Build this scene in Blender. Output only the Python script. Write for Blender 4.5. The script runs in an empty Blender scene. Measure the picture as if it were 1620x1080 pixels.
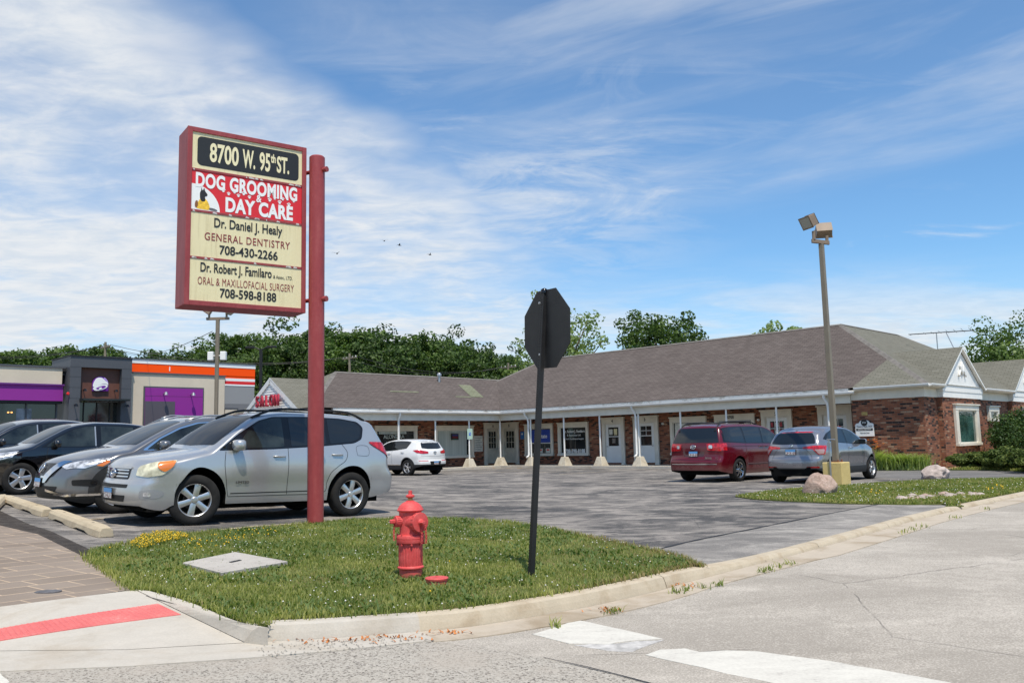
import bpy, bmesh, math, random
import numpy as np
from mathutils import Vector, Matrix, noise as mnoise
from mathutils.bvhtree import BVHTree

S = bpy.context.scene
COL = S.collection
rnd = random.Random(7)
PI = math.pi

# ------------------------------------------------------------------ camera
FPX, PITCH, ROLL, CH = 1346.09, .1193, .0229, 1.25
_c, _s = math.cos(PITCH), math.sin(PITCH)
_cr, _sr = math.cos(ROLL), math.sin(ROLL)
_U0 = Vector((0, -_s, _c)); _R0 = Vector((1, 0, 0))
CF = Vector((0, _c, _s)); CR = _R0*_cr - _U0*_sr; CU = _R0*_sr + _U0*_cr
CO = Vector((0, 0, CH))
cd = bpy.data.cameras.new('camera'); cam = bpy.data.objects.new('camera', cd); COL.objects.link(cam)
cd.sensor_width = 36; cd.lens = FPX/1620*36; cd.clip_start = .1; cd.clip_end = 3000
M = Matrix((CR, CU, -CF)).transposed().to_4x4(); M.translation = CO
cam.matrix_world = M
S.camera = cam

# ------------------------------------------------------------------ sun, sky, exposure
SUN_EL, SUN_AZ = math.radians(65), math.radians(166)     # azimuth clockwise from +Y (the sun stands behind the camera, a little right)
sd = Vector((math.sin(SUN_AZ)*math.cos(SUN_EL), math.cos(SUN_AZ)*math.cos(SUN_EL), math.sin(SUN_EL)))
sl = bpy.data.lights.new('sun', 'SUN'); so = bpy.data.objects.new('sun', sl); COL.objects.link(so)
sl.energy = 4.9; sl.angle = math.radians(.53); sl.color = (1, .925, .80)
so.rotation_euler = sd.to_track_quat('Z', 'Y').to_euler(); so.location = (0, 0, 60)
S.view_settings.view_transform = 'Standard'; S.view_settings.look = 'None'
S.view_settings.exposure = -.02; S.view_settings.gamma = 1

class NT:
    """small helper to write node trees"""
    def __init__(s, tree): s.t = tree; tree.nodes.clear()
    def n(s, typ, ins=None, **kw):
        nd = s.t.nodes.new(typ)
        for k, v in kw.items(): setattr(nd, k, v)
        if ins:
            for k, v in ins.items():
                i = nd.inputs[k]
                if isinstance(v, bpy.types.NodeSocket): s.t.links.new(v, i)
                else: i.default_value = v
        return nd
    def m(s, op, a, b=0., c=None, clamp=False):
        d = {0: a, 1: b}
        if c is not None: d[2] = c
        return s.n('ShaderNodeMath', d, operation=op, use_clamp=clamp).outputs[0]
    def ss(s, x, a, b, lo=0., hi=1.):
        return s.n('ShaderNodeMapRange', {'Value': x, 'From Min': a, 'From Max': b, 'To Min': lo, 'To Max': hi}, interpolation_type='SMOOTHSTEP').outputs[0]
    def ramp(s, fac, stops, interp='LINEAR'):
        nd = s.n('ShaderNodeValToRGB', {'Fac': fac}); cr = nd.color_ramp; cr.interpolation = interp
        while len(cr.elements) < len(stops): cr.elements.new(.5)
        for e, (p, c) in zip(cr.elements, stops): e.position = p; e.color = (*c, 1) if len(c) == 3 else c
        return nd.outputs[0]
    def noise(s, vec, scale, detail=4., rough=.55, dist=0., out=0):
        return s.n('ShaderNodeTexNoise', {'Vector': vec, 'Scale': scale, 'Detail': detail, 'Roughness': rough, 'Distortion': dist}).outputs[out]
    def mix(s, f, a, b, blend='MIX'):
        nd = s.n('ShaderNodeMix', data_type='RGBA', blend_type=blend)
        for i, v in ((0, f), (6, a), (7, b)):
            if isinstance(v, bpy.types.NodeSocket): s.t.links.new(v, nd.inputs[i])
            else: nd.inputs[i].default_value = v if i == 0 else ((*v, 1) if len(v) == 3 else v)
        return nd.outputs[2]
    def mapping(s, vec, scale=(1, 1, 1), rot=(0, 0, 0), loc=(0, 0, 0)):
        return s.n('ShaderNodeMapping', {'Vector': vec, 'Scale': scale, 'Rotation': rot, 'Location': loc}).outputs[0]

W = bpy.data.worlds.new('World'); S.world = W; W.use_nodes = True
g = NT(W.node_tree)
sky = g.n('ShaderNodeTexSky', sky_type='NISHITA', sun_disc=False, sun_elevation=SUN_EL, sun_rotation=SUN_AZ, altitude=200, air_density=1.0, dust_density=.6, ozone_density=2.2)
tc = g.n('ShaderNodeTexCoord').outputs['Generated']
sp = g.n('ShaderNodeSeparateXYZ', {0: tc}).outputs
dx, dy, dz = sp[0], sp[1], sp[2]
ay = g.m('ADD', g.m('ABSOLUTE', dy), .05)
sx = g.m('DIVIDE', dx, ay); sz = g.m('DIVIDE', dz, ay)
zz = g.m('ADD', g.m('MAXIMUM', dz, 0.), .10)
pv = g.n('ShaderNodeCombineXYZ', {0: g.m('DIVIDE', dx, zz), 1: g.m('DIVIDE', dy, zz), 2: 0.}).outputs[0]
# mottled altocumulus bank on the left
n1 = g.noise(g.mapping(pv, (1, 1.25, 1), (0, 0, .5)), 1.5, 7, .62, .4)
n1b = g.noise(g.mapping(pv, (1, 1.6, 1), (0, 0, -.5), (3, 1, 0)), 6.5, 5, .6, .5)
edge = g.m('SUBTRACT', sz, g.m('SUBTRACT', .26, g.m('MULTIPLY', sx, .62)))
edge = g.m('ADD', edge, g.m('MULTIPLY', g.m('SUBTRACT', g.noise(pv, 1.1, 4, .6), .5), .34))
m1 = g.m('MULTIPLY', g.ss(edge, .06, -.10), g.ss(sx, .14, -.04))
m1u = g.m('MULTIPLY', g.ss(sx, -.40, -.52), g.ss(edge, .42, .0))
m1 = g.m('MAXIMUM', m1, m1u)
n1c = g.noise(g.mapping(pv, (1, 1.3, 1), (0, 0, .2), (7, 2, 0)), .75, 6, .60, .3)
tex1 = g.ss(g.m('ADD', g.m('MULTIPLY', n1, .34), g.m('ADD', g.m('MULTIPLY', n1b, .15), g.m('MULTIPLY', n1c, .55))), .41, .60)
c1 = g.m('MULTIPLY', m1, g.m('ADD', .42, g.m('MULTIPLY', tex1, .54)))
# wispy veil high on the right
pr = g.mapping(pv, (.55, 1.7, 1), (0, 0, -.55))
n2 = g.noise(pr, 1.3, 8, .62, 1.2)
n2b = g.noise(g.mapping(pv, (.8, 1.2, 1), (0, 0, .9), (5, 2, 0)), 2.6, 7, .65, .8)
m2 = g.m('MULTIPLY', g.ss(g.m('SUBTRACT', sz, g.m('ADD', .205, g.m('MULTIPLY', sx, .20))), -.01, .06), g.ss(sx, -.42, -.10))
m2 = g.m('MULTIPLY', m2, g.ss(g.m('SUBTRACT', sz, g.m('SUBTRACT', .56, g.m('MULTIPLY', sx, .10))), .0, -.22, .22, 1.))
c2 = g.m('MULTIPLY', m2, g.m('ADD', g.m('MULTIPLY', g.ss(n2, .38, .68), .46), g.m('MULTIPLY', g.ss(n2b, .48, .72), .30)))
# broad faint streaks climbing to the right
sv = g.n('ShaderNodeCombineXYZ', {0: g.m('MULTIPLY', sx, 1.1), 1: g.m('MULTIPLY', g.m('SUBTRACT', sz, g.m('MULTIPLY', sx, .26)), 7.5), 2: 2.}).outputs[0]
n5 = g.noise(sv, 1.25, 6, .58, .35)
m5 = g.m('MULTIPLY', g.ss(g.m('SUBTRACT', sz, g.m('ADD', .195, g.m('MULTIPLY', sx, .22))), -.012, .035), g.ss(sx, -.25, .12))
c2 = g.m('MULTIPLY', c2, .75)
c2 = g.m('MAXIMUM', c2, g.m('MULTIPLY', m5, g.ss(n5, .42, .72, .03, .42)))
# brighter patch left of centre in the veil
bx = g.m('SUBTRACT', sx, .05); bz = g.m('SUBTRACT', sz, .27)
blob = g.ss(g.m('SQRT', g.m('ADD', g.m('POWER', bx, 2.), g.m('MULTIPLY', g.m('POWER', bz, 2.), 3.))), .26, .02)
c2 = g.m('ADD', c2, g.m('MULTIPLY', blob, g.m('MULTIPLY', g.ss(n2b, .36, .60), .38)))
# low streaky layer
st = g.n('ShaderNodeCombineXYZ', {0: g.m('MULTIPLY', sx, 2.2), 1: g.m('MULTIPLY', sz, 13.), 2: 0.}).outputs[0]
n3 = g.noise(st, 1.6, 7, .62, .5)
c3 = g.m('MULTIPLY', g.ss(sz, .215, .10), g.m('ADD', .24, g.m('MULTIPLY', g.ss(n3, .36, .60), .68)))
st2 = g.n('ShaderNodeCombineXYZ', {0: g.m('MULTIPLY', sx, 3.), 1: g.m('MULTIPLY', sz, 9.), 2: 4.}).outputs[0]
c4 = g.m('MULTIPLY', g.m('MULTIPLY', g.ss(sz, .12, .18), g.ss(sz, .30, .22)), g.m('MULTIPLY', g.ss(g.noise(st2, 1.7, 6, .6, .4), .58, .74), .55))
cov = g.m('MAXIMUM', g.m('MAXIMUM', c1, c2), g.m('MAXIMUM', c3, c4))
cov = g.m('MINIMUM', cov, .96)
cov = g.m('MULTIPLY', cov, g.ss(dy, -.25, .05, .30, 1.))          # mostly clear sky behind the camera
shade = g.ss(n1b, .3, .7)
ccol = g.mix(shade, (7.2, 7.8, 8.5), (8.6, 8.8, 9.0))
skyc = g.mix(1., sky.outputs[0], (1.10, 1.52, 1.74), 'MULTIPLY')
allc = g.mix(cov, skyc, ccol)
bg = g.n('ShaderNodeBackground', {'Color': allc, 'Strength': .10})
wo = g.n('ShaderNodeOutputWorld', {'Surface': bg.outputs[0]})

# ------------------------------------------------------------------ helpers
def sm(a, b, t):
    t = min(1., max(0., (t-a)/(b-a))); return t*t*(3-2*t)
def zg(x, y):
    t = max(0., -x-.3)
    t = min(t, 22.)
    return .037*t*t/(t+.6)*(1-sm(24, 36, y)) + .65*sm(21, 32, y)*sm(8.5, 12.5, -x)
def ray(px, py): return CF*FPX + CR*(px-810) - CU*(py-540)
def gp(px, py, off=0.):
    z = 0.; d = ray(px, py)
    for i in range(30):
        P = CO + d*((z+off-CH)/d.z); z = zg(P.x, P.y)
    return Vector((P.x, P.y, z+off))
def at(px, py, Y):
    d = ray(px, py); return CO + d*(Y/d.y)
A = .7838; KB = CH/1.35
D = Vector((math.sin(A), -math.cos(A), 0)); N = Vector((math.cos(A), math.sin(A), 0)); Z = Vector((0, 0, 1))
B0 = Vector((-.8047*KB, 49.4502*KB, 0))
def bl(u, v, z=0.): return B0 + D*u + N*v + Z*z

class MB:
    """collects faces; build() links them as ONE mesh object"""
    def __init__(s): s.v = []; s.f = []; s.mi = []; s.uv = {}
    def add(s, vs, fs, mi=0):
        o = len(s.v); s.v += [tuple(v) for v in vs]
        for f in fs: s.f.append([o+i for i in f]); s.mi.append(mi)
    def obox(s, o, a, b, c, mi=0):
        """box from corner o with edge vectors a, b, c"""
        o, a, b, c = map(Vector, (o, a, b, c))
        vs = [o, o+a, o+a+b, o+b, o+c, o+a+c, o+a+b+c, o+b+c]
        fs = [(0, 3, 2, 1), (4, 5, 6, 7), (0, 1, 5, 4), (1, 2, 6, 5), (2, 3, 7, 6), (3, 0, 4, 7)]
        if a.cross(b).dot(c) < 0: fs = [f[::-1] for f in fs]
        s.add(vs, fs, mi)
    def box(s, lo, hi, mi=0):
        lo, hi = Vector(lo), Vector(hi); d = hi-lo
        s.obox(lo, (d.x, 0, 0), (0, d.y, 0), (0, 0, d.z), mi)
    def quad(s, a, b, c, d, mi=0): s.add([a, b, c, d], [(0, 1, 2, 3)], mi)
    def poly(s, pts, mi=0): s.add(pts, [tuple(range(len(pts)))], mi)
    def tube(s, pts, r, n=10, mi=0, cap=True):
        pts = [Vector(p) for p in pts]; rs = r if isinstance(r, (list, tuple)) else [r]*len(pts)
        rings = []; up = None
        for i, p in enumerate(pts):
            t = (pts[min(i+1, len(pts)-1)]-pts[max(i-1, 0)]).normalized()
            if up is None:
                up = Vector((0, 0, 1)) if abs(t.z) < .9 else Vector((1, 0, 0))
            a = t.cross(up).normalized(); b = a.cross(t).normalized(); up = b
            rings.append([p + (a*math.cos(2*PI*k/n) + b*math.sin(2*PI*k/n))*rs[i] for k in range(n)])
        vs = [q for R_ in rings for q in R_]; fs = []
        for i in range(len(pts)-1):
            for k in range(n):
                k2 = (k+1) % n
                fs.append((i*n+k, i*n+k2, (i+1)*n+k2, (i+1)*n+k))
        if cap: fs.append(tuple(range(n))[::-1]); fs.append(tuple((len(pts)-1)*n+k for k in range(n)))
        s.add(vs, fs, mi)
    def lathe(s, prof, n=24, o=(0, 0, 0), ax=(0, 0, 1), mi=0, rib=0, ribn=0):
        """prof: (r, h) list revolved round axis ax through o"""
        o = Vector(o); ax = Vector(ax).normalized()
        a = ax.cross(Vector((0, 0, 1)) if abs(ax.z) < .9 else Vector((1, 0, 0))).normalized(); b = ax.cross(a)
        vs = []
        for r, h_ in prof:
            for k in range(n):
                th = 2*PI*k/n
                vs.append(o + ax*h_ + (a*math.cos(th)+b*math.sin(th))*r)
        fs = []
        for i in range(len(prof)-1):
            for k in range(n):
                k2 = (k+1) % n
                fs.append((i*n+k, i*n+k2, (i+1)*n+k2, (i+1)*n+k))
        fs.append(tuple(range(n))[::-1]); fs.append(tuple((len(prof)-1)*n+k for k in range(n)))
        s.add(vs, fs, mi)
    def build(s, name, mats, parent=None, smooth=False, uv=None, bevel=0, angle=None):
        me = bpy.data.meshes.new(name); me.from_pydata(s.v, [], s.f)
        if not isinstance(mats, (list, tuple)): mats = [mats]
        for m_ in mats: me.materials.append(m_)
        if len(mats) > 1: me.polygons.foreach_set('material_index', s.mi)
        if smooth: me.polygons.foreach_set('use_smooth', [True]*len(me.polygons))
        if uv == 'box': box_uv(me)
        me.update()
        o = bpy.data.objects.new(name, me); COL.objects.link(o)
        if parent is not None: o.parent = parent
        if bevel:
            md = o.modifiers.new('bevel', 'BEVEL'); md.width = bevel; md.segments = 2; md.limit_method = 'ANGLE'; md.angle_limit = .6
        if smooth and angle:
            me.set_sharp_from_angle(angle=angle)
        return o
def box_uv(me):
    uvl = me.uv_layers.new(name='UVMap')
    for p in me.polygons:
        n_ = p.normal
        if abs(n_.z) > .95: t = Vector((1, 0, 0)); b = Vector((0, 1, 0))
        else:
            t = Vector((-n_.y, n_.x, 0)).normalized(); b = n_.cross(t)
            if b.z < 0: b = -b
        for li in p.loop_indices:
            co = me.vertices[me.loops[li].vertex_index].co
            uvl.data[li].uv = (co.dot(t), co.dot(b) if abs(n_.z) > .95 or abs(n_.z) > .1 else co.z)
def tag(o, label=None, cat=None, group=None, kind=None):
    if label: o['label'] = label
    if cat: o['category'] = cat
    if group: o['group'] = group
    if kind: o['kind'] = kind
    return o
def empty(name, loc, label=None, cat=None, group=None, rz=0.):
    o = bpy.data.objects.new(name, None); COL.objects.link(o); o.location = loc; o.rotation_euler[2] = rz
    o.empty_display_size = .3
    return tag(o, label, cat, group)
def kids(o): return [c for c in bpy.data.objects if c.parent == o]
def copy_tree(o, parent=None):
    c = o.copy(); COL.objects.link(c); c.parent = parent
    for ch in kids(o): copy_tree(ch, c)
    return c

def text(s, size, name, mat, parent, origin, xd, up, align='CENTER', ext=.002, bold=0., xs=1., space=1., fit=None):
    cu = bpy.data.curves.new(name, 'FONT'); cu.body = s; cu.size = size; cu.align_x = align; cu.align_y = 'CENTER'
    cu.extrude = ext; cu.offset = bold; cu.resolution_u = 4; cu.space_character = space
    t = bpy.data.objects.new(name, cu); COL.objects.link(t)
    dg = bpy.context.evaluated_depsgraph_get(); dg.update()
    me = bpy.data.meshes.new_from_object(t.evaluated_get(dg)); bpy.data.objects.remove(t)
    xd = Vector(xd).normalized(); up = Vector(up).normalized(); n_ = xd.cross(up)
    mt = Matrix((xd, up, n_)).transposed().to_4x4(); mt.translation = Vector(origin)
    if fit:
        vx = [v.co.x for v in me.vertices]; vy = [v.co.y for v in me.vertices]; cx = (min(vx)+max(vx))/2; cy = (min(vy)+max(vy))/2
        xs = fit/(max(vx)-min(vx)); me.transform(Matrix.Translation((-cx, -cy, 0)))
    me.transform(mt @ Matrix.Diagonal((xs, 1, 1, 1)))
    me.materials.clear(); me.materials.append(mat); me.name = name
    o = bpy.data.objects.new(name, me); COL.objects.link(o)
    if parent is not None: o.parent = parent
    return o

def sheet(poly, off, cell, name, mat, kind='structure', flat=None, zf=None, skirt=.02):
    """ground sheet: 2-D polygon cut into cells and draped over the terrain"""
    bm = bmesh.new()
    bm.faces.new([bm.verts.new((p[0], p[1], 0)) for p in poly])
    xs_ = [p[0] for p in poly]; ys_ = [p[1] for p in poly]
    for ax, lo, hi in ((0, min(xs_), max(xs_)), (1, min(ys_), max(ys_))):
        k = math.floor(lo/cell)*cell+cell
        while k < hi:
            co = [0, 0, 0]; no = [0, 0, 0]; co[ax] = k; no[ax] = 1
            bmesh.ops.bisect_plane(bm, geom=bm.verts[:]+bm.edges[:]+bm.faces[:], plane_co=co, plane_no=no); k += cell
    bmesh.ops.triangulate(bm, faces=[f for f in bm.faces if len(f.verts) > 4])
    bmesh.ops.recalc_face_normals(bm, faces=bm.faces[:])
    if sum(f.normal.z for f in bm.faces) < 0: bmesh.ops.reverse_faces(bm, faces=bm.faces[:])
    for v in bm.verts: v.co.z = zg(v.co.x, v.co.y) + off + (zf(v.co.x, v.co.y) if zf else 0)
    be = [e_ for e_ in bm.edges if len(e_.link_faces) == 1]
    ex_ = bmesh.ops.extrude_edge_only(bm, edges=be)['geom']
    for v in ex_:
        if isinstance(v, bmesh.types.BMVert): v.co.z -= skirt
    for f in ex_:
        if isinstance(f, bmesh.types.BMFace): f.smooth = False
    top_ = set(f for f in bm.faces if f not in set(ex_))
    for f in top_: f.smooth = True
    me = bpy.data.meshes.new(name); bm.to_mesh(me); bm.free(); me.materials.append(mat)
    me.set_sharp_from_angle(angle=.8)
    o = bpy.data.objects.new(name, me); COL.objects.link(o)
    if kind: o['kind'] = kind
    return o
def inpoly(x, y, poly):
    c = False; n_ = len(poly); j = n_-1
    for i in range(n_):
        xi, yi = poly[i][0], poly[i][1]; xj, yj = poly[j][0], poly[j][1]
        if (yi > y) != (yj > y) and x < (xj-xi)*(y-yi)/(yj-yi)+xi: c = not c
        j = i
    return c
def smooth_line(pts, k=6):
    """Catmull-Rom through 2-D/3-D points"""
    pts = [Vector(p) for p in pts]; out = []
    for i in range(len(pts)-1):
        p0, p1, p2, p3 = pts[max(i-1, 0)], pts[i], pts[i+1], pts[min(i+2, len(pts)-1)]
        for j in range(k):
            t = j/k
            out.append(.5*((2*p1)+(p2-p0)*t+(2*p0-5*p1+4*p2-p3)*t*t+(3*p1-p0-3*p2+p3)*t**3))
    out.append(pts[-1]); return out

# ------------------------------------------------------------------ materials
MATS = {}
def mat(name, base=(.5, .5, .5), rough=.6, metal=0., coat=0., spec=.5, bump=None, var=None, fn=None, emit=None, trans=0., bumpd=.01):
    """principled material with an optional noise variation and bump; fn(g, bsdf) may rewire"""
    if name in MATS: return MATS[name]
    m = bpy.data.materials.new(name); m.use_nodes = True; g = NT(m.node_tree); MATS[name] = m
    b = g.n('ShaderNodeBsdfPrincipled', {'Base Color': (*base, 1), 'Roughness': rough, 'Metallic': metal, 'Coat Weight': coat, 'Specular IOR Level': spec})
    b.inputs['Coat Roughness'].default_value = .04
    co = g.n('ShaderNodeTexCoord').outputs['Object']
    if var:
        sc, amt = var
        nz = g.noise(co, sc, 5, .6)
        f = g.n('ShaderNodeMapRange', {'Value': nz, 'From Min': .3, 'From Max': .7, 'To Min': 1-amt, 'To Max': 1+amt}).outputs[0]
        cc = g.n('ShaderNodeCombineColor', {0: f, 1: f, 2: f}).outputs[0]
        g.t.links.new(g.mix(1., base, cc, 'MULTIPLY'), b.inputs['Base Color'])
    if bump:
        bn = g.n('ShaderNodeBump', {'Strength': .6, 'Distance': bumpd, 'Height': g.noise(co, bump, 4, .6)})
        g.t.links.new(bn.outputs[0], b.inputs['Normal'])
    if emit:
        b.inputs['Emission Color'].default_value = (*emit[0], 1); b.inputs['Emission Strength'].default_value = emit[1]
    if fn: fn(g, b, co)
    g.n('ShaderNodeOutputMaterial', {'Surface': b.outputs[0]})
    return m
def link(g, a, b): g.t.links.new(a, b)

def f_asphalt(dark, light, streak, agg, grain=1.7, track=0.):
    def fn(g, b, co):
        big = g.noise(co, .35, 6, .6, .6)
        st = g.noise(g.mapping(co, (.8, 1.0, 1), (0, 0, .8)), 1.1, 9, .70, .8)
        st2 = g.noise(g.mapping(co, (.5, 1.0, 1), (0, 0, .78), (9, 3, 0)), 2.3, 9, .72, 1.0)
        fine = g.noise(co, agg, 3, .7); mid = g.noise(co, 9, 5, .65)
        f = g.m('ADD', g.m('MULTIPLY', g.ss(st, .43, .60), .50*streak), g.m('MULTIPLY', g.ss(st2, .50, .60), .50*streak))
        f = g.m('ADD', f, g.m('MULTIPLY', g.ss(big, .35, .65), .35))
        f = g.m('ADD', f, g.m('MULTIPLY', g.m('SUBTRACT', mid, .5), .5))
        f = g.m('ADD', f, g.m('MULTIPLY', g.m('SUBTRACT', fine, .5), grain), clamp=True)
        if track: f = g.m('ADD', f, g.m('MULTIPLY', g.m('SUBTRACT', g.noise(g.mapping(co, (.06, .8, 1), (0, 0, -.86)), 1.2, 5, .6, .3), .5), track), clamp=True)
        c = g.mix(f, dark, light)
        oil = g.m('MULTIPLY', g.ss(g.noise(co, 1.15, 4, .55, .3), .69, .76), .45)
        c = g.mix(oil, c, (.05, .047, .045))
        # cracks
        vw = g.mix(.09, co, g.noise(co, 1.6, 5, .65, out=1))
        vo = g.n('ShaderNodeTexVoronoi', {'Vector': vw, 'Scale': .33}, feature='DISTANCE_TO_EDGE').outputs[0]
        gate = g.ss(g.noise(co, .9, 4, .6), .46, .60)
        cr = g.m('MULTIPLY', g.ss(vo, .0028, .0008), gate)
        c = g.mix(g.m('MULTIPLY', cr, .45), c, (.04, .037, .035))
        link(g, c, b.inputs['Base Color'])
        bn = g.n('ShaderNodeBump', {'Strength': .7, 'Distance': .006, 'Height': g.m('SUBTRACT', g.noise(co, agg*.8, 3, .7), cr)})
        link(g, bn.outputs[0], b.inputs['Normal'])
    return fn
M_lot = mat('lot asphalt', rough=.9, spec=.25, fn=f_asphalt((.052, .051, .052), (.295, .265, .235), 1.0, 60))
M_drive = mat('apron asphalt', rough=.9, spec=.25, fn=f_asphalt((.15, .14, .13), (.37, .34, .305), .7, 60))
M_road = mat('road asphalt', rough=.9, spec=.25, fn=f_asphalt((.29, .258, .218), (.54, .488, .42), .34, 75, 3.6, .9))
M_lane = mat('lane asphalt', rough=.9, spec=.25, fn=f_asphalt((.12, .115, .11), (.24, .225, .21), .6, 60))
def f_coarse(g, b, co):
    vo = g.n('ShaderNodeTexVoronoi', {'Vector': co, 'Scale': 85.}).outputs[1]
    sp_ = g.n('ShaderNodeSeparateColor', {0: vo}).outputs[0]
    n_ = g.noise(co, 120, 3, .6)
    big = g.noise(co, 1.2, 5, .6)
    f = g.m('ADD', g.m('MULTIPLY', sp_, .8), g.m('MULTIPLY', g.m('SUBTRACT', n_, .5), .8))
    c = g.ramp(f, [(.03, (.12, .105, .09)), (.20, (.37, .335, .285)), (.8, (.48, .44, .38)), (1., (.60, .55, .48))])
    c = g.mix(g.m('MULTIPLY', g.ss(big, .45, .75), .7), c, (.42, .365, .305))
    link(g, c, b.inputs['Base Color'])
    link(g, g.n('ShaderNodeBump', {'Strength': .8, 'Distance': .008, 'Height': f}).outputs[0], b.inputs['Normal'])
M_coarse = mat('coarse asphalt', rough=.9, spec=.2, fn=f_coarse)
def f_conc(base, stain, amt=.5, sc=1.5):
    def fn(g, b, co):
        n1 = g.noise(co, sc, 6, .65, .5); n2 = g.noise(co, 60, 3, .7); n3 = g.noise(co, 6, 5, .6)
        c = g.mix(g.m('MULTIPLY', g.ss(n1, .45, .7), amt), base, stain)
        k = g.m('ADD', .72, g.m('ADD', g.m('MULTIPLY', n2, .3), g.m('MULTIPLY', n3, .26)))
        c = g.mix(1., c, g.n('ShaderNodeCombineColor', {0: k, 1: k, 2: k}).outputs[0], 'MULTIPLY')
        link(g, c, b.inputs['Base Color'])
        link(g, g.n('ShaderNodeBump', {'Strength': .5, 'Distance': .004, 'Height': g.m('ADD', n2, g.m('MULTIPLY', n3, .6))}).outputs[0], b.inputs['Normal'])
    return fn
M_conc_new = mat('pale concrete', rough=.85, spec=.3, fn=f_conc((.475, .435, .375), (.38, .325, .255), .7))
M_conc_old = mat('tan concrete', rough=.9, spec=.2, fn=f_conc((.47, .40, .30), (.35, .27, .18), .8, 2.5))
M_gutter = mat('stained gutter concrete', rough=.9, spec=.2, fn=f_conc((.45, .385, .305), (.30, .235, .16), .9, 1.2))
M_conc_grey = mat('grey concrete', rough=.9, spec=.2, fn=f_conc((.43, .40, .36), (.33, .30, .27), .8, 3))
M_stopc = mat('wheel stop concrete', rough=.9, spec=.2, fn=f_conc((.48, .40, .28), (.36, .29, .2), .8, 3))
M_block = mat('post base concrete', rough=.9, spec=.2, fn=f_conc((.52, .47, .38), (.34, .28, .2), .8, 2.5))
def f_redtile(g, b, co):
    n1 = g.noise(co, 3, 5, .6); n2 = g.noise(co, 40, 3, .6)
    c = g.ramp(g.m('ADD', g.m('MULTIPLY', n1, .6), g.m('MULTIPLY', n2, .4)), [(.3, (.52, .10, .10)), (.55, (.62, .16, .145)), (.75, (.66, .30, .27))])
    link(g, c, b.inputs['Base Color'])
M_redtile = mat('red tactile paving', rough=.8, fn=f_redtile)
def f_white(g, b, co):
    n1 = g.noise(g.mapping(co, (1, 3, 1), (0, 0, .6)), 3, 6, .65); n2 = g.noise(co, 45, 4, .7)
    f = g.m('ADD', g.m('MULTIPLY', n1, .55), g.m('MULTIPLY', n2, .5))
    c = g.ramp(f, [(.34, (.40, .37, .33)), (.46, (.54, .51, .45)), (.62, (.62, .59, .52))])
    link(g, c, b.inputs['Base Color'])
M_mark = mat('worn white road paint', rough=.8, fn=f_white)
M_markb = mat('faded white road paint', rough=.85, base=(.43, .41, .385), var=(14, .35))
M_ystripe = mat('faded lot stripe paint', rough=.85, base=(.46, .37, .25), var=(9, .5))
M_orstripe = mat('orange stripe paint', rough=.85, base=(.55, .30, .08), var=(9, .4))
def f_pavers(g, b, co):
    r = g.mapping(co, (1, 1, 1), (0, 0, -.95))
    br = g.n('ShaderNodeTexBrick', {'Vector': r, 'Color1': (.0, 0, 0, 1), 'Color2': (1, 1, 1, 1), 'Mortar': (.5, .5, .5, 1), 'Scale': 1., 'Mortar Size': .009, 'Brick Width': .62, 'Row Height': .31, 'Mortar Smooth': .2})
    br.offset = .35; br.squash = .55; br.squash_frequency = 2
    n1 = g.noise(co, 2, 5, .6); n2 = g.noise(co, 70, 3, .6)
    f = g.m('ADD', g.m('MULTIPLY', g.n('ShaderNodeSeparateColor', {0: br.outputs[0]}).outputs[0], .25), g.m('ADD', g.m('MULTIPLY', n1, .5), g.m('MULTIPLY', n2, .3)))
    c = g.ramp(f, [(.2, (.175, .138, .108)), (.8, (.30, .243, .195))])
    c = g.mix(g.m('MULTIPLY', br.outputs[1], g.ss(g.noise(co, 1.3, 3, .5), .3, .6, .45, 1.)), c, (.52, .39, .27))
    link(g, c, b.inputs['Base Color'])
    link(g, g.n('ShaderNodeBump', {'Strength': .5, 'Distance': .006, 'Height': g.m('SUBTRACT', n2, br.outputs[1])}).outputs[0], b.inputs['Normal'])
M_pavers = mat('brown stamped pavers', rough=.85, spec=.25, fn=f_pavers)
def f_soil(g, b, co):
    n1 = g.noise(co, 1.4, 6, .65); n2 = g.noise(co, 30, 4, .7)
    f = g.m('ADD', g.m('MULTIPLY', n1, .6), g.m('MULTIPLY', n2, .4))
    c = g.ramp(f, [(.3, (.055, .075, .02)), (.5, (.10, .12, .035)), (.68, (.20, .17, .075)), (.8, (.30, .24, .14))])
    link(g, c, b.inputs['Base Color'])
M_turf = mat('turf thatch', rough=.95, spec=.1, fn=f_soil)
def f_field(g, b, co):
    n1 = g.noise(co, .3, 6, .65)
    link(g, g.ramp(n1, [(.3, (.05, .08, .02)), (.7, (.13, .13, .05))]), b.inputs['Base Color'])
M_field = mat('far grass', rough=.95, spec=.1, fn=f_field)
M_straw = mat('straw mulch', base=(.42, .31, .17), rough=.95, spec=.1, var=(8, .5), bump=25)
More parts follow.
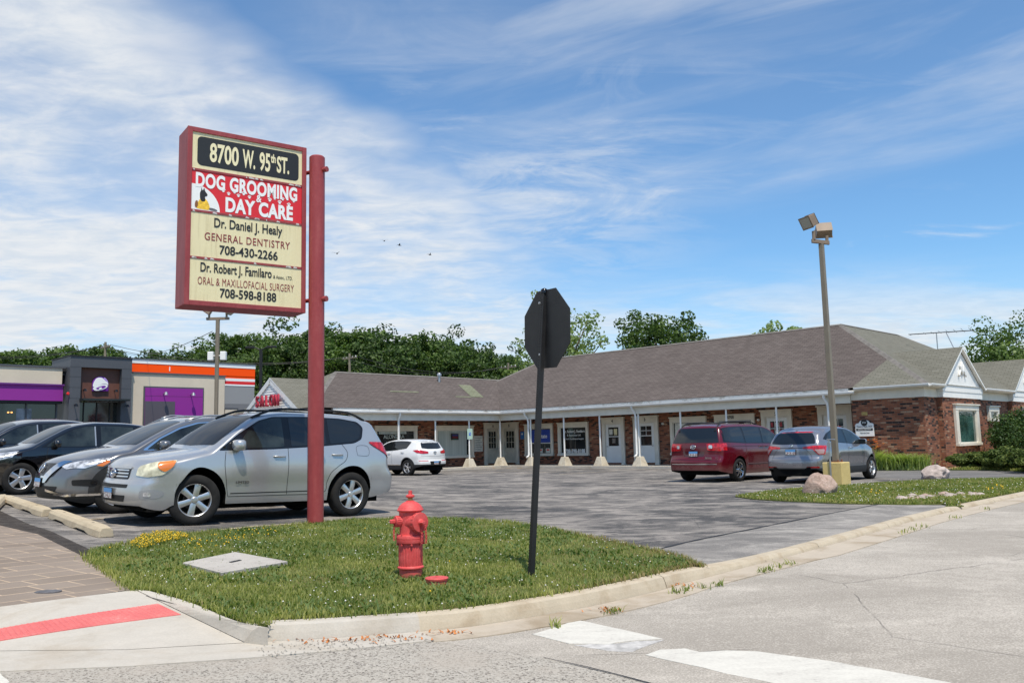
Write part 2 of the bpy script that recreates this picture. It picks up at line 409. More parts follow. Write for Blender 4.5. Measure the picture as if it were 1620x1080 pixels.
def f_leaf(c0, c1, tr=.35):
    def fn(g, b, co):
        rp = g.n('ShaderNodeNewGeometry').outputs['Random Per Island']
        oi = g.n('ShaderNodeObjectInfo').outputs['Random']
        nz = g.m('ADD', g.m('MULTIPLY', g.noise(co, .45, 3, .6), .55), g.m('MULTIPLY', g.noise(co, 2.1, 4, .65), .45))
        nz = g.n('ShaderNodeMapRange', {'Value': nz, 'From Min': .32, 'From Max': .68}).outputs[0]
        f = g.m('ADD', g.m('MULTIPLY', rp, .40), g.m('ADD', g.m('MULTIPLY', nz, .48), g.m('MULTIPLY', oi, .22)))
        c = g.mix(g.ss(f, .25, .85), c0, c1)
        link(g, c, b.inputs['Base Color'])
        tl = g.n('ShaderNodeBsdfTranslucent', {'Color': g.mix(1., c, (1.5, 1.7, .7), 'MULTIPLY')})
        mx = g.n('ShaderNodeMixShader', {0: tr, 1: b.outputs[0], 2: tl.outputs[0]})
        g.mx = mx
    return fn
def leafmat(name, c0, c1, tr=.3, rough=.55):
    if name in MATS: return MATS[name]
    m = bpy.data.materials.new(name); m.use_nodes = True; g = NT(m.node_tree); MATS[name] = m
    b = g.n('ShaderNodeBsdfPrincipled', {'Roughness': rough, 'Specular IOR Level': .3})
    co = g.n('ShaderNodeTexCoord').outputs['Object']
    f_leaf(c0, c1, tr)(g, b, co)
    g.n('ShaderNodeOutputMaterial', {'Surface': g.mx.outputs[0]})
    return m
M_blade = leafmat('grass blade', (.10, .15, .03), (.37, .36, .12), .40, .6)
M_bladedry = leafmat('dry grass blade', (.20, .16, .07), (.36, .28, .14), .3, .7)
M_clover = mat('clover flower', (.72, .70, .62), .8)
M_yflower = mat('yellow flower', (.72, .46, .02), .7)
M_oflower = mat('orange flower', (.80, .22, .02), .7)
M_bark = mat('bark', (.10, .075, .05), .9, bump=12, var=(5, .4))
M_lf_wood = leafmat('woodland leaf', (.022, .046, .010), (.090, .145, .030), .22)
M_lf_mid = leafmat('tree leaf', (.035, .070, .013), (.105, .165, .034), .25)
M_lf_light = leafmat('pale tree leaf', (.10, .15, .04), (.22, .29, .10), .3)
M_lf_hedge = leafmat('hedge leaf', (.022, .055, .012), (.075, .125, .025), .2)
M_lf_clover = leafmat('clover leaf', (.085, .135, .035), (.17, .225, .07), .3)
M_lf_jun = leafmat('juniper sprig', (.045, .075, .012), (.15, .18, .035), .15, .7)
M_lf_lily = leafmat('daylily blade', (.17, .24, .06), (.38, .44, .17), .4)
def f_brick(g, b, co):
    uv = g.n('ShaderNodeUVMap').outputs[0]
    wv = g.mix(.006, uv, g.noise(uv, 6, 2, .5, out=1))
    br = g.n('ShaderNodeTexBrick', {'Vector': wv, 'Color1': (0, 0, 0, 1), 'Color2': (1, 1, 1, 1), 'Mortar': (.5, .5, .5, 1), 'Scale': 1., 'Mortar Size': .007, 'Brick Width': .215, 'Row Height': .072, 'Mortar Smooth': .25})
    t = g.n('ShaderNodeSeparateColor', {0: br.outputs[0]}).outputs[0]
    nz = g.noise(uv, 3.2, 4, .6)
    t = g.m('ADD', t, g.m('MULTIPLY', g.m('SUBTRACT', nz, .5), .35))
    c = g.ramp(t, [(.0, (.035, .024, .021)), (.16, (.060, .032, .026)), (.24, (.205, .072, .040)), (.62, (.295, .108, .058)), (.90, (.345, .145, .080)), (1.05 if False else .99, (.40, .25, .16))])
    c = g.mix(br.outputs[1], c, (.175, .125, .10))
    c = g.mix(1., c, g.ramp(g.noise(uv, 45, 3, .7), [(.25, (.65, .65, .65)), (.75, (1.25, 1.25, 1.25))]), 'MULTIPLY')
    link(g, c, b.inputs['Base Color'])
    link(g, g.n('ShaderNodeBump', {'Strength': .8, 'Distance': .012, 'Height': g.m('SUBTRACT', g.m('MULTIPLY', g.noise(uv, 40, 3, .6), .5), br.outputs[1])}).outputs[0], b.inputs['Normal'])
M_brick = mat('mixed red brick', rough=.85, spec=.25, fn=f_brick)
def f_shingle(c0, c1, c2, patch=None):
    def fn(g, b, co):
        uv = g.n('ShaderNodeUVMap').outputs[0]
        br = g.n('ShaderNodeTexBrick', {'Vector': uv, 'Color1': (0, 0, 0, 1), 'Color2': (1, 1, 1, 1), 'Mortar': (0, 0, 0, 1), 'Scale': 1., 'Mortar Size': .012, 'Brick Width': .30, 'Row Height': .125, 'Mortar Smooth': .6})
        t = g.n('ShaderNodeSeparateColor', {0: br.outputs[0]}).outputs[0]
        st = g.noise(g.mapping(uv, (.5, 4, 1)), 2.2, 6, .7, .4); bg_ = g.noise(uv, .28, 5, .6, .4)
        dn = g.noise(g.mapping(uv, (2.5, .35, 1)), 1.1, 5, .6, .3)
        f = g.m('ADD', g.m('MULTIPLY', t, .20), g.m('ADD', g.m('MULTIPLY', st, .62), g.m('ADD', g.m('MULTIPLY', bg_, .35), g.m('MULTIPLY', dn, .2))))
        c = g.ramp(f, [(.36, c0), (.68, c1), (1., c2)])
        c = g.mix(g.m('MULTIPLY', br.outputs[1], .55), c, tuple(x*.35 for x in c0))
        # pale scuffed tabs
        sc = g.ss(g.noise(g.mapping(uv, (1.4, 5, 1)), 2.6, 5, .75, 1.), .71, .76)
        c = g.mix(g.m('MULTIPLY', sc, .55), c, (.42, .38, .34))
        link(g, c, b.inputs['Base Color'])
        link(g, g.n('ShaderNodeBump', {'Strength': .5, 'Distance': .012, 'Height': g.m('SUBTRACT', g.m('ADD', g.m('MULTIPLY', t, .4), g.noise(uv, 30, 3, .7)), br.outputs[1])}).outputs[0], b.inputs['Normal'])
    return fn
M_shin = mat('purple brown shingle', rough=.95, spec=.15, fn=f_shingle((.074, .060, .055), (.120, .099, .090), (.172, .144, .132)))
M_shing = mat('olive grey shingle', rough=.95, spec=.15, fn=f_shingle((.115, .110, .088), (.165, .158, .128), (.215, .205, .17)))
M_ridge = mat('ridge cap', (.16, .145, .13), .95, var=(4, .3))
def f_peel(g, b, co):
    n1 = g.noise(g.mapping(co, (1.2, 1.2, 4)), 3, 6, .7, .6); n2 = g.noise(co, .9, 3, .5)
    f = g.m('ADD', n1, g.m('MULTIPLY', g.m('SUBTRACT', n2, .5), .5))
    link(g, g.ramp(f, [(.30, (.30, .26, .22)), (.42, (.56, .53, .48)), (.5, (.70, .69, .66))]), b.inputs['Base Color'])
M_peel = mat('peeling white paint', rough=.7, fn=f_peel)
M_trim = mat('cream white trim paint', (.70, .66, .57), .5, var=(2.5, .08))
M_white = mat('white trim paint', (.80, .79, .76), .45, var=(1.5, .05))
M_gutw = mat('white gutter enamel', (.78, .77, .74), .35, var=(2, .08))
M_door = mat('white door paint', (.74, .74, .72), .4, var=(3, .05))
M_doorold = mat('grimy door paint', (.55, .52, .44), .5, var=(3, .2))
M_dark = mat('dark gap', (.012, .012, .012), .6)
M_soffit = mat('soffit paint', (.62, .57, .48), .6, var=(1, .1))
M_glass = mat('shop glass', (.018, .02, .02), .06, spec=.8, var=(.8, .6))
M_curtain = mat('pale curtain glass', (.42, .47, .43), .12, spec=.7, coat=.6, fn=lambda g, b, co: link(g, g.ramp(g.noise(g.mapping(co, (6, 6, .05)), 3, 3, .5), [(.3, (.34, .39, .36)), (.7, (.55, .60, .56))]), b.inputs['Base Color']))
M_whitetxt = mat('white lettering', (.82, .82, .80), .5)
M_blacktxt = mat('black lettering', (.015, .015, .015), .5)
M_blueban = mat('blue banner', (.022, .06, .36), .5)
M_bluepl = mat('blue plaque', (.02, .12, .36), .5)
M_paper = mat('paper notice', (.62, .62, .56), .7, var=(14, .3))
M_hcp = mat('pale parking sign', (.45, .62, .52), .4)
def f_faded(base, pale, dark):
    def fn(g, b, co):
        n1 = g.noise(g.mapping(co, (3, 3, .5)), 2.2, 6, .65, .3); n2 = g.noise(co, 14, 5, .7)
        c = g.ramp(g.m('ADD', g.m('MULTIPLY', n1, .7), g.m('MULTIPLY', n2, .3)), [(.34, dark), (.5, base), (.68, pale)])
        ch = g.ss(g.noise(co, 24, 5, .75, .5), .685, .70)
        link(g, g.mix(g.m('MULTIPLY', ch, .8), c, (.16, .07, .05)), b.inputs['Base Color'])
        link(g, g.n('ShaderNodeBump', {'Strength': .5, 'Distance': .004, 'Height': g.noise(co, 7, 4, .6)}).outputs[0], b.inputs['Normal'])
    return fn
M_signred = mat('sign red paint', rough=.55, fn=f_faded((.28, .040, .044), (.33, .07, .07), (.22, .03, .034)))
M_poler = mat('red pole paint', rough=.42, fn=f_faded((.31, .046, .046), (.36, .075, .070), (.26, .036, .036)))
def f_cream(g, b, co):
    st_ = g.noise(g.mapping(co, (9, 9, .7)), 2.5, 6, .65); bl_ = g.noise(co, 1.5, 4, .6)
    f = g.m('ADD', g.m('MULTIPLY', st_, .6), g.m('MULTIPLY', bl_, .4))
    link(g, g.ramp(f, [(.32, (.60, .50, .28)), (.46, (.76, .66, .385)), (.7, (.80, .705, .43))]), b.inputs['Base Color'])
M_cream = mat('cream sign face', rough=.35, coat=.3, fn=f_cream)
M_redface = mat('red sign face', (.66, .022, .028), .4)
M_burg = mat('burgundy lettering', (.24, .03, .035), .5)
M_saloon = mat('red channel letter', (.36, .022, .045), .45)
M_lampbr = mat('bronze lamp paint', (.22, .16, .11), .5, var=(3, .15))
M_lamppole = mat('tan pole paint', (.20, .165, .12), .5, var=(1.5, .15))
M_lens = mat('lamp lens', (.34, .33, .28), .2)
M_yblock = mat('yellow painted concrete', (.62, .44, .12), .8, fn=lambda g, b, co: link(g, g.ramp(g.m('ADD', g.m('MULTIPLY', g.noise(co, 2.5, 6, .65), .6), g.m('MULTIPLY', g.noise(co, 22, 4, .7), .4)), [(.30, (.36, .25, .12)), (.42, (.60, .44, .17)), (.62, (.70, .53, .22)), (.75, (.64, .55, .33))]), b.inputs['Base Color']), bump=20)
M_galv = mat('galvanised steel', (.45, .45, .45), .4, metal=.8)
M_blackpost = mat('black sign post paint', (.014, .014, .015), .5, spec=.4, var=(6, .3))
M_rust = mat('rust', (.20, .08, .04), .8, var=(15, .4))
def f_hyd(g, b, co):
    n1 = g.noise(co, 9, 6, .7); n2 = g.noise(co, 60, 4, .7); z_ = g.n('ShaderNodeSeparateXYZ', {0: co}).outputs[2]
    c = g.ramp(g.m('ADD', g.m('MULTIPLY', n1, .6), g.m('MULTIPLY', n2, .4)), [(.30, (.44, .042, .042)), (.48, (.62, .072, .070)), (.64, (.66, .115, .11)), (.74, (.64, .23, .20))])
    chip = g.ss(g.m('ADD', g.m('MULTIPLY', g.noise(co, 26, 5, .75, .4), .8), g.m('MULTIPLY', g.ss(z_, .13, .0), .17)), .57, .61)
    c = g.mix(g.m('MULTIPLY', chip, .85), c, g.mix(g.ss(n2, .45, .6), (.15, .05, .03), (.30, .16, .12)))
    dirt = g.m('MULTIPLY', g.ss(g.m('ADD', z_, g.m('MULTIPLY', g.m('SUBTRACT', n1, .5), .25)), .10, .0), .5)
    c = g.mix(dirt, c, (.24, .15, .09))
    link(g, c, b.inputs['Base Color'])
    link(g, g.n('ShaderNodeBump', {'Strength': .7, 'Distance': .003, 'Height': g.m('SUBTRACT', g.noise(co, 30, 5, .7), g.m('MULTIPLY', chip, .6))}).outputs[0], b.inputs['Normal'])
M_hyd = mat('hydrant red paint', rough=.58, spec=.35, fn=f_hyd)
M_brass = mat('old brass', (.38, .24, .09), .45, metal=.8, var=(30, .4))
def f_granite(g, b, co):
    n1 = g.noise(co, 26, 4, .75); n2 = g.noise(co, 4, 5, .6); n3 = g.noise(co, 9, 5, .6, .6)
    c = g.ramp(g.m('ADD', g.m('MULTIPLY', n1, .55), g.m('ADD', g.m('MULTIPLY', n2, .3), g.m('MULTIPLY', n3, .2))), [(.34, (.14, .10, .08)), (.48, (.36, .255, .205)), (.62, (.48, .36, .30)), (.72, (.60, .50, .43))])
    link(g, c, b.inputs['Base Color'])
    link(g, g.n('ShaderNodeBump', {'Strength': .9, 'Distance': .03, 'Height': g.m('ADD', n3, g.m('MULTIPLY', n1, .5))}).outputs[0], b.inputs['Normal'])
M_granite = mat('pink granite', rough=.9, spec=.2, fn=f_granite)
M_paler = mat('pale rock', (.42, .345, .305), .9, var=(5, .35), bump=14, bumpd=.03)
M_stucco = mat('beige stucco', (.60, .52, .405), .85, var=(.6, .07), bump=40)
M_char = mat('charcoal panel', (.075, .078, .088), .5, var=(.5, .1))
M_purple = mat('purple panel', (.25, .026, .26), .55, spec=.3)
M_brownw = mat('brown slat wall', (.115, .042, .026), .6, var=(2, .2))
M_orange = mat('orange panel', (1.0, .085, .002), .6, spec=.2)
M_tred = mat('red stripe panel', (.68, .02, .02), .5)
M_grey = mat('grey panel', (.27, .27, .27), .6)
M_plas = mat('black trim plastic', (.018, .018, .018), .55, spec=.3)
M_blacksh = mat('black gloss trim', (.008, .008, .009), .15)
M_under = mat('underbody', (.006, .006, .006), .9, spec=.1)
def f_carglass(g, b, co):
    pass
M_cglass = mat('tinted car glass', (.010, .012, .013), .03, spec=.75)
M_cglass2 = mat('side window glass', (.022, .028, .027), .04, spec=.6, var=(2.2, .8))
M_wind = mat('windscreen glass', (.008, .016, .026), .03, spec=.30, fn=lambda g, b, co: (setattr(b.inputs['Specular Tint'], 'default_value', (.45, .72, 1., 1)), setattr(b.inputs['IOR'], 'default_value', 1.24)))
M_tyre = mat('tyre rubber', (.022, .021, .020), .85, spec=.2, var=(8, .3))
M_alloy = mat('alloy rim', (.62, .61, .60), .32, metal=.85)
M_chrome = mat('chrome', (.80, .80, .80), .12, metal=1.)
M_brake = mat('brake iron', (.05, .045, .04), .6, metal=.5)
M_tail = mat('red tail lamp', (.42, .006, .010), .12, coat=.8, fn=lambda g, b, co: link(g, g.ramp(g.noise(co, 16, 3, .5), [(.4, (.30, .004, .008)), (.6, (.60, .015, .02))]), b.inputs['Base Color']))
M_clearl = mat('clear lamp', (.55, .55, .54), .15, metal=.35, coat=.8, fn=lambda g, b, co: link(g, g.ramp(g.noise(co, 11, 3, .5), [(.38, (.28, .28, .28)), (.6, (.78, .78, .78))]), b.inputs['Base Color']))
M_hazyl = mat('hazy yellowed lamp', (.62, .58, .40), .35, coat=.5, fn=lambda g, b, co: link(g, g.ramp(g.noise(co, 9, 3, .5), [(.38, (.40, .38, .27)), (.62, (.74, .71, .52))]), b.inputs['Base Color']))
M_amber = mat('amber lamp', (.75, .20, .03), .2, coat=.8)
M_plate = mat('licence plate', (.55, .60, .68), .5, fn=lambda g, b, co: link(g, g.mix(g.ss(g.n('ShaderNodeSeparateXYZ', {0: co}).outputs[2], -.0, .02), g.ramp(g.noise(co, 40, 2, .5), [(.42, (.62, .62, .60)), (.55, (.22, .12, .12))]), (.10, .30, .60)), b.inputs['Base Color']))
M_wood = mat('utility pole wood', (.20, .17, .12), .9, var=(3, .2))
M_wire = mat('wire', (.02, .02, .02), .6)
def paint(name, col, metal=.6, rough=.28, clad=None, cladc=None, wc=(), ra=0.):
    """car paint with a clear coat; lower body / arch rims moulded in black where clad is given"""
    def fn(g, b, co):
        s_ = g.n('ShaderNodeSeparateXYZ', {0: co}).outputs
        n_ = g.noise(co, 900, 2, .5)
        dirt = g.ss(g.m('ADD', s_[2], g.m('MULTIPLY', g.m('SUBTRACT', g.noise(co, 5, 4, .6), .5), .3)), .62, .25)
        c = g.mix(g.m('MULTIPLY', dirt, .22), col, (.25, .21, .17))
        rg = g.m('ADD', rough, g.m('MULTIPLY', dirt, .15))
        if clad is not None:
            k = g.ss(s_[2], clad+.006, clad-.006)
            for xw, zw in wc:
                d_ = g.m('SQRT', g.m('ADD', g.m('POWER', g.m('SUBTRACT', s_[0], xw), 2.), g.m('POWER', g.m('SUBTRACT', s_[2], zw), 2.)))
                k = g.m('MAXIMUM', k, g.ss(d_, ra+.004, ra-.004))
            c = g.mix(k, c, cladc or (.02, .02, .02))
            link(g, g.m('MULTIPLY', g.m('SUBTRACT', 1., k), metal), b.inputs['Metallic'])
            link(g, g.m('MULTIPLY', g.m('SUBTRACT', 1., k), 1.), b.inputs['Coat Weight'])
            rg = g.m('ADD', rg, g.m('MULTIPLY', k, .3))
        link(g, rg, b.inputs['Roughness'])
        link(g, c, b.inputs['Base Color'])
    return mat(name, col, rough, metal, 1., fn=fn)

# ================================================================== GROUND
def xy(p): return (p[0], p[1])
def zroad(x, y): return .055*sm(1.2, 2.6, x)
RZ = -.105
kb_px = [(388, 1018), (520, 1011), (600, 1005), (665, 1000), (730, 994), (800, 984), (930, 961), (1040, 936), (1085, 923), (1212, 890), (1344, 854), (1409, 835), (1455, 822), (1530, 804), (1620, 785)]
def gpr(px, py, o=0.):
    P = gp(px, py, RZ)
    for i in range(4): P = gp(px, py, RZ+zroad(P.x, P.y))
    P.z += o; return P
kb = [gpr(*p) for p in kb_px]
ext = (kb[-1]-kb[-3]); ext.z = 0; ext.normalize()
kb_far = kb + [kb[-1]+ext*d for d in (4, 12, 30, 60)]
def inward(line):
    out = []
    for i, p in enumerate(line):
        t = line[min(i+1, len(line)-1)]-line[max(i-1, 0)]; t.z = 0; t.normalize()
        out.append(Vector((-t.y, t.x, 0)))
    return out
kbs = smooth_line(kb_far, 5); inw = inward(kbs)

sheet([(-140, -60), (160, -60), (160, 260), (-140, 260)], -.45, 20, 'ground', M_field)
sheet([(-30, -12), (30, -12), (42, 12), (62, 60), (40, 60), (24, 34), (14, 24), (-30, 24)], RZ, .5, 'road', M_road, zf=zroad)
# coarse asphalt of the main street crossing the foot of the picture
cpx = [(-300, 1082), (0, 1063), (350, 1047), (690, 1014), (760, 1024), (860, 1041), (1000, 1074), (1120, 1110)]
cp = [gpr(*p) for p in cpx]
sheet([xy(p) for p in cp] + [(1.6, 2.0), (.5, -6), (-14, -6)], RZ+.003, .5, 'street', M_coarse, zf=zroad)
# parking lot
kin = [kbs[i]+inw[i]*.16 for i in range(len(kbs))]
swb = gp(205, 935); swd = (gp(0, 832)-swb); swd.z = 0; swd.normalize()
sheet([xy(swb)] + [xy(p) for p in kin] + [(62, 90), (-70, 90), (-70, 30), xy(swb+swd*40), xy(swb+swd*8)], 0, .8, 'parking_lot', M_lot)
# kerb, in cast lengths
def kerb_strip(i0, i1, name, m, lab=None):
    mb = MB(); seg = 0; acc = 0
    prof = [(0, None), (.025, .5), (.045, .9), (.08, 1.), (.17, 1.)]
    def ring(p, w):
        zr = RZ+zroad(p.x, p.y)+zg(p.x, p.y); zt = zg(p.x, p.y)+.012
        r_ = []
        for dx_, k in prof:
            q = p + w*dx_; q.z = zr-.02 if k is None else zr + (zt-zr)*k; r_.append(q)
        q = p + w*.17; q.z = zr-.05; r_.append(q); return r_
    for i in range(i0, i1):
        a, b = kbs[i], kbs[i+1]; L_ = (b-a).length; k = max(1, int(L_/.3))
        for j in range(k):
            p = a.lerp(b, j/k); q = a.lerp(b, (j+1)/k); w0 = inw[i].lerp(inw[i+1], j/k); w1 = inw[i].lerp(inw[i+1], (j+1)/k)
            acc += (q-p).length
            if acc > 2.6: acc = 0; q = q-(q-p).normalized()*.014
            jit = .004*math.sin(i*3.1+j)
            ra, rb = ring(p, w0), ring(q, w1)
            for v in ra[2:5]: v.z += jit*0
            n_ = len(ra)
            mb.add(ra+rb, [(x, n_+x, n_+x+1, x+1) for x in range(n_-1)] + [tuple(range(n_)), tuple(n_+x for x in range(n_))[::-1]])
    o = mb.build(name, m); o['kind'] = 'structure'; return o
iw = 15
kerb_strip(0, iw, 'kerb', M_conc_new)
kerb_strip(iw, len(kbs)-1, 'kerb', M_conc_old)
# gutter pan
def ribbon(inner, outer, off, name, m, sub=4):
    mb = MB()
    for i in range(len(inner)-1):
        for j in range(sub):
            t0, t1 = j/sub, (j+1)/sub
            a = inner[i].lerp(inner[i+1], t0); b = inner[i].lerp(inner[i+1], t1); c = outer[i].lerp(outer[i+1], t1); d = outer[i].lerp(outer[i+1], t0)
            for v in (a, b, c, d): v.z = zg(v.x, v.y)+RZ+zroad(v.x, v.y)+off
            mb.quad(d, c, b, a)
            dn_ = Vector((0, 0, -.02)); mb.quad(d+dn_, c+dn_, c, d)
    o = mb.build(name, m); o['kind'] = 'structure'; return o
gi = [gpr(*p) for p in [(-300, 1052), (0, 1031), (200, 1029)]] + kb[:4]
go = [gpr(*p) for p in [(-300, 1085), (0, 1063), (200, 1055), (400, 1041), (530, 1030), (610, 1022), (690, 1013)]]
ribbon(gi, go, .008, 'gutter', M_conc_new)
gi2 = kbs[iw:]; wd = [.34 if p.x < 3 else .40 for p in gi2]
ribbon(gi2, [gi2[i]-inw[iw+i]*wd[i] for i in range(len(gi2))], .008, 'gutter', M_gutter, 3)
# kerb ramp
back = [gp(*p) for p in [(-300, 1008), (0, 962), (110, 948), (215, 935)]]
front = [gpr(*p, -.004) for p in [(-300, 1052), (0, 1031), (200, 1029), (388, 1018)]]
mb = MB(); NRr, NCr = 10, 8
grid = []
for i in range(3):
    for j in range(NCr + (1 if i == 2 else 0)):
        t = j/NCr; b_ = back[i].lerp(back[i+1], t); f_ = front[i].lerp(front[i+1], t)
        grid.append([b_.lerp(f_, k/NRr) for k in range(NRr+1)])
for i in range(len(grid)-1):
    for k in range(NRr): mb.quad(grid[i][k], grid[i][k+1], grid[i+1][k+1], grid[i+1][k])
for v_ in range(len(mb.v)):
    pass
mb.v = [(x, y, z+.014) for x, y, z in mb.v]
ramp_v, ramp_f = list(mb.v), list(mb.f)
o = mb.build('pavement', M_conc_new, smooth=True); o['kind'] = 'structure'
rbvh = BVHTree.FromPolygons(ramp_v, ramp_f)
def on_ramp(px, py):
    hit = rbvh.ray_cast(CO, ray(px, py).normalized()); return hit[0] if hit[0] else gp(px, py, -.03)
tq = [on_ramp(*p) for p in [(-140, 1016), (250, 955), (286, 972), (-140, 1034)]]
mb = MB(); nu, nv = 36, 9
def tp(u, v): 
    p = tq[0].lerp(tq[1], u).lerp(tq[3].lerp(tq[2], u), v); h_ = rbvh.ray_cast(p+Vector((0, 0, 1)), Vector((0, 0, -1)))
    if h_[0]: p = h_[0]
    return p+Vector((0, 0, .005))
for i in range(nu):
    for j in range(nv):
        mb.quad(tp(i/nu, (j+1)/nv), tp((i+1)/nu, (j+1)/nv), tp((i+1)/nu, j/nv), tp(i/nu, j/nv))
        if j == nv-1: dn_ = Vector((0, 0, -.012)); p_, q_ = tp(i/nu, 1), tp((i+1)/nu, 1); mb.quad(p_+dn_, q_+dn_, q_, p_)
for i in range(44):
    for j in range(10):
        c_ = tp((i+.5)/44, (j+.5)/10)
        r_ = [c_+Vector((math.cos(k*PI/3)*.013, math.sin(k*PI/3)*.013, -.001)) for k in range(6)]; q_ = [c_+Vector((math.cos(k*PI/3)*.007, math.sin(k*PI/3)*.007, .005)) for k in range(6)]
        mb.add(r_+q_, [(k, (k+1) % 6, 6+(k+1) % 6, 6+k) for k in range(6)]+[tuple(range(6, 12))])
tactile = tag(mb.build('tactile_strip', M_redtile), 'red tactile strip with raised dots set across the pale kerb ramp', 'tactile strip')
# flared side of the ramp
fi = [back[3].lerp(front[3], k/3)+Vector((-.01, 0, .016)) for k in range(4)]
fo = [gp(*p, .02) for p in [(236, 934), (300, 952), (372, 981), (424, 992)]]
mb = MB(); L1 = smooth_line(fi, 6); L2 = smooth_line(fo, 6)
for i in range(len(L1)-1):
    def row(k):
        t = k/ (len(L1)-1); a, b = L1[k]+Vector((0, 0, .004)), L2[k]
        m_ = a.lerp(b, .35); m_.z = a.z + (b.z-a.z)*(.75); e_ = b.copy(); return [a, m_, a.lerp(b, .6)+Vector((0, 0, b.z-a.lerp(b, .6).z)), e_, e_-Vector((0, 0, .08))]
    A_, B_ = row(i), row(i+1)
    for k in range(4): mb.quad(A_[k], B_[k], B_[k+1], A_[k+1])
A_ = row(len(L1)-1); q0 = A_[0].copy(); q0.z = zg(q0.x, q0.y)+RZ-.02; q1 = A_[3].copy(); q1.z = q0.z; mb.poly([q0, q1, A_[3], A_[2], A_[1], A_[0]])
o = mb.build('kerb', M_conc_new); o['kind'] = 'structure'
# stamped paver walk
sheet([xy(gp(208, 934)), xy(back[2]), xy(back[1]), xy(back[0]), xy(back[0]+swd*14), xy(swb+swd*22), xy(gp(0, 832)), xy(gp(60, 846)), xy(gp(137, 884))], .012, .3, 'pavement', M_pavers)
# crumbled dark edge beside the walk
M_edge = mat('crumbled dark asphalt', rough=.95, spec=.15, fn=lambda g, b, co: (link(g, g.ramp(g.m('ADD', g.m('MULTIPLY', g.noise(co, 5, 6, .7), .6), g.m('MULTIPLY', g.noise(co, 60, 3, .7), .4)), [(.35, (.028, .024, .022)), (.55, (.075, .065, .058)), (.7, (.16, .14, .12))]), b.inputs['Base Color']), link(g, g.n('ShaderNodeBump', {'Strength': 1., 'Distance': .02, 'Height': g.noise(co, 40, 4, .7)}).outputs[0], b.inputs['Normal'])))
e0, e1 = gp(137, 884), gp(0, 832)
en = Vector((-swd.y, swd.x, 0)); en = en if en.y > 0 else -en
sheet([xy(gp(160, 893)), xy(gp(60, 846)), xy(e1), xy(swb+swd*16), xy(swb+swd*16+en*.5), xy(e1+en*.38), xy(gp(80, 840)), xy(gp(150, 873)), xy(gp(185, 872))], .006, .3, 'verge', M_edge)
# utility cover
cv = [gp(*p, .03) for p in [(289, 893), (372, 876), (455, 891), (350, 909)]]
ctr = sum(cv, Vector())/4
mb = MB(); ins = [c.lerp(ctr, .04) for c in cv]
for q in ins: q.z += .028
for q in cv: q.z += .02
low = [c-Vector((0, 0, .06)) for c in cv]
mb.add(low+cv+ins, [(0, 1, 5, 4), (1, 2, 6, 5), (2, 3, 7, 6), (3, 0, 4, 7), (4, 5, 9, 8), (5, 6, 10, 9), (6, 7, 11, 10), (7, 4, 8, 11), (8, 9, 10, 11)])
cover = tag(mb.build('utility_cover', M_conc_grey), 'flat square concrete utility cover set in the grass left of the hydrant', 'utility cover')
bm_ = bmesh.new(); bm_.from_mesh(cover.data); bmesh.ops.recalc_face_normals(bm_, faces=bm_.faces[:]); bm_.to_mesh(cover.data); bm_.free()
a_ = (ins[1]-ins[0]).normalized(); b_ = (ins[3]-ins[0]).normalized(); c0 = ins[0].lerp(ins[2], .5)
mb = MB(); mb.obox(c0-a_*.09-b_*.03+Z*.001, a_*.18, b_*.05, Z*.004)
mb.build('lifting_slot', M_dark, cover)
lv = gp(76, 938); mb = MB(); mb.lathe([(.085, -.02), (.085, .016), (.07, .019), (.0, .017)], 24); vl = mb.build('iron_ground_plate', mat('dull iron lid', (.16, .15, .15), .55, metal=.5, var=(25, .4)), None); vl.location = lv+Vector((0, 0, .002)); vl.scale = (1.25, 1, 1)
tag(vl, 'small round iron lid set flush in the brown pavers', 'iron plate')
# apron, lane, stripes, tar line
seam = [gp(*p) for p in [(1046, 868), (1100, 855), (1200, 835), (1300, 815), (1395, 797)]]
kp = [kin[i] for i in range(len(kin)) if 1.9 < kin[i].x < 7.6]
sheet([xy(p) for p in seam] + [xy(gp(1470, 799)), xy(gp(1520, 801))] + [xy(p-inw[0]*0) for p in kp[::-1]] + [xy(gp(1100, 893))], .004, .5, 'driveway', M_drive)
M_tar = mat('tar seam', (.022, .021, .021), .7, var=(20, .5))
def stripe(pts, w, off, name, m):
    mb = MB(); pts = [Vector((p[0], p[1], 0)) for p in pts]; nn = inward(pts)
    for i in range(len(pts)-1):
        k = max(1, int((pts[i+1]-pts[i]).length/.4))
        for j in range(k):
            a = pts[i].lerp(pts[i+1], j/k); b = pts[i].lerp(pts[i+1], (j+1)/k); n0 = nn[i].lerp(nn[i+1], j/k); n1 = nn[i].lerp(nn[i+1], (j+1)/k)
            w0 = w*(1+.35*math.sin(a.x*9.7+a.y*5.1)) if m is M_tar else w; w1 = w*(1+.35*math.sin(b.x*9.7+b.y*5.1)) if m is M_tar else w
            q = [a-n0*w0/2, b-n1*w1/2, b+n1*w1/2, a+n0*w0/2]
            for v in q: v.z = zg(v.x, v.y)+off
            mb.quad(*q)
    o = mb.build(name, m); o['kind'] = 'structure'; return o
stripe(smooth_line(seam, 5), .045, .009, 'road_marking', M_tar)
sheet([xy(gp(*p)) for p in [(1372, 756), (1480, 757), (1620, 757), (1750, 757), (1750, 741), (1620, 742), (1500, 742), (1385, 742)]], .004, 1., 'lane', M_lane)
stripe([xy(gp(*p)) for p in [(316, 842), (400, 833), (480, 828), (560, 822), (640, 818), (705, 821)]], .09, .009, 'road_marking', M_ystripe)
stripe([xy(gp(*p)) for p in [(128, 823), (206, 817), (330, 806)]], .09, .009, 'road_marking', M_ystripe)
